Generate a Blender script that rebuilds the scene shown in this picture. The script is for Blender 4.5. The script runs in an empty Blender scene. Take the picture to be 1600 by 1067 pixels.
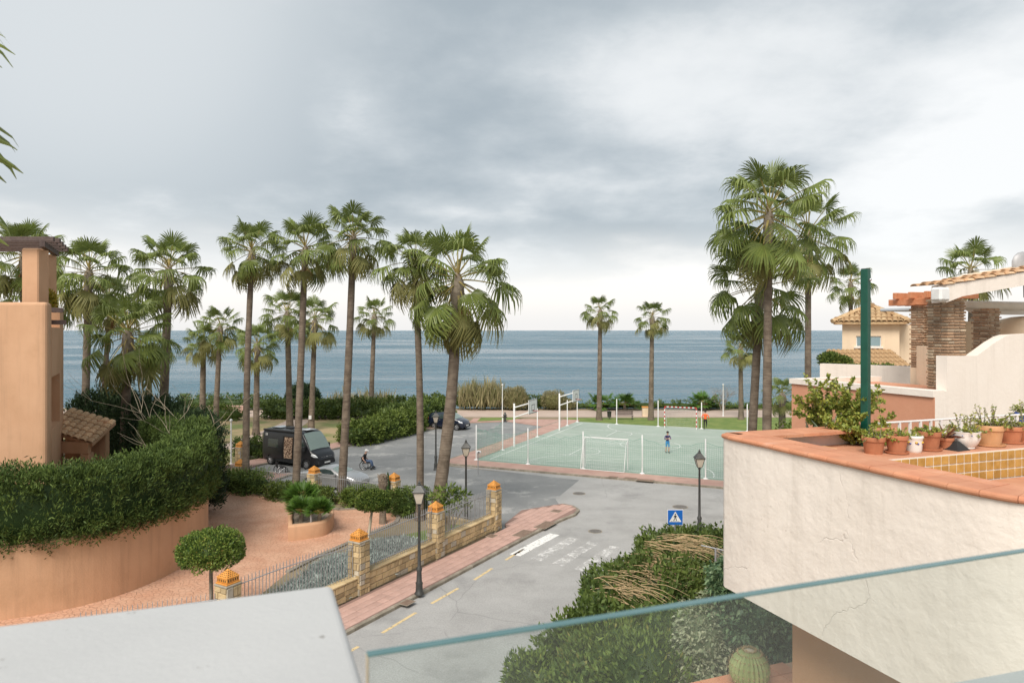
import bpy, bmesh, math, random
import numpy as np
from mathutils import Vector, Matrix
R = math.radians
PI = math.pi
scene = bpy.context.scene
COL = scene.collection

# ------------------------------------------------------------------ camera
EYE = 9.5          # metres above the street
F = 1100.0         # focal length in photo pixels (photo 1600 wide)
HZ = 516.0         # horizon row
cam_d = bpy.data.cameras.new('camera')
cam = bpy.data.objects.new('camera', cam_d)
COL.objects.link(cam)
cam.location = (0, 0, EYE)
cam.rotation_euler = (R(90), 0, 0)
cam_d.sensor_width = 36
cam_d.lens = 36 * F / 1600
cam_d.shift_y = -17.5 / 1600
cam_d.clip_start = 0.05
cam_d.clip_end = 60000
cam_d.dof.use_dof = True
cam_d.dof.focus_distance = 38
cam_d.dof.aperture_fstop = 4.0
scene.camera = cam

# ------------------------------------------------------------------ sky and sun
SUN_AZ, SUN_EL = -160.0, 48.0      # degrees from the view direction (behind us, to the left), above the horizon
sd = Vector((math.sin(R(SUN_AZ)) * math.cos(R(SUN_EL)), math.cos(R(SUN_AZ)) * math.cos(R(SUN_EL)), math.sin(R(SUN_EL))))
world = bpy.data.worlds.new('World')
scene.world = world
world.use_nodes = True
nt = world.node_tree
nt.nodes.clear()
def N(tree, typ, **kw):
    n = tree.nodes.new(typ)
    for k, v in kw.items():
        if k.startswith('i_'):
            n.inputs[k[2:].replace('_', ' ')].default_value = v
        else:
            setattr(n, k, v)
    return n
def L(tree, a, b):
    tree.links.new(a, b)
def mth(tree, op, a, b=None, c=None, clamp=False):
    n = tree.nodes.new('ShaderNodeMath'); n.operation = op; n.use_clamp = clamp
    for i, v in enumerate((a, b, c)):
        if v is None: continue
        if isinstance(v, (int, float)): n.inputs[i].default_value = v
        else: tree.links.new(v, n.inputs[i])
    return n.outputs[0]
def smooth(tree, v, lo, hi):
    n = tree.nodes.new('ShaderNodeMapRange'); n.interpolation_type = 'SMOOTHSTEP'
    n.inputs['From Min'].default_value = lo; n.inputs['From Max'].default_value = hi
    tree.links.new(v, n.inputs['Value'])
    return n.outputs[0]
def ramp(tree, fac, stops):
    n = tree.nodes.new('ShaderNodeValToRGB')
    cr = n.color_ramp
    while len(cr.elements) < len(stops): cr.elements.new(0.5)
    for e, (p, c) in zip(cr.elements, stops):
        e.position = p; e.color = (c[0], c[1], c[2], 1)
    tree.links.new(fac, n.inputs[0])
    return n.outputs[0]
def mixc(tree, fac, a, b, mode='MIX'):
    n = tree.nodes.new('ShaderNodeMix'); n.data_type = 'RGBA'; n.blend_type = mode
    for s, v in ((n.inputs[0], fac), (n.inputs[6], a), (n.inputs[7], b)):
        if isinstance(v, (int, float)): s.default_value = v
        elif isinstance(v, tuple): s.default_value = (v[0], v[1], v[2], 1)
        else: tree.links.new(v, s)
    return n.outputs[2]

sky = N(nt, 'ShaderNodeTexSky', sky_type='NISHITA', sun_disc=False)
sky.sun_elevation = R(SUN_EL); sky.sun_rotation = R(SUN_AZ)
sky.air_density = 1.0; sky.dust_density = 2.0; sky.ozone_density = 1.0
tc = N(nt, 'ShaderNodeTexCoord')
sep = N(nt, 'ShaderNodeSeparateXYZ'); L(nt, tc.outputs['Generated'], sep.inputs[0])
zc = mth(nt, 'MAXIMUM', sep.outputs['Z'], 0.0)
den = mth(nt, 'ADD', zc, 0.22)
px = mth(nt, 'DIVIDE', sep.outputs['X'], den)
py = mth(nt, 'DIVIDE', sep.outputs['Y'], den)
cmb = N(nt, 'ShaderNodeCombineXYZ'); L(nt, px, cmb.inputs[0]); L(nt, py, cmb.inputs[1])
n1 = N(nt, 'ShaderNodeTexNoise', i_Scale=0.50, i_Detail=4.0, i_Roughness=0.45, i_Distortion=0.3)
mp = N(nt, 'ShaderNodeMapping'); mp.inputs['Location'].default_value = (3.1, 1.4, 0.0)
L(nt, cmb.outputs[0], mp.inputs[0]); L(nt, mp.outputs[0], n1.inputs['Vector'])
n2 = N(nt, 'ShaderNodeTexNoise', i_Scale=2.1, i_Detail=7.0, i_Roughness=0.58)
L(nt, mp.outputs[0], n2.inputs['Vector'])
nn = mth(nt, 'ADD', mth(nt, 'MULTIPLY', n1.outputs[0], 0.74), mth(nt, 'MULTIPLY', n2.outputs[0], 0.26))
# thick cloud base (dark) against thin cloud (bright), brighter in two lobes set by direction and in the clear gap over the sea
vd = N(nt, 'ShaderNodeVectorMath', operation='DOT_PRODUCT'); L(nt, tc.outputs['Generated'], vd.inputs[0]); vd.inputs[1].default_value = Vector((-.50, .76, .42)).normalized()     # thin bright cloud up on the left
bright_lobe = smooth(nt, vd.outputs['Value'], 0.90, 1.0)
vd2 = N(nt, 'ShaderNodeVectorMath', operation='DOT_PRODUCT'); L(nt, tc.outputs['Generated'], vd2.inputs[0]); vd2.inputs[1].default_value = Vector((.58, .80, .13)).normalized()
bright_lobe = mth(nt, 'ADD', mth(nt, 'MULTIPLY', bright_lobe, 1.0), mth(nt, 'MULTIPLY', smooth(nt, vd2.outputs['Value'], 0.965, 1.0), 0.42))
edge = mth(nt, 'ADD', sep.outputs['Z'], mth(nt, 'MULTIPLY', mth(nt, 'SUBTRACT', nn, 0.5), 0.34))
deck = smooth(nt, edge, 0.055, 0.15)
thin = smooth(nt, nn, 0.42, 0.62)
thin = mth(nt, 'ADD', mth(nt, 'MULTIPLY', thin, 0.85), mth(nt, 'MULTIPLY', bright_lobe, 0.62), clamp=True)
deckcol = ramp(nt, thin, [(0.0, (3.35, 3.85, 4.2)), (0.45, (4.9, 5.3, 5.55)), (1.0, (7.9, 8.0, 8.0))])
gapcol = ramp(nt, smooth(nt, sep.outputs['Z'], 0.0, 0.09), [(0.0, (7.6, 7.5, 7.4)), (0.5, (8.6, 8.3, 7.95)), (1.0, (8.4, 8.3, 8.1))])
cloud = mixc(nt, deck, gapcol, deckcol)
skyc = mixc(nt, 0.93, sky.outputs[0], cloud)
bg = N(nt, 'ShaderNodeBackground'); bg.inputs['Strength'].default_value = 0.0505
L(nt, skyc, bg.inputs[0])
wo = N(nt, 'ShaderNodeOutputWorld'); L(nt, bg.outputs[0], wo.inputs[0])

sun_d = bpy.data.lights.new('sun', 'SUN')
sun_d.energy = 1.5; sun_d.angle = R(30); sun_d.color = (1.0, 0.93, 0.84)
sun = bpy.data.objects.new('sun', sun_d); COL.objects.link(sun)
sun.location = (0, 0, 60)
sun.rotation_euler = (-sd).to_track_quat('-Z', 'Y').to_euler()

vs = scene.view_settings
vs.view_transform = 'Standard'; vs.look = 'None'; vs.gamma = 1.0; vs.exposure = 1.34
vs.use_curve_mapping = False

# ------------------------------------------------------------------ helpers
def P(x, y, z=0.0):
    k = (EYE - z) / (y - HZ)
    return Vector(((x - 800) * k, F * k, z))
def Q(x, y, D):
    return Vector(((x - 800) / F * D, D, EYE - (y - HZ) / F * D))

def W(o):
    m = o.matrix_basis.copy()
    if o.parent is not None:
        return W(o.parent) @ o.matrix_parent_inverse @ m
    return m
def tag(o, label=None, cat=None, group=None, kind=None):
    if label: o['label'] = label
    if cat: o['category'] = cat
    if group: o['group'] = group
    if kind: o['kind'] = kind
    return o
def adopt(o, parent, world=True):
    if parent is not None:
        o.parent = parent
        if world: o.matrix_parent_inverse = W(parent).inverted()
    return o
def thing(name, loc, label, cat, group=None, rz=0.0):
    o = bpy.data.objects.new(name, None)
    o.empty_display_size = 0.2
    COL.objects.link(o)
    o.location = loc; o.rotation_euler = (0, 0, rz)
    return tag(o, label, cat, group)
def link(name, me, parent=None, world=True):
    o = bpy.data.objects.new(name, me)
    COL.objects.link(o)
    return adopt(o, parent, world)
def copy_tree(o, parent=None):
    c = o.copy(); COL.objects.link(c)
    if parent is not None: c.parent = parent
    for ch in list(o.children): copy_tree(ch, c)
    return c

class MB:
    def __init__(s): s.v = []; s.f = []; s.m = []; s.s = []
    def add(s, vs, fs, m=0, sm=False, T=None):
        o = len(s.v)
        s.v += [tuple(T @ Vector(v)) if T is not None else tuple(v) for v in vs]
        for f in fs:
            s.f.append([i + o for i in f]); s.m.append(m); s.s.append(sm)
        return s
    def box(s, c, d, m=0, T=None, rz=0.0, bev=0.0):
        x, y, z = d[0] / 2, d[1] / 2, d[2] / 2
        M = Matrix.Translation(Vector(c)) @ Matrix.Rotation(rz, 4, 'Z')
        if T is not None: M = T @ M
        if bev > 0:
            b = min(bev, x * .9, y * .9, z * .9)
            vs = []
            for sx in (-1, 1):
                for sy in (-1, 1):
                    for sz in (-1, 1):
                        vs += [(sx * x, sy * (y - b), sz * (z - b)), (sx * (x - b), sy * y, sz * (z - b)), (sx * (x - b), sy * (y - b), sz * z)]
            bm = bmesh.new()
            for v in vs: bm.verts.new(v)
            r = bmesh.ops.convex_hull(bm, input=bm.verts)
            bmesh.ops.dissolve_limit(bm, angle_limit=0.02, verts=bm.verts, edges=bm.edges)
            bm.verts.index_update()
            s.add([v.co for v in bm.verts], [[v.index for v in f.verts] for f in bm.faces], m, False, M)
            bm.free()
            return s
        vs = [(-x, -y, -z), (x, -y, -z), (x, y, -z), (-x, y, -z), (-x, -y, z), (x, -y, z), (x, y, z), (-x, y, z)]
        return s.add(vs, [(0, 3, 2, 1), (4, 5, 6, 7), (0, 1, 5, 4), (1, 2, 6, 5), (2, 3, 7, 6), (3, 0, 4, 7)], m, False, M)
    def prism(s, poly, z0, z1, m=0, T=None, top_m=None):
        n = len(poly)
        a = sum(poly[i][0] * poly[(i + 1) % n][1] - poly[(i + 1) % n][0] * poly[i][1] for i in range(n))
        pl = list(poly) if a > 0 else list(poly)[::-1]
        vs = [(p[0], p[1], z0) for p in pl] + [(p[0], p[1], z1) for p in pl]
        s.add(vs, [[(i), (i + 1) % n, (i + 1) % n + n, i + n] for i in range(n)] + [list(range(n))[::-1]], m, False, T)
        o = len(s.v) - 2 * n
        s.f.append([o + n + i for i in range(n)]); s.m.append(m if top_m is None else top_m); s.s.append(False)
        return s
    def tube(s, pts, rad, n=8, m=0, cap=True, T=None, sm=True):
        pts = [Vector(p) for p in pts]
        if isinstance(rad, (int, float)): rad = [rad] * len(pts)
        vs = []; up = None
        for i, p in enumerate(pts):
            d = (pts[min(i + 1, len(pts) - 1)] - pts[max(i - 1, 0)]).normalized()
            if up is None:
                up = Vector((0, 0, 1)) if abs(d.z) < .9 else Vector((1, 0, 0))
            a = d.cross(up).normalized(); b = d.cross(a).normalized()
            up = -b if False else up
            for k in range(n):
                t = 2 * PI * k / n
                vs.append(p + (a * math.cos(t) + b * math.sin(t)) * rad[i])
        fs = []
        for i in range(len(pts) - 1):
            for k in range(n):
                fs.append((i * n + k, i * n + (k + 1) % n, (i + 1) * n + (k + 1) % n, (i + 1) * n + k))
        s.add(vs, fs, m, sm, T)
        if cap:
            o = len(s.v) - len(vs)
            s.f.append([o + k for k in range(n)][::-1]); s.m.append(m); s.s.append(False)
            s.f.append([o + (len(pts) - 1) * n + k for k in range(n)]); s.m.append(m); s.s.append(False)
        return s
    def lathe(s, prof, n=16, c=(0, 0, 0), m=0, T=None, sm=True, ms=None):
        vs = []
        for (r, z) in prof:
            for k in range(n):
                t = 2 * PI * k / n
                vs.append((c[0] + r * math.cos(t), c[1] + r * math.sin(t), c[2] + z))
        o = len(s.v)
        s.add(vs, [], m, sm, T)
        for i in range(len(prof) - 1):
            for k in range(n):
                s.f.append([o + i * n + k, o + i * n + (k + 1) % n, o + (i + 1) * n + (k + 1) % n, o + (i + 1) * n + k])
                s.m.append(ms[i] if ms else m); s.s.append(sm)
        s.f.append([o + k for k in range(n)][::-1]); s.m.append(ms[0] if ms else m); s.s.append(False)
        s.f.append([o + (len(prof) - 1) * n + k for k in range(n)]); s.m.append(ms[-1] if ms else m); s.s.append(False)
        return s
    def ball(s, c, r, n=12, m=0, T=None):
        if isinstance(r, (int, float)): r = (r, r, r)
        k = max(4, n // 2)
        vs = []; 
        for i in range(1, k):
            a = PI * i / k
            for j in range(n):
                b = 2 * PI * j / n
                vs.append((c[0] + r[0] * math.sin(a) * math.cos(b), c[1] + r[1] * math.sin(a) * math.sin(b), c[2] + r[2] * math.cos(a)))
        t = len(vs); vs += [(c[0], c[1], c[2] + r[2]), (c[0], c[1], c[2] - r[2])]
        fs = []
        for i in range(k - 2):
            for j in range(n):
                fs.append((i * n + j, (i + 1) * n + j, (i + 1) * n + (j + 1) % n, i * n + (j + 1) % n))
        for j in range(n):
            fs.append((t, j, (j + 1) % n)); fs.append((t + 1, (k - 2) * n + (j + 1) % n, (k - 2) * n + j))
        return s.add(vs, fs, m, True, T)
    def mesh(s, name, mats):
        me = bpy.data.meshes.new(name)
        me.from_pydata(s.v, [], s.f)
        for mm in (mats if isinstance(mats, (list, tuple)) else [mats]): me.materials.append(mm)
        me.polygons.foreach_set('material_index', s.m)
        me.polygons.foreach_set('use_smooth', s.s)
        me.update()
        if any(s.s): me.set_sharp_from_angle(angle=R(48))
        return me
    def build(s, name, mats, parent=None, world=True):
        return link(name, s.mesh(name, mats), parent, world)

# ------------------------------------------------------------------ materials
MATS = {}
def mat(name, c1, c2=None, rough=0.8, scale=3.0, bump=0.0, bscale=None, metal=0.0, spec=0.5, detail=6.0, coat=0.0, stops=(0.35, 0.65), obj_var=0.0, dirt=None, coords='Object', streak=None, crack=None, grit=0.0):
    m = bpy.data.materials.new(name); m.use_nodes = True
    t = m.node_tree; p = t.nodes['Principled BSDF']
    p.inputs['Roughness'].default_value = rough; p.inputs['Metallic'].default_value = metal
    p.inputs['Specular IOR Level'].default_value = spec; p.inputs['Coat Weight'].default_value = coat
    tcn = N(t, 'ShaderNodeTexCoord'); co = tcn.outputs[coords]
    if c2 is not None:
        nz = N(t, 'ShaderNodeTexNoise', i_Scale=scale, i_Detail=detail, i_Roughness=0.6)
        L(t, co, nz.inputs['Vector'])
        col = ramp(t, nz.outputs[0], [(stops[0], c1), (stops[1], c2)])
    else:
        rgb = N(t, 'ShaderNodeRGB'); rgb.outputs[0].default_value = (c1[0], c1[1], c1[2], 1); col = rgb.outputs[0]
    if dirt is not None:                      # (colour, scale, lo, hi): weather stains with a shape of their own
        nz2 = N(t, 'ShaderNodeTexNoise', i_Scale=dirt[1], i_Detail=8.0, i_Roughness=0.65)
        L(t, co, nz2.inputs['Vector'])
        col = mixc(t, mth(t, 'MULTIPLY', smooth(t, nz2.outputs[0], dirt[2], dirt[3]), dirt[4] if len(dirt) > 4 else 1.0), col, dirt[0])
    if streak is not None:                    # (colour, amount): rain streaks running down a wall
        mps = N(t, 'ShaderNodeMapping'); mps.inputs['Scale'].default_value = (2.2, 2.2, 0.16); L(t, co, mps.inputs[0])
        nz3 = N(t, 'ShaderNodeTexNoise', i_Scale=1.6, i_Detail=6.0, i_Roughness=0.65); L(t, mps.outputs[0], nz3.inputs['Vector'])
        col = mixc(t, mth(t, 'MULTIPLY', smooth(t, nz3.outputs[0], 0.48, 0.72), streak[1]), col, streak[0])
    if grit > 0:                              # stone chips showing in worn asphalt
        nz4 = N(t, 'ShaderNodeTexNoise', i_Scale=22.0, i_Detail=3.0, i_Roughness=0.8); L(t, co, nz4.inputs['Vector'])
        g1 = ramp(t, nz4.outputs[0], [(0.35, (1 - grit,) * 3), (0.65, (1 + grit * .8,) * 3)])
        col = mixc(t, 1.0, col, g1, 'MULTIPLY')
    if crack is not None:                     # (colour, scale, width): wandering cracks and tar seams
        nz5 = N(t, 'ShaderNodeTexNoise', i_Scale=0.9, i_Detail=4.0); L(t, co, nz5.inputs['Vector'])
        mv = N(t, 'ShaderNodeMix'); mv.data_type = 'VECTOR'; mv.inputs[0].default_value = 0.22; L(t, co, mv.inputs[4]); L(t, nz5.outputs['Color'], mv.inputs[5])
        vo_ = N(t, 'ShaderNodeTexVoronoi', feature='DISTANCE_TO_EDGE', i_Scale=crack[1]); L(t, mv.outputs[1], vo_.inputs['Vector'])
        nz6 = N(t, 'ShaderNodeTexNoise', i_Scale=0.28, i_Detail=3.0); L(t, co, nz6.inputs['Vector'])
        ck = mth(t, 'MULTIPLY', mth(t, 'SUBTRACT', 1.0, smooth(t, vo_.outputs[0], 0.0, crack[2])), smooth(t, nz6.outputs[0], 0.47, 0.55))
        col = mixc(t, mth(t, 'MULTIPLY', ck, 0.3), col, crack[0])
    if obj_var > 0:
        oi = N(t, 'ShaderNodeObjectInfo')
        hs = N(t, 'ShaderNodeHueSaturation')
        mr = N(t, 'ShaderNodeMapRange'); mr.inputs['To Min'].default_value = 1 - obj_var; mr.inputs['To Max'].default_value = 1 + obj_var
        L(t, oi.outputs['Random'], mr.inputs['Value']); L(t, mr.outputs[0], hs.inputs['Value']); L(t, col, hs.inputs['Color'])
        col = hs.outputs[0]
    L(t, col, p.inputs['Base Color'])
    if bump > 0:
        nb = N(t, 'ShaderNodeTexNoise', i_Scale=bscale or scale * 8, i_Detail=5.0, i_Roughness=0.6)
        L(t, co, nb.inputs['Vector'])
        b = N(t, 'ShaderNodeBump'); b.inputs['Strength'].default_value = bump; b.inputs['Distance'].default_value = 0.02
        L(t, nb.outputs[0], b.inputs['Height']); L(t, b.outputs[0], p.inputs['Normal'])
    MATS[name] = m
    return m
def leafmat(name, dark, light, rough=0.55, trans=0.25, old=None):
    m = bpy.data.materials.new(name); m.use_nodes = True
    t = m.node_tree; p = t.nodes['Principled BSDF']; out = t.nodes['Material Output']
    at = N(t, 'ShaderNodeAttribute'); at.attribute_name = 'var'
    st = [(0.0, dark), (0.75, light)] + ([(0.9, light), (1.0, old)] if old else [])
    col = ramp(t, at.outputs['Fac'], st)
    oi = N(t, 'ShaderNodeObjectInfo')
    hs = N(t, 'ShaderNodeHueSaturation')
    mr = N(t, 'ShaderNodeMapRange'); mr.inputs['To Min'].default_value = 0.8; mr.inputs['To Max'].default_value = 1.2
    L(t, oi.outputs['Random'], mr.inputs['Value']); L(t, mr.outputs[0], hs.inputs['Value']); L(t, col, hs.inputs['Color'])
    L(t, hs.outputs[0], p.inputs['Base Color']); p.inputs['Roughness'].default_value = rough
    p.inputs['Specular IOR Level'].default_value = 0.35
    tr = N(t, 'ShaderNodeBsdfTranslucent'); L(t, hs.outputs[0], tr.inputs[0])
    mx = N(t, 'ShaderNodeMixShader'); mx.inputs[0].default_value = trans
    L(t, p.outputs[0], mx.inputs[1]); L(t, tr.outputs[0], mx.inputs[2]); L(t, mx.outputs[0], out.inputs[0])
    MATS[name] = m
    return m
def wornpaint(name, c, lo, hi, scale=6.0):
    m = bpy.data.materials.new(name); m.use_nodes = True
    t = m.node_tree; p = t.nodes['Principled BSDF']; out = t.nodes['Material Output']
    p.inputs['Base Color'].default_value = (*c, 1); p.inputs['Roughness'].default_value = 0.75
    tcn = N(t, 'ShaderNodeTexCoord')
    nz = N(t, 'ShaderNodeTexNoise', i_Scale=scale, i_Detail=8.0, i_Roughness=0.7); L(t, tcn.outputs['Object'], nz.inputs['Vector'])
    f = smooth(t, nz.outputs[0], lo, hi)
    tr = N(t, 'ShaderNodeBsdfTransparent')
    mx = N(t, 'ShaderNodeMixShader'); L(t, f, mx.inputs[0]); L(t, tr.outputs[0], mx.inputs[1]); L(t, p.outputs[0], mx.inputs[2])
    L(t, mx.outputs[0], out.inputs[0])
    MATS[name] = m
    return m

mat('soil', (0.30, 0.23, 0.15), (0.20, 0.17, 0.10), 0.95, 0.6, 0.5, 12)
mat('dry_grass', (0.36, 0.27, 0.15), (0.16, 0.19, 0.06), 0.95, 0.25, 0.6, 25, stops=(0.45, 0.62))
mat('lawn', (0.10, 0.17, 0.03), (0.20, 0.24, 0.06), 0.95, 0.9, 0.8, 30)
mat('asphalt_road', (0.34, 0.333, 0.322), (0.41, 0.402, 0.39), 0.9, 0.5, 0.35, 90, dirt=((0.24, 0.235, 0.23), 0.35, 0.5, 0.72, 0.7), crack=((0.12, 0.12, 0.12), 0.22, 0.0045), grit=0.16)
mat('asphalt_lot', (0.20, 0.205, 0.205), (0.27, 0.272, 0.268), 0.9, 0.35, 0.35, 80, dirt=((0.46, 0.45, 0.43), 0.42, 0.53, 0.66, 0.7), crack=((0.09, 0.09, 0.09), 0.3, 0.006), grit=0.2)
mat('pink_tile', (0.46, 0.285, 0.235), (0.54, 0.355, 0.295), 0.85, 2.0, 0.25, 40, obj_var=0.10, dirt=((0.27, 0.18, 0.15), 1.3, 0.55, 0.75, 0.5))
mat('pink_joint', (0.23, 0.15, 0.125), (0.30, 0.19, 0.155), 0.95, 3.0, 0.2)
mat('pink_pave', (0.40, 0.24, 0.20), (0.50, 0.33, 0.27), 0.9, 0.8, 0.25, 20, dirt=((0.27, 0.19, 0.16), 0.6, 0.55, 0.75, 0.5))
mat('promenade', (0.44, 0.34, 0.28), (0.52, 0.41, 0.34), 0.9, 0.6, 0.2)
mat('kerb', (0.20, 0.17, 0.13), (0.33, 0.29, 0.23), 0.9, 4.0, 0.4, 30, obj_var=0.12)
mat('drive', (0.56, 0.30, 0.19), (0.66, 0.40, 0.27), 0.85, 0.9, 0.0)
t = MATS['drive'].node_tree
vo = N(t, 'ShaderNodeTexVoronoi', feature='DISTANCE_TO_EDGE', i_Scale=5.5)
tcx = N(t, 'ShaderNodeTexCoord'); L(t, tcx.outputs['Object'], vo.inputs['Vector'])
b = N(t, 'ShaderNodeBump'); b.inputs['Strength'].default_value = 0.8; b.inputs['Distance'].default_value = 0.02
L(t, smooth(t, vo.outputs[0], 0.0, 0.09), b.inputs['Height'])
srcd = t.nodes['Principled BSDF'].inputs['Base Color'].links[0].from_socket
L(t, mixc(t, mth(t, 'MULTIPLY', mth(t, 'SUBTRACT', 1.0, smooth(t, vo.outputs[0], 0.0, 0.06)), 0.55), srcd, (0.36, 0.19, 0.12)), t.nodes['Principled BSDF'].inputs['Base Color']); L(t, b.outputs[0], t.nodes['Principled BSDF'].inputs['Normal'])
mat('court', (0.315, 0.38, 0.32), (0.37, 0.43, 0.37), 0.75, 0.35, 0.15, 40, dirt=((0.40, 0.45, 0.40), 0.5, 0.5, 0.72, 0.7), crack=((0.18, 0.25, 0.21), 0.16, 0.005), grit=0.08)
mat('white_paint', (0.78, 0.78, 0.76), (0.68, 0.68, 0.66), 0.6, 3.0)
wornpaint('court_line', (0.75, 0.77, 0.74), 0.30, 0.45, 3.0)
wornpaint('zebra_good', (0.80, 0.79, 0.76), 0.33, 0.48, 7.0)
wornpaint('zebra_worn', (0.70, 0.69, 0.67), 0.36, 0.66, 2.6)
wornpaint('yellow_line', (0.68, 0.52, 0.28), 0.34, 0.46, 6.0)
mat('stucco_orange', (0.56, 0.325, 0.19), (0.61, 0.365, 0.22), 0.9, 0.7, 0.3, 14, dirt=((0.46, 0.265, 0.145), 0.6, 0.5, 0.75, 0.7), streak=((0.42, 0.25, 0.15), 0.45))
mat('stucco_orange_shaded', (0.40, 0.225, 0.115), (0.46, 0.265, 0.14), 0.9, 0.7, 0.3, 14)  # darker copy of the orange stucco, shade under the terrace put into its colour
mat('stucco_salmon', (0.60, 0.28, 0.17), (0.65, 0.32, 0.20), 0.9, 0.9, 0.35, 12)
mat('stucco_white', (0.82, 0.735, 0.655), (0.86, 0.78, 0.705), 0.9, 0.6, 0.35, 9, dirt=((0.62, 0.55, 0.48), 2.2, 0.60, 0.80, 0.55), streak=((0.62, 0.55, 0.48), 0.4))
mat('stucco_cream', (0.74, 0.58, 0.41), (0.78, 0.62, 0.45), 0.9, 0.6, 0.3, 12, streak=((0.55, 0.43, 0.30), 0.35))
mat('white_parapet', (0.445, 0.448, 0.445), (0.49, 0.492, 0.487), 0.7, 1.5, 0.12, 60, dirt=((0.16, 0.14, 0.12), 9.0, 0.66, 0.69, 0.6))
mat('terracotta', (0.56, 0.23, 0.125), (0.64, 0.30, 0.17), 0.75, 3.0, 0.2, 40, obj_var=0.08, dirt=((0.70, 0.42, 0.30), 2.5, 0.58, 0.75, 0.6))
mat('terracotta_floor', (0.52, 0.24, 0.14), (0.60, 0.30, 0.18), 0.7, 3.0, 0.15, 40)
mat('pot_clay', (0.42, 0.155, 0.075), (0.50, 0.20, 0.10), 0.75, 6.0, 0.15, 40, obj_var=0.18)
mat('pot_tan', (0.56, 0.30, 0.14), (0.62, 0.35, 0.18), 0.75, 6.0, 0.1, 40)
mat('ceramic_white', (0.80, 0.78, 0.74), None, 0.25)
mat('ceramic_blue', (0.05, 0.09, 0.35), None, 0.25)
mat('ceramic_yellow', (0.65, 0.40, 0.05), None, 0.25)
mat('ceramic_ochre', (0.36, 0.20, 0.04), (0.52, 0.31, 0.085), 0.3, 5.0, 0.1, 20, obj_var=0.15)
mat('grout_white', (0.75, 0.70, 0.62), None, 0.9)
mat('stone_a', (0.42, 0.31, 0.16), (0.56, 0.43, 0.25), 0.9, 3.0, 0.6, 18, obj_var=0.28, dirt=((0.30, 0.27, 0.22), 3.0, 0.55, 0.75, 0.6))
mat('stone_b', (0.36, 0.32, 0.25), (0.50, 0.45, 0.36), 0.9, 3.0, 0.6, 18, obj_var=0.25)
mat('mortar', (0.30, 0.24, 0.16), (0.38, 0.31, 0.22), 0.95, 5.0, 0.3)
mat('brick_a', (0.31, 0.185, 0.11), (0.41, 0.27, 0.17), 0.9, 4.0, 0.5, 25, obj_var=0.3)
mat('brick_b', (0.42, 0.32, 0.22), (0.50, 0.39, 0.28), 0.9, 4.0, 0.5, 25, obj_var=0.25)
mat('brick_mortar', (0.42, 0.33, 0.24), (0.50, 0.40, 0.30), 0.95, 5.0, 0.3)
mat('cap_clay', (0.62, 0.25, 0.04), (0.70, 0.32, 0.07), 0.6, 5.0, 0.2, 30)
mat('roof_tile', (0.50, 0.28, 0.14), (0.68, 0.48, 0.30), 0.9, 6.0, 0.4, 30, obj_var=0.2, dirt=((0.30, 0.22, 0.14), 4.0, 0.55, 0.75, 0.7))
mat('roof_tile_ochre', (0.36, 0.21, 0.10), (0.62, 0.45, 0.26), 0.9, 3.0, 0.4, 30, dirt=((0.22, 0.15, 0.08), 2.5, 0.52, 0.7, 0.7))
mat('fence_iron', (0.33, 0.33, 0.34), (0.40, 0.40, 0.41), 0.55, 5.0, metal=0.3)
mat('lamp_iron', (0.06, 0.06, 0.058), (0.09, 0.09, 0.085), 0.5, 6.0, metal=0.4)
mat('lamp_glass', (0.52, 0.45, 0.36), (0.60, 0.53, 0.44), 0.35, 4.0)
mat('white_metal', (0.80, 0.80, 0.79), (0.70, 0.70, 0.69), 0.5, 4.0)
mat('red_paint', (0.52, 0.04, 0.035), None, 0.5)
mat('net_green', (0.10, 0.30, 0.22), None, 0.8)
mat('net_white', (0.72, 0.74, 0.72), None, 0.8)
mat('green_post', (0.004, 0.066, 0.042), (0.006, 0.08, 0.052), 0.4, 8.0)
mat('dark_wood', (0.075, 0.05, 0.045), (0.12, 0.085, 0.075), 0.7, 8.0, 0.3)
mat('orange_wood', (0.52, 0.20, 0.09), (0.62, 0.27, 0.14), 0.7, 8.0, 0.3)
mat('rubber', (0.018, 0.018, 0.018), None, 0.8)
mat('alloy', (0.55, 0.55, 0.56), None, 0.3, metal=0.9)
mat('black_paint', (0.010, 0.011, 0.013), (0.015, 0.016, 0.019), 0.3, 1.0, coat=0.2)
mat('blue_paint', (0.010, 0.014, 0.030), None, 0.2, coat=0.7)
mat('silver_paint', (0.46, 0.46, 0.46), None, 0.28, metal=0.6, coat=0.6)
mat('plastic_black', (0.02, 0.02, 0.021), None, 0.6)
mat('car_glass', (0.03, 0.045, 0.045), None, 0.05, spec=0.8, coat=0.5)
mat('windscreen', (0.20, 0.26, 0.23), None, 0.06, spec=0.8, coat=0.5)
mat('head_glass', (0.62, 0.64, 0.66), None, 0.1)
mat('tail_red', (0.35, 0.01, 0.01), None, 0.2)
mat('window_glass', (0.18, 0.27, 0.30), (0.26, 0.36, 0.39), 0.08, 1.5, spec=0.8)
mat('hole_shade', (0.02, 0.018, 0.015), None, 0.9)  # near-black, shade inside holes and the van doorway put into the colour
mat('patterned_cloth', (0.10, 0.05, 0.03), (0.50, 0.36, 0.25), 0.9, 11.0, stops=(0.47, 0.54))
mat('sign_blue', (0.015, 0.13, 0.48), None, 0.4)
mat('manhole', (0.13, 0.12, 0.11), (0.19, 0.175, 0.16), 0.7, 8.0, 0.4, 60)
mat('brown_cover', (0.20, 0.135, 0.10), (0.27, 0.19, 0.14), 0.8, 6.0, 0.4, 60)
mat('awning', (0.62, 0.56, 0.47), (0.68, 0.62, 0.53), 0.8, 3.0)
mat('grey_awning', (0.48, 0.52, 0.55), None, 0.8)
mat('skin', (0.52, 0.31, 0.22), None, 0.6)
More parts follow.
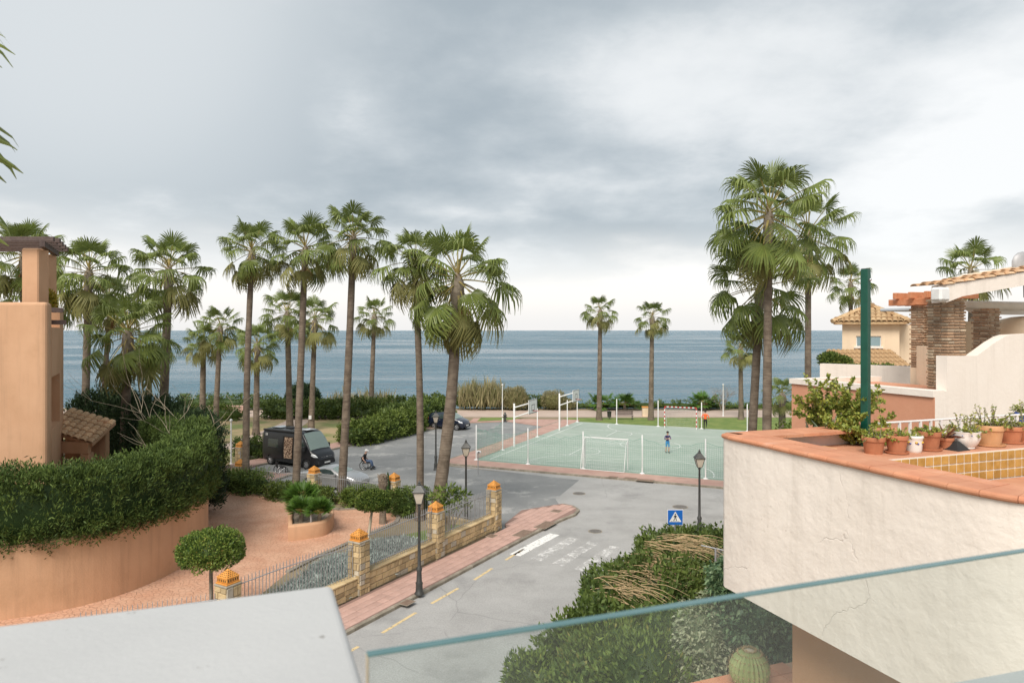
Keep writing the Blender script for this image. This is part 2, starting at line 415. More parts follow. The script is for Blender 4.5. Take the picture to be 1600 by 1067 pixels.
mat('cloth_black', (0.018, 0.018, 0.02), None, 0.9)
mat('cloth_jeans', (0.07, 0.11, 0.20), (0.10, 0.15, 0.25), 0.9, 12.0)
mat('cloth_orange', (0.80, 0.13, 0.03), None, 0.85)
mat('cloth_blue', (0.05, 0.24, 0.50), None, 0.85)
mat('cloth_navy', (0.02, 0.025, 0.07), (0.16, 0.10, 0.24), 0.85, 8.0, stops=(0.5, 0.56))
mat('cloth_white', (0.75, 0.74, 0.72), None, 0.85)
mat('hair_dark', (0.02, 0.014, 0.01), None, 0.7)
mat('trunk', (0.125, 0.096, 0.070), (0.235, 0.188, 0.142), 0.95, 2.5, 0.0)
t = MATS['trunk'].node_tree
tcx = N(t, 'ShaderNodeTexCoord')
mpx = N(t, 'ShaderNodeMapping'); mpx.inputs['Scale'].default_value = (0.8, 0.8, 9.0); L(t, tcx.outputs['Object'], mpx.inputs[0])
nzx = N(t, 'ShaderNodeTexNoise', i_Scale=1.6, i_Detail=6.0, i_Roughness=0.65); L(t, mpx.outputs[0], nzx.inputs['Vector'])
b = N(t, 'ShaderNodeBump'); b.inputs['Strength'].default_value = 0.8; b.inputs['Distance'].default_value = 0.04
L(t, nzx.outputs[0], b.inputs['Height']); L(t, b.outputs[0], t.nodes['Principled BSDF'].inputs['Normal'])
pc = t.nodes['Principled BSDF'].inputs['Base Color']; src = pc.links[0].from_socket
L(t, mixc(t, mth(t, 'MULTIPLY', smooth(t, nzx.outputs[0], 0.48, 0.62), 0.55), src, (0.085, 0.06, 0.045)), pc)
mat('bark', (0.20, 0.16, 0.12), (0.32, 0.27, 0.21), 0.95, 6.0, 0.4)
mat('pale_bark', (0.42, 0.35, 0.25), (0.55, 0.47, 0.35), 0.9, 5.0, 0.2)
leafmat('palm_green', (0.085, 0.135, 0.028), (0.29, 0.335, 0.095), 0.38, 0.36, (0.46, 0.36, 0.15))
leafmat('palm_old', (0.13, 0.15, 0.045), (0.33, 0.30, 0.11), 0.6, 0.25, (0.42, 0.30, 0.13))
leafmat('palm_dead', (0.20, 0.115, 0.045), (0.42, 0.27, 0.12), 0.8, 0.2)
leafmat('petiole', (0.22, 0.22, 0.06), (0.42, 0.33, 0.12), 0.6, 0.1)
leafmat('cypress', (0.026, 0.06, 0.014), (0.16, 0.23, 0.05), 0.65, 0.15)
leafmat('cypress_dark', (0.014, 0.034, 0.014), (0.055, 0.095, 0.034), 0.65, 0.15)
leafmat('hedge', (0.036, 0.07, 0.015), (0.16, 0.22, 0.05), 0.55, 0.22, (0.20, 0.19, 0.05))
leafmat('hedge_light', (0.05, 0.09, 0.016), (0.19, 0.25, 0.05), 0.55, 0.25, (0.36, 0.34, 0.09))
leafmat('topiary', (0.04, 0.085, 0.013), (0.23, 0.30, 0.06), 0.5, 0.22, (0.30, 0.21, 0.06))
leafmat('variegated', (0.26, 0.32, 0.17), (0.72, 0.72, 0.50), 0.55, 0.25)
leafmat('ficus_dark', (0.06, 0.115, 0.055), (0.22, 0.31, 0.16), 0.45, 0.22)
leafmat('jade', (0.13, 0.20, 0.03), (0.42, 0.44, 0.09), 0.45, 0.25, (0.50, 0.42, 0.10))
leafmat('silver_leaf', (0.19, 0.235, 0.225), (0.44, 0.50, 0.46), 0.8, 0.15)
leafmat('straw', (0.30, 0.20, 0.10), (0.60, 0.45, 0.26), 0.85, 0.2)
leafmat('reed', (0.16, 0.17, 0.06), (0.46, 0.40, 0.22), 0.85, 0.25)
leafmat('cycad', (0.03, 0.08, 0.012), (0.14, 0.26, 0.04), 0.5, 0.25)
leafmat('agave', (0.16, 0.22, 0.15), (0.30, 0.36, 0.24), 0.5, 0.1)
leafmat('bromeliad', (0.20, 0.07, 0.05), (0.32, 0.20, 0.10), 0.5, 0.2)
leafmat('yellow_leaf', (0.25, 0.22, 0.02), (0.50, 0.38, 0.04), 0.5, 0.25)
M = MATS
# ------------------------------------------------------------------ ground, roads, sea
def sheet(name, poly, z, m, kind='structure', parent=None):
    n = len(poly)
    a = sum(poly[i][0] * poly[(i + 1) % n][1] - poly[(i + 1) % n][0] * poly[i][1] for i in range(n))
    pl = list(poly) if a > 0 else list(poly)[::-1]
    o = MB().add([(p[0], p[1], z) for p in pl], [list(range(n))]).build(name, m, parent)
    if parent is None: o['kind'] = kind
    return o
def slab(name, poly, z0, z1, m, parent=None):
    o = MB().prism(poly, z0, z1).build(name, m, parent)
    if parent is None: o['kind'] = 'structure'
    return o

g = MB()
xs = [-500, -120, -60, -30, -10, 10, 30, 60, 120, 500]
ys = [(-40, 0), (20, 0), (60, 0), (86, 0), (89, -0.6), (93, -3.0), (99, -4.6)]
for j in range(len(ys)):
    for x in xs: g.v.append((x, ys[j][0], ys[j][1]))
nx = len(xs)
for j in range(len(ys) - 1):
    for i in range(nx - 1):
        g.f.append([j * nx + i, j * nx + i + 1, (j + 1) * nx + i + 1, (j + 1) * nx + i]); g.m.append(0); g.s.append(False)
o = g.build('ground', M['soil']); o['kind'] = 'structure'

# sea: finely divided near the shore, out to the horizon
m = bpy.data.materials.new('sea_water'); m.use_nodes = True
t = m.node_tree; p = t.nodes['Principled BSDF']
p.inputs['Roughness'].default_value = 0.15; p.inputs['IOR'].default_value = 1.33
p.inputs['Specular IOR Level'].default_value = 0.36
tcx = N(t, 'ShaderNodeTexCoord')
def wav(sx, sy, sc, det, ro=0.6, dist=0.6):
    mpp = N(t, 'ShaderNodeMapping'); mpp.inputs['Scale'].default_value = (sx, sy, 1); L(t, tcx.outputs['Object'], mpp.inputs[0])
    nz = N(t, 'ShaderNodeTexNoise', i_Scale=sc, i_Detail=det, i_Roughness=ro, i_Distortion=dist); L(t, mpp.outputs[0], nz.inputs['Vector'])
    return nz.outputs[0]
big = wav(0.25, 1.0, 0.055, 4.0)
mid = wav(0.35, 1.0, 0.22, 5.0)
sml = wav(0.5, 1.0, 1.1, 4.0)
hgt = mth(t, 'ADD', mth(t, 'MULTIPLY', big, 9.0), mth(t, 'ADD', mth(t, 'MULTIPLY', mid, 5.5), mth(t, 'MULTIPLY', sml, 1.1)))
b = N(t, 'ShaderNodeBump'); b.inputs['Strength'].default_value = 1.0; b.inputs['Distance'].default_value = 1.0
L(t, hgt, b.inputs['Height']); L(t, b.outputs[0], p.inputs['Normal'])
L(t, ramp(t, wav(0.15, 0.6, 0.02, 3.0), [(0.3, (0.060, 0.150, 0.210)), (0.7, (0.095, 0.20, 0.26))]), p.inputs['Base Color'])
mrr = N(t, 'ShaderNodeMapRange'); mrr.inputs['From Min'].default_value = .35; mrr.inputs['From Max'].default_value = .65; mrr.inputs['To Min'].default_value = .10; mrr.inputs['To Max'].default_value = .38
L(t, wav(0.3, 1.0, 0.012, 4.0), mrr.inputs['Value']); L(t, mrr.outputs[0], p.inputs['Roughness'])      # smooth and wind-ruffled patches
sea_m = m
o = sheet('sea', [(-40000, 88), (40000, 88), (40000, 40000), (-40000, 40000)], -4.0, sea_m)

# the street grid: s runs along the street away from us, n to its right
SD = Vector((0.496, 0.868, 0)); SN = Vector((0.868, -0.496, 0)); S0 = Vector((-5.45, 21.4, 0))
def S(s, n, z=0.0):
    v = S0 + SD * s + SN * n; return Vector((v.x, v.y, z))
# court frame
CO = Vector((-2.73, 50.98, 0)); CA = Vector((0.916, -0.402, 0)); CB = Vector((0.402, 0.916, 0))
def C(a, b, z=0.0):
    v = CO + CA * a + CB * b; return Vector((v.x, v.y, z))

sheet('road', [S(-22, -0.1), S(-22, 8.2), S(14, 8.2), S(14.5, 30), C(28, -1.9), C(-2, -1.9), P(905, 750), P(868, 780), S(17, -0.2)], 0.008, M['asphalt_road'])
lot = [S(14, -.5), S(19, 1.5), P(906, 749), C(-1.9, -2.2), C(-1.9, 24), P(790, 659), P(735, 661), P(600, 685), P(525, 702), P(424, 724), P(400, 729), (-23, 44), (-20, 38.5), (-11, 37.2), (-1.2, 32.5)]
sheet('car_park', lot, 0.004, M['asphalt_lot'])

# front pavement with its own tiles and kerb stones
kerbline = [S(-9, 0), S(0, 0), S(5.9, 0.03), S(12.5, 0.02), S(15.6, 0.12), S(17.0, 0.30), S(17.9, 0.12), S(18.5, -0.45), S(18.7, -1.2)]
back = [P(815, 800), Vector((-0.35, 34.2, 0)), Vector((-0.25, 33.5, 0)), S(0, -1.66) + SD * 2.7, S(-9, -1.66)]
pav = slab('pavement', [(p.x, p.y) for p in kerbline + back], -0.2, 0.112, M['pink_joint'])
TS = 0.33
tile_me = MB().box((0, 0, 0), (TS - 0.014, TS - 0.014, 0.03), bev=0.004).mesh('paving_tile', M['pink_tile'])
from mathutils.geometry import intersect_point_tri_2d
def inside(pt, poly):
    r = False; n = len(poly); j = n - 1
    for i in range(n):
        a, c = poly[i], poly[j]
        if ((a[1] > pt[1]) != (c[1] > pt[1])) and (pt[0] < (c[0] - a[0]) * (pt[1] - a[1]) / (c[1] - a[1]) + a[0]): r = not r
        j = i
    return r
pavpoly = [(p.x, p.y) for p in kerbline + back]
cnt = 0
rest = MB()
ang = math.atan2(SD.y, SD.x)
random.seed(4)
for i in range(-9, 62):
    for j in range(0, 7):
        s_, n_ = (i + .5) * TS, -0.17 - (j + .5) * TS
        cs = [S(s_ + a * TS * .5, n_ + c * TS * .5) for a in (-1, 1) for c in (-1, 1)]
        if not all(inside((q.x, q.y), pavpoly) for q in cs): continue
        q = S(s_, n_, 0.108 + random.uniform(-.0015, .0015))
        if cnt < 296:
            o = bpy.data.objects.new('paving_tile', tile_me); COL.objects.link(o)
            o.location = q; o.rotation_euler = (random.uniform(-.003, .003), random.uniform(-.003, .003), ang)
            adopt(o, pav); cnt += 1
        else:
            rest.box(q, (TS - .014, TS - .014, .03), rz=ang)
if rest.v:
    o = rest.build('paving_tiles', M['pink_tile'], pav); o['kind'] = 'stuff'
def kerb_run(parent, pts, w, z, step, m, side=1):
    # kerb stones along a polyline, set 4 mm proud of the paving edge
    for a, c in zip(pts[:-1], pts[1:]):
        d = (c - a); Ln = d.length; d.normalize()
        k = max(1, round(Ln / step)); l = Ln / k
        for i in range(k):
            mid = a + d * (i + .5) * l
            nrm = Vector((d.y, -d.x, 0)) * side
            q = mid + nrm * (0.004 - w / 2 + 0.02)
            o = MB().box((0, 0, 0), (l - 0.012, w, z + 0.1), bev=0.012).build('kerb_stone', m)
            o.location = (q.x, q.y, (z - 0.1) / 2); o.rotation_euler = (0, 0, math.atan2(d.y, d.x))
            adopt(o, parent)
kerb_run(pav, kerbline, 0.16, 0.118, 1.0, M['kerb'])

# court surround, court, lines
cs = slab('court_pavement', [(C(*q).x, C(*q).y) for q in [(-1.9, -1.9), (28, -1.9), (28, 0.0), (0.0, 0.0), (0.0, 24.2), (-1.9, 24.2)]], -0.2, 0.114, M['pink_pave'])
kerb_run(cs, [C(-1.9, -1.9), C(28, -1.9)], 0.16, 0.12, 1.5, M['kerb'])
kerb_run(cs, [C(-1.9, 24.2), C(-1.9, -1.9)], 0.16, 0.12, 1.5, M['kerb'])
slab('court', [(C(*q).x, C(*q).y) for q in [(0.002, 0.002), (27, 0.002), (27, 23.4), (0.002, 23.4)]], -0.2, 0.118, M['court'])
def court_path(pts, w=0.07, z=0.123):
    b_ = MB()
    for a, c in zip(pts[:-1], pts[1:]):
        d = (c - a); n_ = Vector((-d.y, d.x, 0)).normalized() * w / 2
        e = d.normalized() * w * .25
        b_.add([(a - n_ - e)[:2] + (z,), (c - n_ + e)[:2] + (z,), (c + n_ + e)[:2] + (z,), (a + n_ - e)[:2] + (z,)], [(0, 1, 2, 3)])
    return b_
def cut(pts):
    return court_path([C(*q) for q in pts])
def arc(a0, b0, r, t0, t1, n=24):
    return [(a0 + r * math.cos(R(t0 + (t1 - t0) * i / n)), b0 + r * math.sin(R(t0 + (t1 - t0) * i / n))) for i in range(n + 1)]
GA = 10.2
lines = [
    [(0.9, 0.7), (19.5, 0.7), (19.5, 22.6), (0.9, 22.6), (0.9, 0.7)],
    [(0.9, 11.65), (19.5, 11.65)],
    arc(GA, 11.65, 2.4, 0, 360, 36),
    arc(GA - 1.5, 0.7, 5.0, 90, 180, 16) + arc(GA + 1.5, 0.7, 5.0, 90, 0, 16),
    arc(GA - 1.5, 22.6, 5.0, 180, 270, 16) + arc(GA + 1.5, 22.6, 5.0, 270, 360, 16),
    [(0.9, 4.7), (5.6, 4.7), (5.6, 8.3), (0.9, 8.3)], arc(5.6, 6.5, 1.8, -90, 90, 16),
    [(0.9, 14.8), (5.6, 14.8), (5.6, 18.4), (0.9, 18.4)], arc(5.6, 16.6, 1.8, -90, 90, 16),
]
crt = bpy.data.objects['court']
for i, ln in enumerate(lines):
    o = cut(ln).build('court_line', M['court_line'], crt)
    for vtx in o.data.vertices: vtx.co.z += i * 0.0015

# left pavement along the car park, pavement nib by the fence
lp = [P(330, 747), P(400, 729), P(424, 724), P(525, 702), P(600, 685), P(731, 661)]
off = [q + Vector((-0.86, 0.51, 0)) * 1.9 for q in lp]
lpv = slab('car_park_pavement', [(q.x, q.y) for q in lp + off[::-1]], -0.2, 0.112, M['pink_pave'])
kerb_run(lpv, lp[1:], 0.16, 0.118, 2.0, M['kerb'])
nib = [(-17.6, 47.3), (-14.3, 46.4), (-15.1, 43.7), (-16.6, 42.6), (-19, 46.5)]
nb_ = slab('pavement_nib', nib, -0.2, 0.11, M['pink_pave'])
kerb_run(nb_, [Vector((*nib[2], 0)), Vector((*nib[1], 0)), Vector((*nib[0], 0))], 0.16, 0.118, 1.5, M['kerb'])
# far side: paths, promenade, lawn, park
slab('far_pavement', [(q.x, q.y) for q in [P(733, 660.6), P(792, 658.6), P(866, 669), C(-1.92, 24.25), C(0, 24.25), P(905, 657), P(740, 654.5)]], -0.2, 0.09, M['pink_pave'])
sheet('promenade', [(-90, 77.0), (120, 77.0), (120, 83.5), (-90, 83.5)], 0.012, M['promenade'])
sheet('lawn_strip', [(C(0.05, 23.45) + Vector((0, 0, 0)))[:2], C(40, 23.45)[:2], (70, 76.9), P(880, 653)[:2]], 0.014, M['lawn'])
sheet('lawn_patch', [q[:2] for q in [P(745, 659.5), P(800, 657), P(818, 653.5), P(752, 653.6)]], 0.10, M['lawn'])
sheet('park_ground', [(-70, 46), (-19.6, 46), (-14.8, 58), (-7, 71), (-6, 76.9), (-70, 76.9)], 0.006, M['dry_grass'])
sheet('footpath', [q[:2] for q in [P(330, 702), P(392, 702), P(470, 668), P(497, 647), P(470, 646), P(425, 668)]], 0.012, M['promenade'])

# garden drive behind the stone fence
dr = [(-100, 990), (100, 925), (250, 875), (295, 830), (300, 763), (356, 766), (400, 772), (452, 785), (490, 793), (530, 797), (570, 795), (598, 797), (616, 802), (623, 809), (619, 817), (561, 842), (500, 869), (449, 895), (400, 935), (330, 985), (230, 1010)]
drp = [P(*q) for q in dr]
sheet('garden_drive', [q[:2] for q in drp], 0.016, M['drive'])
sheet('garden_soil', [(-21, 38), (-16.5, 42.2), (-11, 39.5), (-6.2, 37), (-0.9, 33.4), S(1, -1.8)[:2], S(-4, -2)[:2], (-9, 19), (-25, 19), (-25, 36)], 0.010, M['soil'])
# grey edging strip of the drive
ed = MB()
ep = [P(*q) for q in dr[4:18]]
for a, c in zip(ep[:-1], ep[1:]):
    d = c - a; n_ = Vector((-d.y, d.x, 0)).normalized() * 0.11; mid = (a + c) / 2
    ed.box((mid.x, mid.y, 0.03), (d.length + 0.05, 0.2, 0.10), rz=math.atan2(d.y, d.x))
o = ed.build('drive_edging', M['kerb']); o['kind'] = 'structure'
# grass in the bay behind the last fence panel
sheet('fence_lawn', [S(9.2, -2.1)[:2], S(13.4, -2.1)[:2], S(13.4, -4.0)[:2], S(9.2, -5.5)[:2]], 0.02, M['lawn'])

# painted marks on the road
def mark(name, a, c, w, m, z, label, cat, group):
    d = c - a; n_ = Vector((-d.y, d.x, 0)).normalized() * w / 2
    o = MB().add([(a - n_)[:2] + (0,), (c - n_)[:2] + (0,), (c + n_)[:2] + (0,), (a + n_)[:2] + (0,)], [(0, 1, 2, 3)]).build(name, m)
    o.location.z = z
    return tag(o, label, cat, group)
for k in range(6):
    n0 = 0.7 + k * 1.05
    s0 = 10.0 - 0.12 * k
    mark('crossing_stripe', S(s0, n0), S(s0 + 3.6, n0 + 0.1), 0.52, M['zebra_good'] if k == 0 else M['zebra_worn'], 0.013,
         'thick white crossing stripe next to the kerb' if k == 0 else 'worn patchy white crossing stripe on the road', 'road marking', None if k == 0 else 'worn crossing stripes')
for (x0, y0, x1, y1) in [(597, 989, 650, 957), (674, 943, 716, 919), (741, 906, 769, 888), (790, 875, 818, 858), (543, 1020, 560, 1010)]:
    mark('yellow_dash', P(x0, y0), P(x1, y1), 0.12, M['yellow_line'], 0.013, 'yellow painted dash beside the pavement kerb', 'road marking', 'yellow kerb dashes')
def cover(x, y, r, label, z=0.013):
    q = P(x, y)
    th = thing('manhole_cover', (q.x, q.y, z), label, 'manhole cover')
    MB().lathe([(r, -0.01), (r, 0.004), (r * .9, 0.006)], 20).build('frame', M['kerb'], th, False)
    mbx = MB().lathe([(r * .86, 0.0), (r * .86, 0.009)], 20)
    for i in range(-2, 3): mbx.box((0, i * r * .3, 0.011), (r * 1.1, r * .1, 0.004))
    mbx.build('lid', M['manhole'], th, False)
cover(905, 771, 0.38, 'round dark manhole cover between the court kerb and pavement tip')
cover(930, 830, 0.34, 'round dark manhole cover in the worn crossing')
cover(1063, 792, 0.42, 'round manhole cover in the road above the blue crossing sign')
def hatch(x, y, w, d, label, ang_=None, z=0.124):
    q = P(x, y, z)
    th = thing('service_hatch', (q.x, q.y, z), label, 'hatch', None, ang if ang_ is None else ang_)
    MB().box((0, 0, 0), (w, d, 0.012), bev=0.003).build('frame', M['kerb'], th, False)
    mbx = MB().box((0, 0, 0.004), (w - .06, d - .06, 0.012), bev=0.003)
    for i in range(-3, 4): mbx.box((0, i * (d - .1) / 7, 0.012), (w - .12, 0.02, 0.004))
    mbx.build('lid', M['brown_cover'], th, False)
hatch(869, 798, .5, .5, 'small dark hatch near the rounded pavement tip')
hatch(818, 833, 1.1, .62, 'large brown hatch in the pavement by the crossing stripe')
hatch(852, 820, 1.3, .62, 'reddish hatch panel next to the large brown one')
hatch(768, 837, .5, .4, 'dark hatch at the foot of the corner stone pillar')
hatch(636, 941, .5, .4, 'brown hatch in the pavement beside the tall street lamp')
hatch(958, 745, .6, .45, 'small hatch in the court pavement by the white goal', math.atan2(CA.y, CA.x))
hatch(985, 747, .8, .5, 'middle hatch of the court pavement row', math.atan2(CA.y, CA.x))
hatch(1008, 750, 1.1, .55, 'widest hatch of the court pavement row', math.atan2(CA.y, CA.x))
# ------------------------------------------------------------------ foliage helpers
rng = np.random.default_rng(7)
def leaf_mesh(name, pos, direc, length, width, m, var=None, fold=0.15, seed=1, droop=0.0):
    # one leaf per row: a kite of four points along direc, its face turned at random
    r = np.random.default_rng(seed)
    n = len(pos)
    d = direc / np.maximum(np.linalg.norm(direc, axis=1, keepdims=True), 1e-6)
    rv = r.normal(size=(n, 3)); side = np.cross(d, rv); side /= np.maximum(np.linalg.norm(side, axis=1, keepdims=True), 1e-6)
    nor = np.cross(side, d)
    ln = (np.asarray(length) * r.uniform(0.7, 1.3, n))[:, None]; wd = (np.asarray(width) * r.uniform(0.7, 1.3, n))[:, None]
    tip = pos + d * ln; tip[:, 2] -= droop * ln[:, 0]
    v = np.empty((n, 4, 3))
    v[:, 0] = pos; v[:, 1] = pos + d * ln * .45 + side * wd * .5 + nor * wd * fold
    v[:, 2] = tip; v[:, 3] = pos + d * ln * .45 - side * wd * .5 + nor * wd * fold
    me = bpy.data.meshes.new(name)
    me.vertices.add(n * 4); me.vertices.foreach_set('co', v.reshape(-1))
    me.loops.add(n * 4); me.loops.foreach_set('vertex_index', np.arange(n * 4, dtype=np.int32))
    me.polygons.add(n); me.polygons.foreach_set('loop_start', np.arange(0, n * 4, 4, dtype=np.int32))
    try: me.polygons.foreach_set('loop_total', np.full(n, 4, dtype=np.int32))
    except Exception: pass
    at = me.attributes.new('var', 'FLOAT', 'POINT')
    vv = r.uniform(0, 1, n) if var is None else np.asarray(var)
    at.data.foreach_set('value', np.repeat(vv, 4).astype(np.float32))
    me.materials.append(m); me.update(calc_edges=True)
    return me
def lump(p, k, seed):
    # smooth pseudo-noise in 3-D, about -1..1
    r = np.random.default_rng(seed); s = 0
    for i in range(5):
        a = r.normal(size=3) * k * (1 + .6 * i); s = s + np.sin(p @ a + r.uniform(0, 6.28)) / (1 + .5 * i)
    return s / 2.2
def ell_points(c, r, n, seed, shell=0.35, k=2.0, amp=0.18, low=-0.6):
    g_ = np.random.default_rng(seed)
    d = g_.normal(size=(n * 2, 3)); d /= np.linalg.norm(d, axis=1, keepdims=True)
    d = d[d[:, 2] > low][:n]
    rad = (1 - shell * g_.random(len(d)) ** 2.0) * (1 + amp * lump(d * 2.0 + np.array(c), k, seed))
    pos = np.array(c) + d * rad[:, None] * np.array(r)
    nrm = d / np.array(r); nrm /= np.linalg.norm(nrm, axis=1, keepdims=True)
    return pos, nrm
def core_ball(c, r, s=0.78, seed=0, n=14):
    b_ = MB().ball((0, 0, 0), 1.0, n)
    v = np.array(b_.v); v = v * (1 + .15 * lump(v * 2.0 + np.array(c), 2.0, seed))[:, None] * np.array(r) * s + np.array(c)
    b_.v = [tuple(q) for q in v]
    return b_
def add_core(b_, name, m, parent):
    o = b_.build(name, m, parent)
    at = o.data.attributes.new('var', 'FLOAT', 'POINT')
    at.data.foreach_set('value', np.full(len(o.data.vertices), 0.05, dtype=np.float32))  # solid core in the darkest leaf tone, shade inside the foliage put into colour
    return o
def shrub(name, blobs, n, leaf, m, label, cat, group=None, base=None, up=0.3, seed=1, stems=True, spread=0.8, amp=0.18, aspect=0.5, shell=0.4, core=True, droop=0.0, low=-0.6):
    c0 = Vector(blobs[0][0])
    bz = min(c[2] - r[2] for c, r in blobs)
    root = thing(name, base if base is not None else (c0.x, c0.y, max(0.0, bz)), label, cat, group)
    tot = sum((r[0] * r[1] + r[0] * r[2] + r[1] * r[2]) for c, r in blobs)
    PP = []; DD = []; VV = []
    for i, (c, r) in enumerate(blobs):
        k = int(n * (r[0] * r[1] + r[0] * r[2] + r[1] * r[2]) / tot)
        p_, nn_ = ell_points(c, r, k, seed + i, shell, 2.0, amp, low)
        PP.append(p_); DD.append(nn_)
    PP = np.concatenate(PP); DD = np.concatenate(DD)
    g_ = np.random.default_rng(seed + 99)
    D2 = DD * (1 - spread * .5) + g_.normal(size=DD.shape) * spread * .6 + np.array([0, 0, up])
    cl = lump(PP, 2.2, seed + 5) * .22
    var = np.clip(g_.random(len(PP)) ** 1.3 * 0.95 + cl, 0, 1)
    me = leaf_mesh('foliage', PP, D2, leaf, leaf * aspect, m, var, seed=seed, droop=droop)
    o = link('foliage', me, root); o['kind'] = 'stuff'
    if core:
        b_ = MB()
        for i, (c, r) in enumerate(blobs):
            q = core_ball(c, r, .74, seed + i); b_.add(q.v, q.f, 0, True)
        add_core(b_, 'dark_core', m, root)
    if stems:
        b_ = MB(); g2 = random.Random(seed)
        for i, (c, r) in enumerate(blobs[:6]):
            for k in range(2):
                b0 = Vector(root.location) + Vector((g2.uniform(-.1, .1), g2.uniform(-.1, .1), -0.02))
                b_.tube([b0, (b0 + Vector(c)) / 2 + Vector((g2.uniform(-.1, .1), 0, 0)), Vector(c)], [.03, .022, .012], 6)
        b_.build('stem', M['bark'], root)
    return root
def hedge(name, path, width, z0, z1, n, leaf, m, label, cat='hedge', group=None, seed=1, up=0.3, amp=0.16, aspect=0.5, spread=0.8, z1e=None, over=0.0, droop=0.0, k=1.3, stick=0.0, e=0.55):
    pts = [Vector((q[0], q[1], 0)) for q in path]
    seg = [(pts[i + 1] - pts[i]).length for i in range(len(pts) - 1)]; cum = np.concatenate([[0], np.cumsum(seg)]); tot = cum[-1]
    PX = np.array([q.x for q in pts]); PY = np.array([q.y for q in pts])
    if isinstance(z1, (int, float)): z1 = [z1] * len(pts)
    Z1 = np.array(z1, dtype=float)
    def at(s_): return np.interp(s_, cum, PX), np.interp(s_, cum, PY), np.interp(s_, cum, Z1)
    def nrm(s_):
        x0, y0, _ = at(np.clip(s_ - .15, 0, tot)); x1, y1, _ = at(np.clip(s_ + .15, 0, tot))
        dx, dy = x1 - x0, y1 - y0; l = np.hypot(dx, dy) + 1e-9
        return dy / l, -dx / l
    def surf(s_, th, rad):
        x, y, zt = at(s_); nx_, ny_ = nrm(s_)
        h = (zt - z0) / 2; zc_ = (zt + z0) / 2
        ct, st = np.cos(th), np.sin(th)
        u_ = np.sign(ct) * np.abs(ct) ** e; w_ = np.sign(st) * np.abs(st) ** e
        # rounded ends
        en = np.sqrt(np.clip(1 - (np.clip(width * .5 - np.minimum(s_, tot - s_), 0, None) / (width * .5)) ** 2, 0.03, 1))
        p_ = np.stack([x + nx_ * u_ * width * .5 * en, y + ny_ * u_ * width * .5 * en, zc_ + w_ * h * (0.35 + .65 * en)], 1)
        lm = 1 + amp * lump(p_, k, seed)
        p2 = np.stack([x + nx_ * u_ * width * .5 * rad * lm * en, y + ny_ * u_ * width * .5 * rad * lm * en, z0 + (zc_ + w_ * h * rad * (0.35 + .65 * en) - z0) * (0.5 + .5 * lm)], 1)
        nr = np.stack([nx_ * u_, ny_ * u_, w_], 1)
        return p2, nr
    g_ = np.random.default_rng(seed)
    s_ = g_.uniform(0, tot, n)
    th = g_.uniform(-0.30 * PI - over, 1.30 * PI + over, n)
    rad = 1 - .28 * g_.random(n) ** 2 + stick * np.abs(g_.normal(size=n))
    per = 14                                        # leaves sit in sprays that share a direction and a tone
    ci = np.minimum(np.arange(n) // per, (n - 1) // per) * per
    pos, nr = surf(s_[ci], th[ci], rad[ci])
    D0 = nr * (1 - spread * .5) + (g_.normal(size=nr.shape) * spread * .45)[ci] + np.array([0, 0, up])
    D0 = D0 / np.linalg.norm(D0, axis=1, keepdims=True)
    along = g_.random(n)
    pos = pos + D0 * (along * leaf * 1.4)[:, None] + g_.normal(size=nr.shape) * (leaf * (.85 - .50 * along))[:, None]
    D2 = D0 + g_.normal(size=nr.shape) * .45
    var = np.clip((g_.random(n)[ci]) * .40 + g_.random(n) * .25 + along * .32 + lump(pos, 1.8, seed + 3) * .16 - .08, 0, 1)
    mid = at(np.array([tot / 2]))
    root = thing(name, (float(mid[0][0]), float(mid[1][0]), z0), label, cat, group)
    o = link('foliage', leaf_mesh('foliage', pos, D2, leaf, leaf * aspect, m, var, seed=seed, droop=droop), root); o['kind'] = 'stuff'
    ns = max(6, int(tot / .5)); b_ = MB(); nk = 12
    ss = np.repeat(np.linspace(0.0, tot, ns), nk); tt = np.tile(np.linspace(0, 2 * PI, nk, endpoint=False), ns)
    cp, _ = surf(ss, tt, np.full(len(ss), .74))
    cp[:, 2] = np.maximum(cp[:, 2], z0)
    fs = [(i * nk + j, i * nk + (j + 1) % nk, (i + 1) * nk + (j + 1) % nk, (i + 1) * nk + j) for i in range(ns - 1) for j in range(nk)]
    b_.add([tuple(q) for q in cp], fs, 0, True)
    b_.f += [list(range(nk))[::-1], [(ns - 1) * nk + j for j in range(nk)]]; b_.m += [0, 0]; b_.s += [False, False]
    add_core(b_, 'dark_core', m, root)
    return root

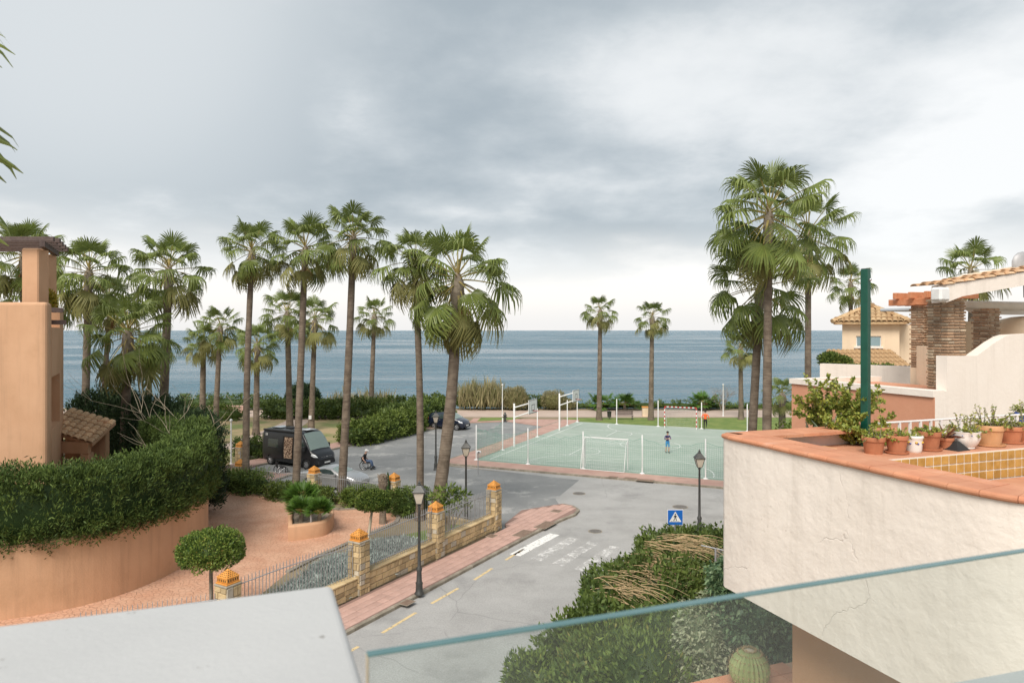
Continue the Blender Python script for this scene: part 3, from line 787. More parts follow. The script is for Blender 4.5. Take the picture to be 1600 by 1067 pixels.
# ------------------------------------------------------------------ palms
def frond_mesh(name, seed, petiole, fan, segs, droop, spread, m, arc_=0.25, ragged=0.0, el=0.0):
    gv = Vector((-math.sin(R(el)), 0, -math.cos(R(el))))      # world down seen from a frond raised by el
    r = random.Random(seed)
    V = []; Fc = []; Mi = []; Va = []
    # petiole: a flattened tapering strip with thickness, arching
    def pet(t): return Vector((petiole * t, 0, -arc_ * petiole * t * t))
    npz = 5
    for i in range(npz + 1):
        t = i / npz; w = 0.035 * (1 - .55 * t); q = pet(t)
        V += [q + Vector((0, w, 0.008)), q + Vector((0, 0, -w * .8)), q + Vector((0, -w, 0.008))]; Va += [.3 + .5 * (1 - t)] * 3
    for i in range(npz):
        a = i * 3
        for k in range(3):
            Fc.append((a + k, a + (k + 1) % 3, a + 3 + (k + 1) % 3, a + 3 + k)); Mi.append(1)
    base = pet(1.0); dirx = (pet(1.0) - pet(.8)).normalized()
    tilt = Matrix.Rotation(-math.asin(max(-1, min(1, dirx.z))), 3, 'Y')
    step = 2 * spread / segs
    tw = r.uniform(0, 1)
    for i in range(segs):
        a = -spread + (i + .5) * step + r.uniform(-.15, .15) * step
        fr = abs(a) / spread
        Ln = fan * (1.0 - .30 * fr ** 2) * r.uniform(.9, 1.06)
        j = 0.48 + r.uniform(-.04, .04)
        dr = droop * r.uniform(.7, 1.4) * (1 + .5 * fr)
        rows = [0.04, j * .6, j, (j + 1) / 2 - .04, .88, 1.0]
        cup = 0.16
        o = len(V); swing = r.uniform(-.10, .10)
        if ragged and r.random() < ragged: dr *= 2.2
        for k, q in enumerate(rows):
            rr = q * Ln
            e = max(0, (q - j) / (1 - j))
            half = math.tan(step / 2) * min(q, j) * Ln * (1 - .25 * e if e < .5 else (1 - e) * 1.75)
            half = max(half, 0.004)
            aa = a + swing * e
            out = Vector((math.cos(aa), math.sin(aa), 0)); sd_ = Vector((-math.sin(aa), math.cos(aa), 0))
            down = dr * Ln * e ** 1.6
            down = min(down, .62 * Ln)
            c_ = out * (rr - down * .45 * e) + gv * down + Vector((0, 0, -cup * rr * abs(math.sin(a)) * .6))
            fold = half * .5
            for p_ in (c_ + sd_ * half - Vector((0, 0, fold)), c_ + Vector((0, 0, fold * .4)), c_ - sd_ * half - Vector((0, 0, fold))):
                V.append(base + tilt @ p_)
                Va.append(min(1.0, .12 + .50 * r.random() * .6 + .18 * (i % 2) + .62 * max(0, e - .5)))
        for k in range(len(rows) - 1):
            for c2 in range(2):
                x0 = o + k * 3 + c2
                Fc.append((x0, x0 + 1, x0 + 4, x0 + 3)); Mi.append(0)
    me = bpy.data.meshes.new(name)
    me.from_pydata([tuple(q) for q in V], [], Fc)
    me.materials.append(m); me.materials.append(M['petiole'])
    me.polygons.foreach_set('material_index', Mi)
    at = me.attributes.new('var', 'FLOAT', 'POINT'); at.data.foreach_set('value', np.array(Va, dtype=np.float32))
    me.update()
    return me
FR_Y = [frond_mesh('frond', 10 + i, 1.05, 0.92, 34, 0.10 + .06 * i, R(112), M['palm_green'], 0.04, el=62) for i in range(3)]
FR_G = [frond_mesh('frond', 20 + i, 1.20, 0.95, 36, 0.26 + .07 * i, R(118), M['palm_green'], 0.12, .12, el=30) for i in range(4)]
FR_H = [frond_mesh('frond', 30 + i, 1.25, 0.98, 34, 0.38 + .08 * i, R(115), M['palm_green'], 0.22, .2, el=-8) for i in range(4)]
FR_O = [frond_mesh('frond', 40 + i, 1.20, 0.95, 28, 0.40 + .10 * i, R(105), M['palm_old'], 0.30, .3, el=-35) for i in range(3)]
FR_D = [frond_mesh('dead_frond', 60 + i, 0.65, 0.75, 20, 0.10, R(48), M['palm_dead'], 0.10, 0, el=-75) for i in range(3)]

def palm(base, top, r0, r1, crown, label, group, n=33, seed=1, bend=(0, 0), old=0.26, dead=10, lowest=-42):
    base = Vector(base); top = Vector(top)
    rn = random.Random(seed)
    root = thing('palm_tree', base, label, 'palm tree', group)
    pts = []; rad = []; K = 22
    for i in range(K + 1):
        t = i / K
        q = base.lerp(top, t) + Vector((bend[0], bend[1], 0)) * math.sin(PI * t)
        pts.append(q); rad.append((r0 + (r1 - r0) * min(1, t * 1.15)) * (1 + .35 * math.exp(-t * 22)) * (1 + rn.uniform(-.03, .03)))
    pts[0].z -= 0.08
    MB().tube(pts, rad, 14).build('trunk', M['trunk'], root)
    # fibrous head under the fronds
    ax = (pts[-1] - pts[-2]).normalized()
    MB().tube([top - ax * .75 * crown, top - ax * .35 * crown, top, top + ax * .3 * crown], [r1 * 1.02, r1 * 1.45, r1 * 1.25, r1 * .4], 12).build('crown_shaft', M['bark'], root)
    ga = PI * (3 - math.sqrt(5)); a0 = rn.uniform(0, 6.28)
    for i in range(n):
        t = (i + .5) / n
        el = 80 - (80 - lowest) * t ** 0.9 + rn.uniform(-8, 8)
        az = a0 + i * ga + rn.uniform(-.25, .25)
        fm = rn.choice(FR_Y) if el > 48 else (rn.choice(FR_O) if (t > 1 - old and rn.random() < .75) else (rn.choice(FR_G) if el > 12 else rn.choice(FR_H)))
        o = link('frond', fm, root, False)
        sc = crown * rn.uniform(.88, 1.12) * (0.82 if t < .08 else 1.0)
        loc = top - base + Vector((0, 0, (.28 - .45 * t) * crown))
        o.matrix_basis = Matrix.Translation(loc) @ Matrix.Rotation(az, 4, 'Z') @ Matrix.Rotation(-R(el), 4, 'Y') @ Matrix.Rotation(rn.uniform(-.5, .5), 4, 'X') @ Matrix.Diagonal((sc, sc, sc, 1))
    for i in range(dead):
        az = a0 + i * ga * 1.7 + rn.uniform(-.3, .3)
        o = link('dead_frond', rn.choice(FR_D), root, False)
        sc = crown * rn.uniform(.7, 1.0)
        loc = top - base + Vector((0, 0, -.2 * crown - .25 * rn.random()))
        o.matrix_basis = Matrix.Translation(loc) @ Matrix.Rotation(az, 4, 'Z') @ Matrix.Rotation(R(rn.uniform(68, 84)), 4, 'Y') @ Matrix.Rotation(rn.uniform(-.6, .6), 4, 'X') @ Matrix.Diagonal((sc, sc, sc, 1))
    return root
def palm_px(bx, D, tx, ty, w_px, crown_px, label, group, zb=0.0, Dt=None, **kw):
    # bx: trunk column at the ground, D: distance of the foot, (tx, ty): where the fronds spring from
    b_ = Vector(((bx - 800) / F * D, D, zb)); t_ = Q(tx, ty, Dt or D)
    r1 = w_px / F * D / 2 * .78
    ty = ty - (18 if D < 56 and tx < 800 else (9 if D >= 56 else 4))
    return palm(b_, t_, r1 * 1.3, r1, crown_px / F * D / 1.95, label, group, **kw)
GP = 'palms of the garden row beside the car park'
GF = 'palms standing along the seafront'
palm_px(384, 41.5, 394, 394, 11, 56, 'tall straight palm with dead skirt, beside the rear of the black van', GP, seed=1, bend=(-.1, 0), dead=12)
palm_px(462, 40.0, 477, 392, 12, 58, 'tall palm standing in front of the sliding door of the black van', GP, seed=2)
palm_px(533, 39.1, 552, 374, 13, 62, 'tallest garden palm, its foot beside the silver coupe', GP, seed=3, bend=(.05, 0), dead=10)
palm_px(656, 35.2, 648, 412, 12, 64, 'slim curved palm rising behind the nearest street lamp', GP, seed=4, n=29, bend=(.12, 0), dead=4)
palm_px(679, 34.3, 715, 440, 20, 96, 'thick leaning palm with a broad drooping crown by the stone fence', GP, seed=5, n=36, bend=(.22, 0), old=.3, dead=4, lowest=-62)
palm_px(250, 40.5, 264, 425, 15, 66, 'palm with round full crown behind the dark cypress hedge', GP, seed=6, dead=8)
palm_px(130, 43, 139, 428, 13, 66, 'palm with thick brown dead skirt near the orange house', GP, seed=7, dead=22, old=.25)
palm_px(192, 37, 200, 525, 16, 76, 'short bushy palm in front of the taller ones behind the hedge', GP, seed=8, n=32, dead=3, lowest=-55)
palm_px(36, 45, 38, 400, 13, 66, 'palm whose crown rises behind the brown pergola', GP, seed=9)
palm_px(98, 50, 60, 470, 12, 62, 'palm half hidden by the orange pillar of the house', GP, seed=10, n=28)
palm_px(155, 52, 172, 475, 9, 50, 'palm seen behind the short bushy palm', GP, seed=11, n=28)
palm_px(230, 72, 236, 548, 9, 36, 'small palm in front of the sea behind the cypress hedge', GF, seed=12, n=26, dead=4)
palm_px(316, 68, 318, 535, 10, 36, 'small palm with dry lower leaves beside the bare branched tree', GF, seed=13, n=24, old=.4, dead=8)
palm_px(336, 66, 344, 513, 9, 40, 'slender seafront palm leaning beside the bare branched tree', GF, seed=14, n=26, dead=4)
palm_px(400, 64, 402, 540, 10, 40, 'short palm on the dry lawn by the stone footpath', GF, seed=15, n=28, dead=3)
palm_px(453, 68, 449, 491, 10, 44, 'palm on the dry lawn right of the footpath', GF, seed=16, n=28, dead=10, old=.3)
palm_px(486, 67, 492, 502, 9, 42, 'palm on the dry lawn with white tag on its trunk', GF, seed=17, n=26, dead=5)
palm_px(579, 78, 585, 494, 8, 34, 'lone slim palm rising from the hedge beyond the car park', GF, seed=18, n=26, dead=4)
palm_px(936, 74.5, 938, 487, 8, 30, 'slim palm on the seafront lawn nearer the basketball hoops', GF, seed=19, n=26, dead=5)
palm_px(1017, 74.5, 1019, 497, 8, 31, 'slim palm on the seafront lawn beside the cream litter bin', GF, seed=20, n=26, dead=4)
palm_px(1158, 75, 1157, 545, 8, 31, 'shorter slim palm on the seafront by the bare shrub', GF, seed=21, n=24, dead=5, old=.3)
GR = 'big palms behind the neighbour terrace'
palm_px(1197, 33, 1201, 338, 15, 104, 'huge palm with the highest crown behind the terrace', GR, seed=32, n=34, bend=(0, 0), old=.14, dead=3, lowest=-58)
palm_px(1168, 36, 1188, 452, 15, 92, 'big palm with lower crown just under the highest one', GR, seed=23, n=30, old=.16, dead=3, lowest=-52)
palm_px(1262, 44, 1263, 372, 11, 74, 'palm with slim pale trunk behind the salmon wall', GR, seed=24, n=31, old=.25, dead=6)
palm_px(1331, 62, 1329, 445, 8, 38, 'far palm rising behind the small tiled roof tower', GF, seed=25, n=24, dead=6)
palm_px(1516, 58, 1517, 425, 9, 54, 'far palm showing above the white villa roof', GF, seed=26, n=28, dead=0)
palm_px(1222, 58, 1222, 618, 12, 32, 'stubby little palm left of the salmon wall', GF, seed=27, n=24, dead=6)
# white tag on a trunk, hung there
q = Q(484.5, 652, 66.6)
tag(MB().box(q, (.26, .02, .36), bev=.005).build('paper_notice', M['white_paint']), 'small white paper notice fixed to a palm trunk', 'notice')
# ------------------------------------------------------------------ left: curved garden wall, hedges, house
def spline(pts, n):
    pts = [Vector((p[0], p[1], 0)) for p in pts]; out = []
    for i in range(len(pts) - 1):
        p0 = pts[max(0, i - 1)]; p1 = pts[i]; p2 = pts[i + 1]; p3 = pts[min(len(pts) - 1, i + 2)]
        for k in range(n):
            t = k / n
            out.append(.5 * ((2 * p1) + (p2 - p0) * t + (2 * p0 - 5 * p1 + 4 * p2 - p3) * t * t + (3 * p1 - p0 - 3 * p2 + p3) * t ** 3))
    out.append(pts[-1]); return out
wl = spline([(-30, 18.6), (-22, 21.3), (-17.2, 23.0), (-14.9, 24.4), (-13.75, 26.4), (-13.35, 29.0), (-13.9, 31.8), (-15.4, 34.2), (-18, 36.5)], 8)
def ribbon(line, w, z0, z1, taper=0.0):
    b_ = MB(); n = len(line)
    L_ = []; R_ = []
    for i, q in enumerate(line):
        d = (line[min(n - 1, i + 1)] - line[max(0, i - 1)]).normalized(); nn_ = Vector((d.y, -d.x, 0))
        L_.append(q + nn_ * w / 2); R_.append(q - nn_ * w / 2)
    vs = [(p.x, p.y, z0) for p in L_] + [(p.x, p.y, z1) for p in L_] + [(p.x, p.y, z1) for p in R_] + [(p.x, p.y, z0) for p in R_]
    fs = []
    for i in range(n - 1):
        for a in range(3): fs.append((a * n + i, a * n + i + 1, (a + 1) * n + i + 1, (a + 1) * n + i))
    b_.add(vs, fs, 0, True)
    b_.f += [[0, n, 2 * n, 3 * n], [n - 1, 2 * n - 1, 3 * n - 1, 4 * n - 1][::-1]]; b_.m += [0, 0]; b_.s += [False, False]
    return b_
th = thing('garden_wall', (-14.5, 25, 0), 'curved orange stucco garden wall under the clipped cypress hedge', 'wall')
wb_ = ribbon(wl, 0.34, -0.1, 2.35)
o = wb_.build('stucco_face', M['stucco_orange'], th)
for pl in o.data.polygons: pl.use_smooth = False
bpy.context.view_layer.update()
inner = ribbon(wl, 0.30, 2.35, 2.42).build('wall_cap', M['stucco_orange'], th)
hw = []
for i, q in enumerate(wl):
    d = (wl[min(len(wl) - 1, i + 1)] - wl[max(0, i - 1)]).normalized(); hw.append(q - Vector((d.y, -d.x, 0)) * 0.55)
hz1 = []
for i, q in enumerate(hw):
    t_ = i / (len(hw) - 1); hz1.append(4.45 + .35 * math.sin(t_ * 9) * .5 + .25 * t_)
hedge('cypress_hedge', [(q.x, q.y) for q in hw], 1.75, 2.15, hz1, 150000, 0.16, M['cypress'], 'clipped green cypress hedge growing along the curved orange wall', 'hedge', None, seed=3, up=1.0, amp=0.17, aspect=.26, spread=.75, over=.35, k=1.9, stick=.07)
# taller dark cypress bushes behind
def cyp(x0, y0, x1, y1, zt, seed, label, n=16000, w=2.4):
    hedge('cypress_bush', [(x0, y0), ((x0 + x1) / 2, (y0 + y1) / 2), (x1, y1)], w, 0.0, zt, n, 0.20, M['cypress_dark'], label, 'hedge', None, seed=seed, up=1.1, amp=.16, aspect=.28, spread=.7, stick=.05)
cyp(-25.0, 40.5, -20.5, 39.5, 5.7, 11, 'dark cypress hedge beside the tiled porch roof', 20000, 2.8)
cyp(-21.0, 38.6, -17.3, 36.6, 5.3, 12, 'dark green cypress mass behind the clipped hedge', 20000, 2.8)
cyp(-17.6, 37.2, -15.2, 35.0, 4.9, 13, 'cypress bush at the end of the curved wall', 14000, 2.4)

# orange house
hs = thing('orange_house', (-19, 29, 0), 'orange stucco house with rounded corners and a brown pergola on top', 'house')
A = Vector((-18.45, 28.0)); B_ = Vector((-21.6, 33.9)); Zt = 10.62
def rounded(poly, r, n=5):
    out = []
    m_ = len(poly)
    for i in range(m_):
        p = Vector(poly[i]); a = (Vector(poly[i - 1]) - p).normalized(); c = (Vector(poly[(i + 1) % m_]) - p).normalized()
        s0 = p + a * r; s1 = p + c * r
        for k in range(n + 1):
            t_ = k / n; out.append((1 - t_) ** 2 * s0 + 2 * t_ * (1 - t_) * p + t_ * t_ * s1)
    return out
side = (B_ - A).normalized()
nrmS = Vector((side.y, -side.x))         # faces right, towards the garden
# wall ring with a deep window opening in the side wall: built from pieces
def wall_seg(mb, a, c, z0, z1, th_):
    d = (c - a).normalized(); n_ = Vector((d.y, -d.x))
    poly = [a, c, c - n_ * th_, a - n_ * th_]
    mb.prism([(p.x, p.y) for p in poly], z0, z1)
w0 = A + side * 1.35; w1 = A + side * 4.9
fm = MB()
rc = rounded([A + side * 1.35, A, A + Vector((-1.6, 0))], 0.35)
poly = [A + side * 1.35] + rc[6:12] + [Vector((-34, 28.0)), Vector((-34, 29.4)), A + side * 1.35 - nrmS * 1.2]
fm.prism([(p.x, p.y) for p in poly], 0, Zt)
o = fm.build('front_wall', M['stucco_orange'], hs)
bv = o.modifiers.new('soft', 'BEVEL'); bv.width = 0.14; bv.segments = 3; bv.limit_method = 'ANGLE'; bv.angle_limit = R(50)
sw = MB()
wall_seg(sw, w0 + side * .001, w1, 0, 5.35, .5)
wall_seg(sw, w0 + side * .001, w1, 7.55, 9.62, .5)
wall_seg(sw, w1 + side * .001, B_, 0, Zt - .25, .5)
sw.build('side_wall', M['stucco_orange'], hs)
wd = MB(); wall_seg(wd, w0 - nrmS * .42, w1 - nrmS * .42, 5.36, 7.54, .04); wd.build('window_recess', M['stucco_orange'], hs)
bk = MB().prism([(-34, 29.5), (-19.9, 29.5), (-22.6, 33.9), (-34, 33.9)], 0, 9.4); bk.build('roof_terrace', M['stucco_orange'], hs)
for k, (t0, zz) in enumerate([(1.6, 10.35), (3.2, 9.85)]):
    p_ = A + side * (t0 + .3) + nrmS * .05
    MB().box((p_.x, p_.y, zz), (.62, .18, .2), rz=math.atan2(nrmS.y, nrmS.x), bev=.01).build('beam', M['dark_wood'], hs)
# pillar and pergola
pc_ = Q(48, 430, 30.0); pz1 = Q(48, 388, 30).z
MB().box((pc_.x, 30.3, (Zt - 1.2 + pz1) / 2), (.72, .72, pz1 - Zt + 1.2), bev=.05).build('pergola_pillar', M['stucco_orange'], hs)
MB().box((-21.6, 32.6, (Zt - 1.2 + pz1) / 2), (.66, .66, pz1 - Zt + 1.2), bev=.05).build('pergola_pillar', M['stucco_orange'], hs)
for dx in (-.1,):
    MB().box((pc_.x - .1, 31.4, pz1 + .12), (.2, 4.2, .24), rz=R(26), bev=.01).build('pergola_beam', M['dark_wood'], hs)
for k in range(8):
    yy = 29.6 + k * .55
    xe = -19.25 - (yy - 29.6) * .53 + .2 * (k % 2)
    MB().box(((xe - 32) / 2, yy, pz1 + .34), (xe + 32, .12, .2), bev=.01).build('pergola_slat', M['dark_wood'], hs)
shrub('yellow_plant', [((-20.55, 31.2, 10.7), (.30, .4, .55))], 900, .11, M['yellow_leaf'], 'yellow-green plant between the pergola pillars of the orange house', 'plant', None, base=(-20.55, 31.2, 9.4), seed=31)
# porch with small tiled roof
ph = thing('tiled_porch', (-20.3, 34.6, 0), 'small porch with sloping clay tile roof beside the orange house', 'porch')
e0 = Q(103, 640, 34.2); e1 = Q(171, 657, 33.4); ev0 = Q(101, 672, 32.6); 
pr0 = Vector((-21.9, 34.9, 5.62)); prx = Vector((2.45, -.35, -.62)); pry = Vector((-.10, -1.75, -.78))
nt_ = 7; nr_ = 6
dxu = prx / nt_; dyu = pry / nr_
zn = prx.cross(pry).normalized(); zn = zn if zn.z > 0 else -zn
deck_ = MB().add([pr0 - zn * .03, pr0 + prx - zn * .03, pr0 + prx + pry - zn * .03, pr0 + pry - zn * .03, pr0 - zn * .16, pr0 + prx - zn * .16, pr0 + prx + pry - zn * .16, pr0 + pry - zn * .16], [(0, 1, 2, 3), (7, 6, 5, 4), (0, 4, 5, 1), (1, 5, 6, 2), (2, 6, 7, 3), (3, 7, 4, 0)])
deck_.build('roof_deck', M['stucco_orange'], ph)
# curved clay tiles, each its own
def clay_tile(len_, wid, m):
    b_ = MB(); n = 6; vs = []
    for e in (0, 1):
        for s_ in (1.0, .8):
            for k in range(n + 1):
                a = PI * k / n
                r_ = wid / 2 * s_ * (1.0 if e == 0 else .86)
                vs.append((-len_ / 2 + e * len_, math.cos(a) * r_, math.sin(a) * r_ * .62))
    q = n + 1
    fs = []
    for k in range(n):
        fs += [(k, k + 1, 2 * q + k + 1, 2 * q + k), (q + k, 3 * q + k, 3 * q + k + 1, q + k + 1), (k, q + k, q + k + 1, k + 1), (2 * q + k, 2 * q + k + 1, 3 * q + k + 1, 3 * q + k)]
    fs += [(0, 2 * q, 3 * q, q), (n, q + n, 3 * q + n, 2 * q + n)]
    b_.add(vs, fs, 0, True)
    return b_.mesh('roof_tile', m)
tl = clay_tile(dyu.length * 1.25, dxu.length * .98, M['roof_tile'])
ydir = pry.normalized(); xdir = prx.normalized()
bas = Matrix(((-ydir).to_tuple(), (zn.cross(-ydir)).to_tuple(), zn.to_tuple())).transposed().to_4x4()
random.seed(2)
for i in range(nt_):
    for j in range(nr_):
        c_ = pr0 + dxu * (i + .5) + dyu * (j + .5) + zn * (.004 + .012 * ((nr_ - j) % 2))
        o = link('roof_tile', tl, ph)
        o.matrix_basis = Matrix.Translation(c_) @ bas @ Matrix.Rotation(R(4), 4, 'Y') @ Matrix.Rotation(random.uniform(-.03, .03), 4, 'Z')
MB().prism([(-21.9, 34.8), (-19.7, 34.45), (-19.75, 34.2), (-21.9, 34.5)], 3.2, 5.1).build('porch_wall', M['stucco_orange'], ph)
MB().prism([(-21.9, 33.35), (-19.72, 33.0), (-19.75, 32.78), (-21.9, 33.1)], 3.75, 4.28).build('porch_beam', M['stucco_orange'], ph)
MB().box((-19.95, 33.05, 1.9), (.42, .42, 3.72), bev=.03).build('porch_pillar', M['stucco_orange'], ph)
MB().box((-21.2, 34.0, 1.6), (.5, .5, 3.2), bev=.15).build('porch_pillar', M['stucco_orange'], ph)

# ------------------------------------------------------------------ stone fence along the street
random.seed(11)
def stone_mesh(w, h, d):
    b_ = MB(); x, z = w / 2, h / 2
    j = lambda s_: random.uniform(-s_, s_)
    f = [(-x + j(.02), 0, -z + j(.015)), (x + j(.02), 0, -z + j(.015)), (x + j(.02), 0, z + j(.015)), (-x + j(.02), 0, z + j(.015))]
    fr = [(p[0] * .9, -d * random.uniform(.75, 1.15), p[2] * .86) for p in f]
    return b_.add(f + fr, [(4, 5, 6, 7), (0, 1, 5, 4), (1, 2, 6, 5), (2, 3, 7, 6), (3, 0, 4, 7)])
NST = [0]
def clad(parent, a, c, z0, z1, wmin=.18, wmax=.42, row=.19):
    # irregular stones on the face from a to c (seen from the right-hand side of a->c)
    d = (c - a); Ln = d.length; d.normalize(); rz = math.atan2(d.y, d.x)
    z = z0 + .006
    while z < z1 - .05:
        h = min(row * random.uniform(.75, 1.35), z1 - z)
        if z1 - z - h < .07: h = z1 - z
        x = 0
        while x < Ln - .02:
            w = random.uniform(wmin, wmax)
            if Ln - x - w < wmin * .7: w = Ln - x
            o = stone_mesh(w - .022, h - .022, .032).build('stone', M['stone_a'] if random.random() < .8 else M['stone_b'])
            q = a + d * (x + w / 2); o.location = (q.x, q.y, z + h / 2); o.rotation_euler = (0, 0, rz)
            adopt(o, parent); NST[0] += 1
            x += w
        z += h
cap_me = None
def lantern_cap(x, y, z, rz, label):
    th_ = thing('pillar_cap', (x, y, z), label, 'pillar cap', 'orange clay caps on the fence pillars', rz)
    b_ = MB(); s = .235
    b_.box((0, 0, .025), (.50, .50, .05), bev=.012)
    b_.box((0, 0, .125), (.45, .45, .15), bev=.015)
    b_.build('base', M['cap_clay'], th_, False)
    rf = MB().add([(-s, -s, .205), (s, -s, .205), (s, s, .205), (-s, s, .205), (0, 0, .42)], [(0, 1, 4), (1, 2, 4), (2, 3, 4), (3, 0, 4), (3, 2, 1, 0)])
    r_ = rf.build('pyramid', M['cap_clay'], th_, False)
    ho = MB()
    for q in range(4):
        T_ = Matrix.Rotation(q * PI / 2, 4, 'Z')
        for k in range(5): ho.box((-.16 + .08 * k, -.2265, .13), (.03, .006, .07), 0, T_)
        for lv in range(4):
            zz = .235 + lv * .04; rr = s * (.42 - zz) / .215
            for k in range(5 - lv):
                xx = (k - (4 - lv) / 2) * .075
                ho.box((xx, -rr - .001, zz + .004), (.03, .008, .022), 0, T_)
    ho.build('painted_hole', M['hole_shade'], th_, False)  # dark blocks proud of the clay, shade of pierced holes given as colour
def pillar(x, y, z1, rz, label, faces=('f', 'r'), size=.5, caplabel=None):
    th_ = thing('fence_pillar', (x, y, 0), label, 'pillar', 'stone pillars of the garden fence')
    h_ = size / 2
    T_ = Matrix.Translation((x, y, 0)) @ Matrix.Rotation(rz, 4, 'Z')
    MB().box((0, 0, z1 / 2 - .05), (size, size, z1 + .1 - .06), 0, T_).build('core', M['mortar'], th_)
    cn = {'f': ((-h_, -h_), (h_, -h_)), 'r': ((h_, -h_), (h_, h_)), 'l': ((-h_, h_), (-h_, -h_)), 'b': ((h_, h_), (-h_, h_))}
    for f_ in faces:
        a, c = [T_ @ Vector((*q, 0)) for q in cn[f_]]
        clad(th_, a, c, 0.1, z1 - .06, .16, .30, .2)
    MB().box((0, 0, z1 - .03), (size + .05, size + .05, .06), 0, T_, bev=.012).build('top_slab', M['stone_b'], th_)
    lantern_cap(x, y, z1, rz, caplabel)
# picket: a bar with a spear tip
def picket_mesh(h):
    return MB().add([(-.009, -.009, 0), (.009, -.009, 0), (.009, .009, 0), (-.009, .009, 0), (-.009, -.009, h), (.009, -.009, h), (.009, .009, h), (-.009, .009, h), (0, 0, h + .07)],
                    [(0, 1, 5, 4), (1, 2, 6, 5), (2, 3, 7, 6), (3, 0, 4, 7), (4, 5, 8), (5, 6, 8), (6, 7, 8), (7, 4, 8)]).mesh('picket', M['fence_iron'])
def panel(a, c, z0, z1, label, step=.125, arch=0.0, za=None):
    d = c - a; Ln = d.length; dn = d.normalized()
    th_ = thing('railing_panel', ((a + c) / 2)[:2] + (z0,), label, 'railing', 'iron railing panels of the garden fence')
    n = int(Ln / step); me = picket_mesh(z1 - z0)
    for i in range(n):
        t_ = (i + .5) / n; q = a + d * t_
        o = link('picket', me); o.location = (q.x, q.y, z0 + arch * math.sin(PI * t_)); o.rotation_euler = (0, 0, math.atan2(d.y, d.x)); adopt(o, th_)
    for zz in (z0 + .10, z1 - .16):
        K = 10 if arch else 1
        MB().tube([a + d * (k / K) + Vector((0, 0, zz + arch * math.sin(PI * k / K))) for k in range(K + 1)], .017, 6).build('rail', M['fence_iron'], th_)
wn = Vector((-SN.x, -SN.y, 0))
def FP(s, n=-1.92): return S(s, n)
p2 = FP(3.30); p3 = FP(7.96); p4 = FP(12.62); p1 = Vector((-8.45, 20.95, 0))
rz_s = math.atan2(SD.y, SD.x)
pillar(p2.x, p2.y, 2.0, rz_s, 'stone pillar between the low wall end and the long street fence', ('f', 'l'), .52, 'orange clay pyramid cap on the pillar over the low wall end')
pillar(p3.x, p3.y, 2.0, rz_s, 'stone pillar behind the tall street lamp', ('f', 'l'), .52, 'orange clay pyramid cap on the pillar behind the tall street lamp')
pillar(p4.x, p4.y, 2.0, rz_s, 'corner stone pillar at the car park entrance', ('f', 'r', 'l'), .52, 'orange clay pyramid cap on the corner pillar at the car park entrance')
pillar(p1.x, p1.y, 2.0, rz_s, 'stone pillar beside the big round topiary tree', ('f', 'l'), .52, 'orange clay pyramid cap beside the big round topiary tree')
def low_wall(a, c, h, label, capm=M['stone_b']):
    th_ = thing('stone_wall', ((a + c) / 2)[:2] + (0,), label, 'wall', 'low stone walls of the garden fence')
    d = (c - a); mid = (a + c) / 2; rz = math.atan2(d.y, d.x)
    MB().box((mid.x, mid.y, h / 2 - .07), (d.length, .34, h + .06), rz=rz).build('core', M['mortar'], th_)
    n_ = Vector((d.y, -d.x, 0)).normalized() * .17
    clad(th_, a + n_, c + n_, .1, h - .04, .2, .46, .2)
    k = max(2, round(d.length / .7)); l = d.length / k
    for i in range(k):
        q = a + d.normalized() * (i + .5) * l
        MB().box((q.x, q.y, h - .005), (l - .01, .42, .06), rz=rz, bev=.01).build('coping_stone', M['stone_a'], th_)
u_ = SD * .262
low_wall(p2 + u_, p3 - u_, .80, 'low stone wall below the railing behind the tall street lamp')
low_wall(p3 + u_, p4 - u_, .80, 'low stone wall ending at the corner pillar')
low_wall(p2 - SD * 2.2, p2 - u_, .74, 'short low stone wall running out beside the white parapet')
panel(p2 + u_, p3 - u_, .86, 2.2, 'iron railing between the wall end pillar and the lamp pillar')
panel(p3 + u_, p4 - u_, .86, 2.02, 'iron railing between the lamp pillar and the corner pillar')
panel(p1 + u_, p2 - u_ + SN * .0, .50, 1.98, 'arched iron railing beside the grey-leaved bed', arch=.08)
panel(Vector((-11.9, 19.3, 0)), p1 - Vector((.26, .16, 0)), .45, 1.72, 'iron railing between the curved wall and the topiary pillar')
# car park side
q5 = Vector((-6.2, 37.0, 0)); q6 = Vector((-11.1, 39.5, 0)); q7 = Vector((-16.2, 42.0, 0)); q8 = Vector((-18.5, 48, 0))
rzp = math.atan2(q5.y - q6.y, q5.x - q6.x)
pillar(q5.x, q5.y, 1.62, rzp, 'squat stone pillar behind the clipped small tree', ('f', 'r'), .5, 'orange clay pyramid cap behind the clipped small tree')
pillar(q6.x, q6.y, 1.5, rzp, 'squat stone pillar in front of the silver coupe', ('f', 'r'), .55, 'orange clay pyramid cap in front of the black van')
pillar(q7.x, q7.y, 1.42, rzp, 'stone pillar at the bend of the car park fence', ('f', 'r'), .5, 'orange clay pyramid cap at the fence bend by the slim palm trunk')
pillar(q8.x, q8.y, 1.55, rzp, 'farthest stone pillar of the car park fence', ('f', 'r'), .5, 'orange clay pyramid cap on the farthest fence pillar')
def back_panel(a, c, zt, label):
    d = (c - a).normalized() * .27
    panel(a + d, c - d, .30, zt, label, .13)
    th_ = thing('fence_plinth', ((a + c) / 2)[:2] + (0,), 'low stone plinth under ' + label, 'plinth')
    mid = (a + c) / 2
    MB().box((mid.x, mid.y, .10), ((c - a).length - .5, .28, .38), rz=math.atan2((c - a).y, (c - a).x), bev=.02).build('block', M['stone_a'], th_)
back_panel(q5, p4, 1.5, 'the railing from the corner pillar to the clipped small tree')
back_panel(q6, q5, 1.5, 'the railing in front of the silver coupe')
back_panel(q7, q6, 1.45, 'the railing in front of the parked wheelchair')
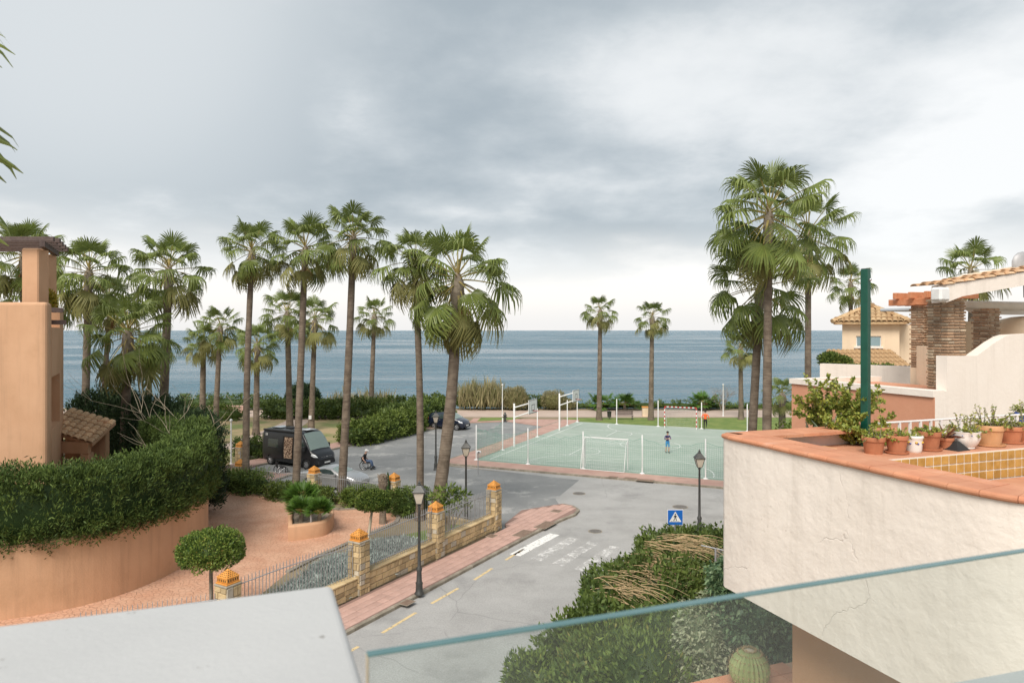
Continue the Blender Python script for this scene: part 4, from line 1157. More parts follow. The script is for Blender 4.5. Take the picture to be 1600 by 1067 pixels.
back_panel(q8, q7, 1.4, 'the railing running back beside the dry lawn')

# planter with cycads
pp = [P(450, 846), P(478, 843), P(510, 836), P(522, 822), P(516, 812), P(495, 806), P(470, 806), P(452, 808)]
pc2 = sum((Vector(q) for q in pp), Vector()) / len(pp)
loop = [Vector((*q, 0)) for q in spline([(p.x, p.y) for p in pp[1:]] + [(pp[0].x, pp[0].y)], 4) for q in [q[:2]]]
th = thing('garden_planter', (pc2.x, pc2.y, 0), 'heart-shaped orange stucco planter on the drive', 'planter')
b_ = MB(); n = len(loop)
rings = []
for (k, z) in [(1.0, 0), (1.0, .60), (.985, .66), (.94, .69), (.86, .69), (.82, .65), (.80, .45)]:
    rings.append([(pc2.x + (q.x - pc2.x) * k, pc2.y + (q.y - pc2.y) * k, z) for q in loop])
vs = [v for r_ in rings for v in r_]
fs = [(i * n + j, i * n + (j + 1) % n, (i + 1) * n + (j + 1) % n, (i + 1) * n + j) for i in range(len(rings) - 1) for j in range(n)]
b_.add(vs, fs, 0, True); b_.build('shell', M['stucco_orange'], th)
so = MB().add([(v[0], v[1], .5) for v in rings[-1]], [list(range(n))]).build('soil', M['bark'], th)
def cycad(x, y, z, s, label, seed, nl=46):
    rn = random.Random(seed)
    th_ = thing('dwarf_palm', (x, y, z), label, 'palm shrub', 'dwarf palms in the orange planter')
    MB().tube([(x, y, z - .05), (x + .04, y, z + .35 * s), (x + .06, y, z + .6 * s)], [.12 * s, .10 * s, .05 * s], 8).build('stem', M['bark'], th_)
    for i in range(nl):
        o = link('frond', rn.choice(DW), th_, False)
        el = rn.uniform(12, 82); az = rn.uniform(0, 6.28)
        o.matrix_basis = Matrix.Translation((.05, 0, .5 * s)) @ Matrix.Rotation(az, 4, 'Z') @ Matrix.Rotation(-R(el), 4, 'Y') @ Matrix.Rotation(rn.uniform(-.6, .6), 4, 'X') @ Matrix.Diagonal((s, s, s, 1))
DW = [frond_mesh('frond', 80 + i, .42, .48, 16, .05, R(85), M['cycad'], .05) for i in range(3)]
cycad(P(470, 815, .5).x, P(470, 815, .5).y, .5, .95, 'bushy dwarf palm at the narrow end of the orange planter', 1)
cycad(P(498, 818, .5).x, P(498, 818, .5).y, .5, .95, 'bushy dwarf palm at the round end of the orange planter', 2)
cycad(P(470, 803, .5).x, P(470, 803, .5).y, .5, 1.25, 'tallest dwarf palm at the back of the planter', 3, 40)
q = P(486, 822, .5)
th = thing('bollard_light', (q.x, q.y, .5), 'slim grey bollard light standing in the planter', 'garden light')
MB().lathe([(.045, -.03), (.045, .62)], 10).build('post', M['fence_iron'], th, False)
MB().lathe([(.045, .63), (.06, .64), (.06, .72), (.02, .75)], 10).build('lamp_head', M['lamp_iron'], th, False)

# topiary trees
def topiary(base, top, r_, label, seed, trunk_r=.07, white=False):
    b = Vector(base); c = Vector(top)
    root = shrub('topiary_tree', [((c.x, c.y, c.z), r_)], 9000, .075, M['topiary'], label, 'tree', None, base=b, seed=seed, stems=False, amp=.12, shell=.34, aspect=.6)
    root.children[0].name = 'crown'
    K = [b + Vector((0, 0, -.05)), b.lerp(c, .35) + Vector((.05, 0, 0)), b.lerp(c, .7), c]
    MB().tube(K, [trunk_r * 1.3, trunk_r, trunk_r * .9, trunk_r * .5], 8).build('trunk', M['pale_bark'] if white else M['bark'], root)
topiary(Q(326, 940, 22.6)[:2] + (0,), Q(331, 861, 22.6), (1.02, 1.02, .70), 'big flattened ball topiary tree near the white parapet', 41)
topiary(P(569, 866)[:], Q(584, 784, 30.2), (.76, .76, .50), 'small clipped tree with leaning pale trunk behind the railing', 42, .065, True)
for (x, y) in [(563, 862), (577, 868)]:
    pass
# bare stub trunk behind the small tree
q = Vector((-6.35, 34.6, 0))
th = thing('cut_palm_stump', q, 'brown shaggy palm stump behind the small clipped tree', 'palm stump')
MB().lathe([(.2, -.05), (.16, .6), (.15, 1.6), (.2, 1.9), (.24, 2.15), (.17, 2.4), (.1, 2.45)], 10, q).build('trunk', M['trunk'], th)
bl = MB()
for i in range(24):
    a = i * 2.4; z_ = 1.85 + (i % 6) * .09
    bl.tube([(q.x + .16 * math.cos(a), q.y + .16 * math.sin(a), z_), (q.x + .27 * math.cos(a), q.y + .27 * math.sin(a), z_ + .14)], [.04, .02], 5)
bl.build('leaf_stub', M['bark'], th)
# bed plants
random.seed(5)
k = 0
def bed(poly, n, label_, grp, m, r0, r1, leaf, nl, hgt=.28):
    global k
    xs_ = [p[0] for p in poly]; ys_ = [p[1] for p in poly]; c = 0; tries = 0
    while c < n and tries < 4000:
        tries += 1
        x, y = random.uniform(min(xs_), max(xs_)), random.uniform(min(ys_), max(ys_))
        if not inside((x, y), poly): continue
        r_ = random.uniform(r0, r1); k += 1; c += 1
        shrub('bedding_plant', [((x, y, .06 + r_ * .3), (r_, r_, r_ * hgt / .28 * .62))], nl, leaf, m, label_, 'plant', grp, base=(x, y, 0.0), seed=100 + k, up=.5, stems=False, amp=.3, aspect=.22, low=-.2, shell=.6)
bedA = [q[:2] for q in [P(565, 850), P(640, 815), P(655, 815), P(665, 860)]] 
bedA = [S(3.4, -2.3)[:2], S(7.8, -2.3)[:2], S(8.8, -4.4)[:2], S(6.0, -4.9)[:2], S(3.3, -4.3)[:2]]
bed(bedA, 74, 'grey-blue bedding plant behind the stone wall and railing', 'grey-leaved plants in the fence bed', M['silver_leaf'], .36, .62, .15, 600)
bedB = [S(.6, -2.4)[:2], S(3.0, -2.2)[:2], S(3.2, -4.1)[:2], S(1.2, -3.8)[:2]]
bed(bedB, 28, 'grey-blue bedding plant in the pointed bed before the wall end pillar', 'grey-leaved plants in the pointed bed', M['silver_leaf'], .34, .55, .15, 560)
def row(x0, y0, x1, y1, w, h, n, leaf, m, label, seed, **kw):
    a, c = P(x0, y0), P(x1, y1)
    return hedge('garden_hedge', [(a.x, a.y), ((a.x + c.x) / 2, (a.y + c.y) / 2), (c.x, c.y)], w, 0, h, n, leaf, m, label, 'shrub', None, seed=seed, **kw)
row(345, 764, 418, 772, 1.7, 1.15, 5000, .17, M['hedge'], 'low dark shrub at the foot of the tall palm by the drive edge', 51, aspect=.3)
row(420, 776, 520, 790, 1.1, .75, 4500, .13, M['hedge_light'], 'low bright green shrubs along the drive edge', 52)
row(535, 789, 600, 790, 1.3, .85, 3500, .13, M['hedge_light'], 'light green shrub beside the tallest garden palm', 53)
row(610, 800, 668, 806, 1.5, 1.25, 5500, .10, M['hedge'], 'round clipped dark hedge behind the small tree', 54)
# leafy small tree in the corner bay
q = S(10.7, -3.2)
th = shrub('frangipani_tree', [((q.x + dx, q.y + dy, z_), (r_, r_, r_ * .8)) for dx, dy, z_, r_ in [(0, 0, 2.0, .5), (-.55, .1, 1.8, .42), (.55, .2, 1.9, .45), (.2, -.3, 1.5, .4), (-.3, -.2, 1.4, .35), (.75, .1, 1.4, .3)]], 520, .24, M['hedge_light'], 'open leafy young tree behind the railing near the corner pillar', 'tree', None, base=(q.x, q.y, 0), seed=61, aspect=.36, core=False, shell=.9)
q = Q(606, 745, 36.6)
tag(MB().lathe([(.09, 0), (.11, .5), (.10, 1.6), (.06, 2.0), (.01, 2.15)], 8, (q.x, q.y, 0)).build('column_cactus', M['cypress']), 'slim green column cactus beside the squat stone pillar', 'cactus')
# ------------------------------------------------------------------ neighbour terrace on the right
U = Vector((0.938, 0.348, 0)); Vv = Vector((-0.348, 0.938, 0)); N0 = Vector((3.05, 10.3, 0))
ZC = 8.0                                   # coping top
def T1(u, v, z=0.0):
    q = N0 + U * u + Vv * v; return Vector((q.x, q.y, z))
rzu = math.atan2(U.y, U.x)
nb = thing('neighbour_terrace', T1(2, -2), 'white rendered terrace with terracotta coping, cracked wall and orange base', 'house')
def off_line(pts, d):
    out = []; n = len(pts)
    for i, q in enumerate(pts):
        t_ = (pts[min(n - 1, i + 1)] - pts[max(0, i - 1)]).normalized()
        nn_ = Vector((t_.y, -t_.x, 0))
        if 0 < i < n - 1:
            a = (pts[i] - pts[i - 1]).normalized(); c = (pts[i + 1] - pts[i]).normalized()
            k_ = 1 / max(.5, math.sqrt((1 + a.dot(c)) / 2))
        else: k_ = 1
        out.append(q + nn_ * d * k_)
    return out
# outline walked from the far side round the corner to the near end; inside is on the left
outl = [T1(2.9, 0), T1(0.10, 0), T1(0.03, -.03), T1(0, -.10), T1(0, -1), T1(0, -2), T1(0, -3), T1(0.0, -3.7), T1(.03, -4.0), T1(.11, -4.25), T1(.25, -4.5), T1(.5, -4.75), T1(.9, -4.95), T1(2.2, -5.2)]
outl = outl[::-1]
th_w = .26
inl = off_line(outl, th_w)
chk = (T1(1, -1) - outl[5]).normalized().dot((inl[5] - outl[5]).normalized())
if chk < 0: inl = off_line(outl, -th_w)
n = len(outl)
wb2 = MB()
NZ = 10
rows_ = [5.78 + (ZC - .05 - 5.78) * i / NZ for i in range(NZ + 1)]
vs = [(q.x, q.y, z) for z in rows_ for q in outl] + [(q.x, q.y, z) for z in rows_ for q in inl]
fs = []
for i in range(NZ):
    for j in range(n - 1):
        fs.append((i * n + j, i * n + j + 1, (i + 1) * n + j + 1, (i + 1) * n + j))
        o2 = (NZ + 1) * n
        fs.append((o2 + i * n + j, o2 + (i + 1) * n + j, o2 + (i + 1) * n + j + 1, o2 + i * n + j + 1))
for j in range(n - 1):
    fs.append((NZ * n + j, NZ * n + j + 1, (2 * NZ + 1) * n + j + 1, (2 * NZ + 1) * n + j))
    fs.append((j, (NZ + 1) * n + j, (NZ + 1) * n + j + 1, j + 1))
wb2.add(vs, fs, 0, True)
wm = MATS['stucco_white'].copy(); wm.name = 'stucco_white_cracked'
t = wm.node_tree; pb = t.nodes['Principled BSDF']
tcx = N(t, 'ShaderNodeTexCoord')
nzw = N(t, 'ShaderNodeTexNoise', i_Scale=1.6, i_Detail=4.0, i_Roughness=0.6); L(t, tcx.outputs['Object'], nzw.inputs['Vector'])
mxv = N(t, 'ShaderNodeMix'); mxv.data_type = 'VECTOR'; mxv.inputs[0].default_value = .35
L(t, tcx.outputs['Object'], mxv.inputs[4]); L(t, nzw.outputs['Color'], mxv.inputs[5])
vor = N(t, 'ShaderNodeTexVoronoi', feature='DISTANCE_TO_EDGE', i_Scale=0.9); L(t, mxv.outputs[1], vor.inputs['Vector'])
nzm = N(t, 'ShaderNodeTexNoise', i_Scale=.8, i_Detail=3.0); L(t, tcx.outputs['Object'], nzm.inputs['Vector'])
crack = mth(t, 'MULTIPLY', mth(t, 'SUBTRACT', 1.0, smooth(t, vor.outputs[0], 0.0, 0.006)), smooth(t, nzm.outputs[0], .54, .60))
src = pb.inputs['Base Color'].links[0].from_socket
nzs = N(t, 'ShaderNodeTexNoise', i_Scale=13.0, i_Detail=5.0, i_Roughness=.7); L(t, tcx.outputs['Object'], nzs.inputs['Vector'])
nzq = N(t, 'ShaderNodeTexNoise', i_Scale=1.1, i_Detail=2.0); L(t, tcx.outputs['Object'], nzq.inputs['Vector'])
spots = mth(t, 'MULTIPLY', smooth(t, nzs.outputs[0], .64, .70), smooth(t, nzq.outputs[0], .50, .62))
c_ = mixc(t, mth(t, 'MULTIPLY', spots, .5), src, (.40, .34, .28))
L(t, mixc(t, mth(t, 'MULTIPLY', crack, .13), c_, (.25, .20, .16)), pb.inputs['Base Color'])
nzt = N(t, 'ShaderNodeTexNoise', i_Scale=2.6, i_Detail=5.0, i_Roughness=.55); L(t, tcx.outputs['Object'], nzt.inputs['Vector'])
b2 = N(t, 'ShaderNodeBump'); b2.inputs['Strength'].default_value = .5; b2.inputs['Distance'].default_value = .05
L(t, mth(t, 'SUBTRACT', nzt.outputs[0], mth(t, 'MULTIPLY', crack, .2)), b2.inputs['Height'])
old = pb.inputs['Normal'].links[0].from_node; L(t, b2.outputs[0], old.inputs['Normal'])
wb2.build('parapet_wall', wm, nb)
# underside slab and orange base
und = [outl[i] for i in range(n)] + [T1(8, 0), T1(8, -6)]
und = [T1(.05, -.05), T1(.05, -3.9), T1(.5, -4.7), T1(2.2, -5.15), T1(8, -5.15), T1(8, -.05)]
MB().prism([(q.x, q.y) for q in und], 5.80, 6.02).build('floor_slab', M['stucco_white'], nb)
a0 = Q(1238, 1000, 9.75)
uv0 = (Vector((a0.x, a0.y, 0)) - N0); bu, bv_ = uv0.dot(U), uv0.dot(Vv)
MB().prism([(q.x, q.y) for q in [T1(bu, bv_), T1(bu, -6), T1(8, -6), T1(8, bv_)]], -.1, 5.79).build('base_wall', M['stucco_orange_shaded'], nb)
# coping of bullnose clay tiles
cl0 = off_line(outl, -.045 if chk >= 0 else .045); cl1 = off_line(outl, .50 if chk >= 0 else -.50)
def densify(line, step):
    out = [line[0]]; acc = 0
    for a, c in zip(line[:-1], line[1:]):
        Ln = (c - a).length; k_ = max(1, round(Ln / step))
        for i in range(1, k_ + 1): out.append(a + (c - a) * i / k_)
    return out
# pair both borders by parameter
prm = [0.0]
for a, c in zip(outl[:-1], outl[1:]): prm.append(prm[-1] + (c - a).length)
def atp(line, s_):
    for i in range(len(prm) - 1):
        if s_ <= prm[i + 1] + 1e-6:
            f_ = (s_ - prm[i]) / max(1e-6, prm[i + 1] - prm[i]); return line[i].lerp(line[i + 1], f_)
    return line[-1]
tot = prm[-1]; ct = .30; kk = int(tot / ct)
random.seed(9)
for i in range(kk):
    s0, s1 = tot * i / kk + .003, tot * (i + 1) / kk - .003
    for row_ in range(2):
        f0, f1 = ((0.0, .60) if row_ == 0 else (.61, 1.0))
        qs = []
        for s_ in (s0, (s0 + s1) / 2, s1):
            o_, i_ = atp(cl0, s_), atp(cl1, s_)
            qs.append((o_.lerp(i_, f0), o_.lerp(i_, f1)))
        dz = random.uniform(-.002, .002)
        prof = []                       # across the coping: rounded nose on the outer row
        if row_ == 0:
            for a_ in range(7):
                an = -PI / 2 + PI * a_ / 6
                prof.append((.035 - .035 * math.cos(an), -.035 + .035 * math.sin(an)))
            prof += [(1.0, 0.0), (1.0, -.04)]
        else: prof = [(0, -.04), (0, 0), (1, 0), (1, -.04)]
        vs = []
        for (po, pi_) in qs:
            wd_ = (pi_ - po).length
            for (x_, z_) in prof:
                f_ = x_ / wd_ if (row_ == 0 and x_ < .99) else x_
                q = po.lerp(pi_, f_); vs.append((q.x, q.y, ZC + z_ + dz))
        m_ = len(prof); fs = [(a_ * m_ + j, a_ * m_ + (j + 1) % m_, (a_ + 1) * m_ + (j + 1) % m_, (a_ + 1) * m_ + j) for a_ in range(2) for j in range(m_)]
        fs += [list(range(m_))[::-1], [2 * m_ + j for j in range(m_)]]
        MB().add(vs, fs, 0, False).build('coping_tile', M['terracotta'], nb)
# raised ledge with pots, faced with ochre tiles
LZ = 7.75
led = MB().prism([(q.x, q.y) for q in [T1(1.43, -.22), T1(1.43, -1.42), T1(8, -1.42), T1(8, -.22)]], 6.02, LZ).build('ledge', M['grout_white'], nb)
for i in range(20):
    for j in range(4):
        q = T1(1.60 + i * .33, -1.27 + j * .30)
        MB().box((q.x, q.y, LZ + .003), (.322, .292, .012), rz=rzu, bev=.003).build('floor_tile', M['terracotta_floor'], nb)
for i in range(38):
    for j in range(3):
        q = T1(1.52 + i * .15, -1.425)
        MB().box((q.x, q.y, LZ - .078 - j * .135), (.130, .014, .116), rz=rzu, bev=.004).build('ochre_tile', M['ceramic_ochre'], nb)
MB().prism([(q.x, q.y) for q in [T1(.24, -1.44), T1(.24, -4.6), T1(8, -4.9), T1(8, -1.44)]], 6.03, LZ - .42).build('terrace_floor', M['terracotta_floor'], nb)
# planting trough in the corner, end of the ledge
MB().prism([(q.x, q.y) for q in [T1(.40, -.40), T1(.40, -1.36), T1(1.42, -1.36), T1(1.42, -.40)]], 6.03, 7.74).build('trough_soil', M['soil'], nb)
MB().box(T1(.95, -1.40, 7.40)[:], (1.06, .08, .7), rz=rzu, bev=.01).build('trough_end', M['terracotta'], nb)
# white railing on the far side of the ledge
rl = thing('terrace_railing', T1(5.3, -.12, LZ), 'low white metal railing behind the flower pots', 'railing')
MB().tube([T1(2.6, -.12, 8.02), T1(8, -.12, 8.02)], .018, 8).build('top_rail', M['white_metal'], rl)
MB().tube([T1(2.6, -.12, 7.80), T1(8, -.12, 7.80)], .012, 6).build('bottom_rail', M['white_metal'], rl)
for i in range(24):
    q = T1(2.68 + i * .23, -.12, 7.88)
    MB().box(q[:], (.034, .034, .26), rz=rzu).build('baluster', M['white_metal'], rl)
# green steel post
gp = Q(1352.5, 700, 10.6)
th = thing('green_post', (gp.x, gp.y, 7.62), 'tall dark green square steel post rising above the pots', 'post')
gz = Q(1352, 421, 10.6).z
MB().box((gp.x, gp.y, (7.62 + gz) / 2), (.108, .108, gz - 7.62), rz=rzu + .3, bev=.008).build('post_tube', M['green_post'], th)
MB().box((gp.x, gp.y, gz + .006), (.09, .09, .012), rz=rzu + .3).build('end_cap', M['lamp_iron'], th)
MB().ball((gp.x + .03, gp.y - .085, gz - .16), .022, 8).build('eye_bolt', M['alloy'], th)

# ---- potted plants on the ledge
def pot_prof(r, h, kind):
    if kind == 'bowl': return [(r * .55, 0), (r * .62, h * .04), (r * .60, h * .10), (r * .85, h * .35), (r * .98, h * .65), (r * .93, h * .85), (r * 1.0, h * .95), (r * 1.0, h), (r * .9, h), (r * .88, h * .9)]
    if kind == 'jar': return [(r * .72, 0), (r * .78, h * .05), (r * .84, h * .15), (r * .90, h * .6), (r * .92, h * .8), (r * 1.0, h * .86), (r * 1.0, h * .96), (r * .92, h), (r * .85, h), (r * .84, h * .9)]
    return [(r * .74, 0), (r * .92, h * .74), (r * 1.0, h * .75), (r * 1.02, h * .97), (r * 1.0, h), (r * .92, h), (r * .90, h * .88)]
def potted(x, y, wpx, hpx, kind, m, label, plant=None, plabel=None, saucer=False, seed=1, zb=LZ + .009, deco=None, cat2='plant'):
    q = P(x, y, zb); s_ = q.y / F
    r = wpx * s_ / 2; h = hpx * s_
    th_ = thing('flower_pot', q, label, 'flower pot', None)
    z0_ = .0
    if saucer:
        MB().lathe([(r * .85, 0), (r * 1.05, .01), (r * 1.08, .035), (r * 1.0, .035), (r * .95, .015)], 20).build('saucer', m, th_, False); z0_ = .016
    MB().lathe([(a, b_ + z0_) for a, b_ in pot_prof(r, h, kind)], 24).build('pot', m, th_, False)
    MB().lathe([(.01, h * .86 + z0_), (r * .89, h * .87 + z0_), (r * .89, h * .88 + z0_)], 16).build('soil', M['bark'], th_, False)
    if deco:
        for (zf, mm, nn_, sz) in deco:
            for i in range(nn_):
                a = 2 * PI * i / nn_ + (.2 if mm == 'ceramic_blue' else 0)
                pr_ = pot_prof(r, h, kind); rr = np.interp(zf * h, [b_ for _, b_ in pr_[:8]], [a_ for a_, _ in pr_[:8]])
                MB().ball((rr * math.cos(a), rr * math.sin(a), zf * h + z0_), (sz, sz, sz * .8), 8).build('painted_flower', M[mm], th_, False)
    if plant:
        tp = q + Vector((0, 0, h * .88 + z0_))
        plant(tp, r, plabel, seed)
def trailing(sx, sz, n, mm='jade', sticks=5, leaf=.035):
    def f_(tp, r, lab, seed):
        rn = random.Random(seed)
        root = thing('potted_succulent', tp, lab, 'plant')
        st = MB(); PP = []; DD = []
        for i in range(n):
            a = rn.uniform(0, 6.28); el = rn.uniform(.1, 1.0)
            ln = r * sx * rn.uniform(.5, 1.1) if i >= sticks else sz * rn.uniform(.7, 1.1)
            d_ = Vector((math.cos(a) * (1 - el * .6), math.sin(a) * (1 - el * .6), el)) if i >= sticks else Vector((rn.uniform(-.45, .45), rn.uniform(-.3, .3), 1))
            d_.normalize()
            p0 = tp + Vector((math.cos(a) * r * .45, math.sin(a) * r * .45, -.02))
            p1 = p0 + d_ * ln * .55; p2_ = p0 + d_ * ln + Vector((0, 0, -.25 * ln if i >= sticks else 0))
            st.tube([p0, p1, p2_], [.006, .005, .002], 5)
            for j in range(16):
                t_ = .25 + .75 * j / 15
                b0 = p0.lerp(p1, t_ * 2) if t_ < .5 else p1.lerp(p2_, t_ * 2 - 1)
                PP.append(b0); DD.append((rn.gauss(0, 1), rn.gauss(0, 1), rn.gauss(.3, .8)))
        st.build('stem', M['bark'], root)
        o_ = link('foliage', leaf_mesh('foliage', np.array(PP), np.array(DD), leaf, leaf * .7, M[mm], seed=seed), root); o_['kind'] = 'stuff'
    return f_
def rosette(n, ln, mm, el0=15, el1=75):
    def f_(tp, r, lab, seed):
        rn = random.Random(seed)
        root = thing('potted_rosette', tp, lab, 'plant')
        blade(root, tp, n, ln, mm, el0, el1, rn)
    return f_
def blade(root, tp, n, ln, mm, el0, el1, rn, w=.022):
    for i in range(n):
        a = i * 2.4 + rn.uniform(-.2, .2); el = R(rn.uniform(el0, el1)); l = ln * rn.uniform(.75, 1.15)
        d_ = Vector((math.cos(a) * math.cos(el), math.sin(a) * math.cos(el), math.sin(el))); sd_ = Vector((-math.sin(a), math.cos(a), 0)); up_ = d_.cross(sd_)
        vs = []; K = 6
        for k_ in range(K + 1):
            t_ = k_ / K; c_ = tp + d_ * l * t_ - Vector((0, 0, .35 * l * t_ * t_ * math.cos(el)))
            hw_ = w * (1 - t_ ** 2) * (0.7 + 1.0 * t_ * (1 - t_)) + .001
            vs += [c_ + sd_ * hw_ + up_ * hw_ * .5, c_ - up_ * .004, c_ - sd_ * hw_ + up_ * hw_ * .5, c_ - up_ * .012]
        fs = []
        for k_ in range(K):
            for j in range(4): fs.append((k_ * 4 + j, k_ * 4 + (j + 1) % 4, k_ * 4 + 4 + (j + 1) % 4, k_ * 4 + 4 + j))
        o_ = MB().add(vs, fs, 0, True).build('leaf', M[mm], root)
        at_ = o_.data.attributes.new('var', 'FLOAT', 'POINT'); at_.data.foreach_set('value', np.full(len(vs), rn.random(), dtype=np.float32))
potted(1365, 708, 34, 26, 'std', M['pot_clay'], 'brown clay pot beside the green post', trailing(1.1, .22, 26), 'low jade plant in the clay pot beside the green post', seed=1)
potted(1401, 708, 33, 27, 'std', M['pot_clay'], 'brown clay pot with saucer next to the painted white pot', trailing(1.0, .16, 30), 'low leafy plant between green post pot and painted pot', True, seed=2)
potted(1428, 706, 27, 26, 'jar', M['ceramic_white'], 'small white pot with blue and yellow flowers', trailing(.8, .12, 8), 'tiny sprig in the small white painted pot', seed=3, deco=[(.62, 'ceramic_yellow', 7, .022), (.55, 'ceramic_blue', 7, .016)])
potted(1452, 703, 34, 28, 'std', M['pot_clay'], 'clay pot directly right of the small white painted pot', trailing(1.1, .14, 36), 'trailing green plant right of the small white painted pot', True, seed=4)
potted(1478, 701, 23, 18, 'std', M['pot_clay'], 'smallest brown pot, holding a reddish rosette', rosette(14, .26, 'bromeliad'), 'reddish spiky rosette in the smallest pot', seed=5)
potted(1508, 700, 43, 27, 'bowl', M['ceramic_white'], 'wide white bowl pot with tan band', trailing(1.3, .36, 46, 'jade', 9), 'branching jade plant in the wide white bowl', seed=6, deco=[(.80, 'ceramic_blue', 10, .010)])
potted(1546, 696, 41, 31, 'std', M['pot_tan'], 'largest tan clay pot on the ledge', trailing(1.2, .38, 50, 'jade', 8), 'full jade plant in the largest tan pot', True, seed=7)
potted(1579, 692, 34, 25, 'std', M['pot_clay'], 'reddish clay pot on a dark saucer right of the tan pot', trailing(1.2, .26, 36, 'jade', 7), 'jade plant in the reddish pot right of the tan pot', True, seed=8)
potted(1606, 688, 34, 25, 'std', M['pot_clay'], 'clay pot cut by the picture edge at the ledge end', trailing(1.1, .55, 34, 'jade', 8), 'tall sprig plant in the last clay pot of the ledge', seed=9)
potted(1600, 664, 26, 20, 'jar', M['ceramic_blue'], 'blue glazed pot behind the railing', trailing(1.6, .22, 40, 'jade', 8), 'jade plant overflowing the blue glazed pot', seed=10)
# dark pyramid solar light
q = P(1492, 702, LZ + .01); s_ = q.y / F
th = thing('solar_light', q, 'small black pyramid solar light at the ledge edge', 'garden light', None, rzu + .1)
r = 15 * s_; h = 15 * s_
MB().add([(-r, -r, 0), (r, -r, 0), (r, r, 0), (-r, r, 0), (-r * .3, -r * .3, h * .85), (r * .3, -r * .3, h * .85), (r * .3, r * .3, h * .85), (-r * .3, r * .3, h * .85)], [(0, 1, 5, 4), (1, 2, 6, 5), (2, 3, 7, 6), (3, 0, 4, 7), (4, 5, 6, 7), (3, 2, 1, 0)]).build('pyramid', M['plastic_black'], th, False)
MB().box((0, 0, h * .9), (r * .5, r * .5, h * .1), bev=.003).build('solar_cell', M['car_glass'], th, False)
# big jade bush in the trough, agave spikes, stick lights
def branchy(root, base, n, hgt, spreadx, mm, leaf, seed, lean=Vector((0, 0, 0)), per=150):
    rn = random.Random(seed); st = MB(); PP = []; DD = []
    for i in range(n):
        a = rn.uniform(0, 6.28); p_ = base + Vector((rn.uniform(-.1, .1), rn.uniform(-.1, .1), -.05))
        d_ = Vector((math.cos(a) * spreadx, math.sin(a) * spreadx * .6, 1)) + lean; d_.normalize()
        ln = hgt * rn.uniform(.6, 1.1); pts = [p_.copy()]
        for k_ in range(6):
            d_ = (d_ + Vector((rn.gauss(0, .18), rn.gauss(0, .18), rn.gauss(.0, .12)))).normalized(); p_ = p_ + d_ * ln / 6; pts.append(p_.copy())
            if k_ > 1:
                for z_ in range(2):
                    e = (d_ + Vector((rn.gauss(0, .8), rn.gauss(0, .8), rn.gauss(.1, .4)))).normalized(); tw_ = ln * rn.uniform(.15, .32)
                    st.tube([p_, p_ + e * tw_], [.006, .002], 4)
                    for j in range(per // 5):
                        PP.append(p_ + e * tw_ * rn.uniform(.2, 1.05)); DD.append((rn.gauss(0, 1), rn.gauss(0, 1), rn.gauss(.3, .8)))
        st.tube(pts, [.014 * (1 - j / 7.5) for j in range(7)], 6)
        for j in range(per):
            t_ = rn.uniform(.3, 1) * 5.99; b0 = pts[int(t_)].lerp(pts[int(t_) + 1], t_ % 1)
            PP.append(b0); DD.append((rn.gauss(0, 1), rn.gauss(0, 1), rn.gauss(.3, .8)))
    st.build('stem', M['bark'], root)
    o_ = link('foliage', leaf_mesh('foliage', np.array(PP), np.array(DD), leaf, leaf * .75, M[mm], seed=seed), root); o_['kind'] = 'stuff'
jb = P(1318, 690, 7.72)
th = thing('jade_bush', jb, 'big branching jade bush in the terrace corner trough', 'shrub')
branchy(th, jb + Vector((-.15, .1, 0)), 20, .95, .8, 'jade', .055, 3, Vector((-.1, 0, 0)))
jb2 = P(1352, 697, 7.72)
th = thing('jade_bush', jb2, 'rounded drooping jade bush at the foot of the green post', 'shrub')
branchy(th, jb2 + Vector((-.08, 0, .05)), 20, .60, 1.5, 'jade', .052, 4, Vector((0, 0, -.2)))
for i, (x, y, n_, l_) in enumerate([(1292, 692, 8, .46), (1318, 695, 7, .40), (1268, 686, 6, .32)]):
    q = P(x, y, 7.73); rn = random.Random(i)
    th = thing('agave', q, ['grey-green agave spikes below the big jade bush', 'agave spikes by the drooping jade bush', 'small agave tips at the trough corner'][i], 'plant')
    blade(th, q, n_, l_, 'agave', 45, 85, rn, .03)
for i, (x, y) in enumerate([(1288, 694), (1341, 700)]):
    q = P(x, y, 7.62)
    th = thing('stick_light', q, ['black capped stick light in the agave trough', 'pale stick light by the drooping jade bush'][i], 'garden light')
    MB().lathe([(.012, 0), (.012, .30)], 8).build('stake', M['alloy'], th, False)
    MB().lathe([(.05, .30), (.05, .35), (.03, .36)], 12).build('lamp_head', M['plastic_black'] if i == 0 else M['white_metal'], th, False)
th = thing('pot_in_trough', P(1300, 692, 7.62), 'tan clay box pot standing in the corner trough', 'flower pot')
q = T1(1.25, -.62, 7.70); MB().box(q[:], (.42, .26, .22), rz=rzu, bev=.015).build('box', M['pot_tan'], th)

mat('cactus_skin', (.22, .27, .10), (.30, .34, .14), .7, 6.0)
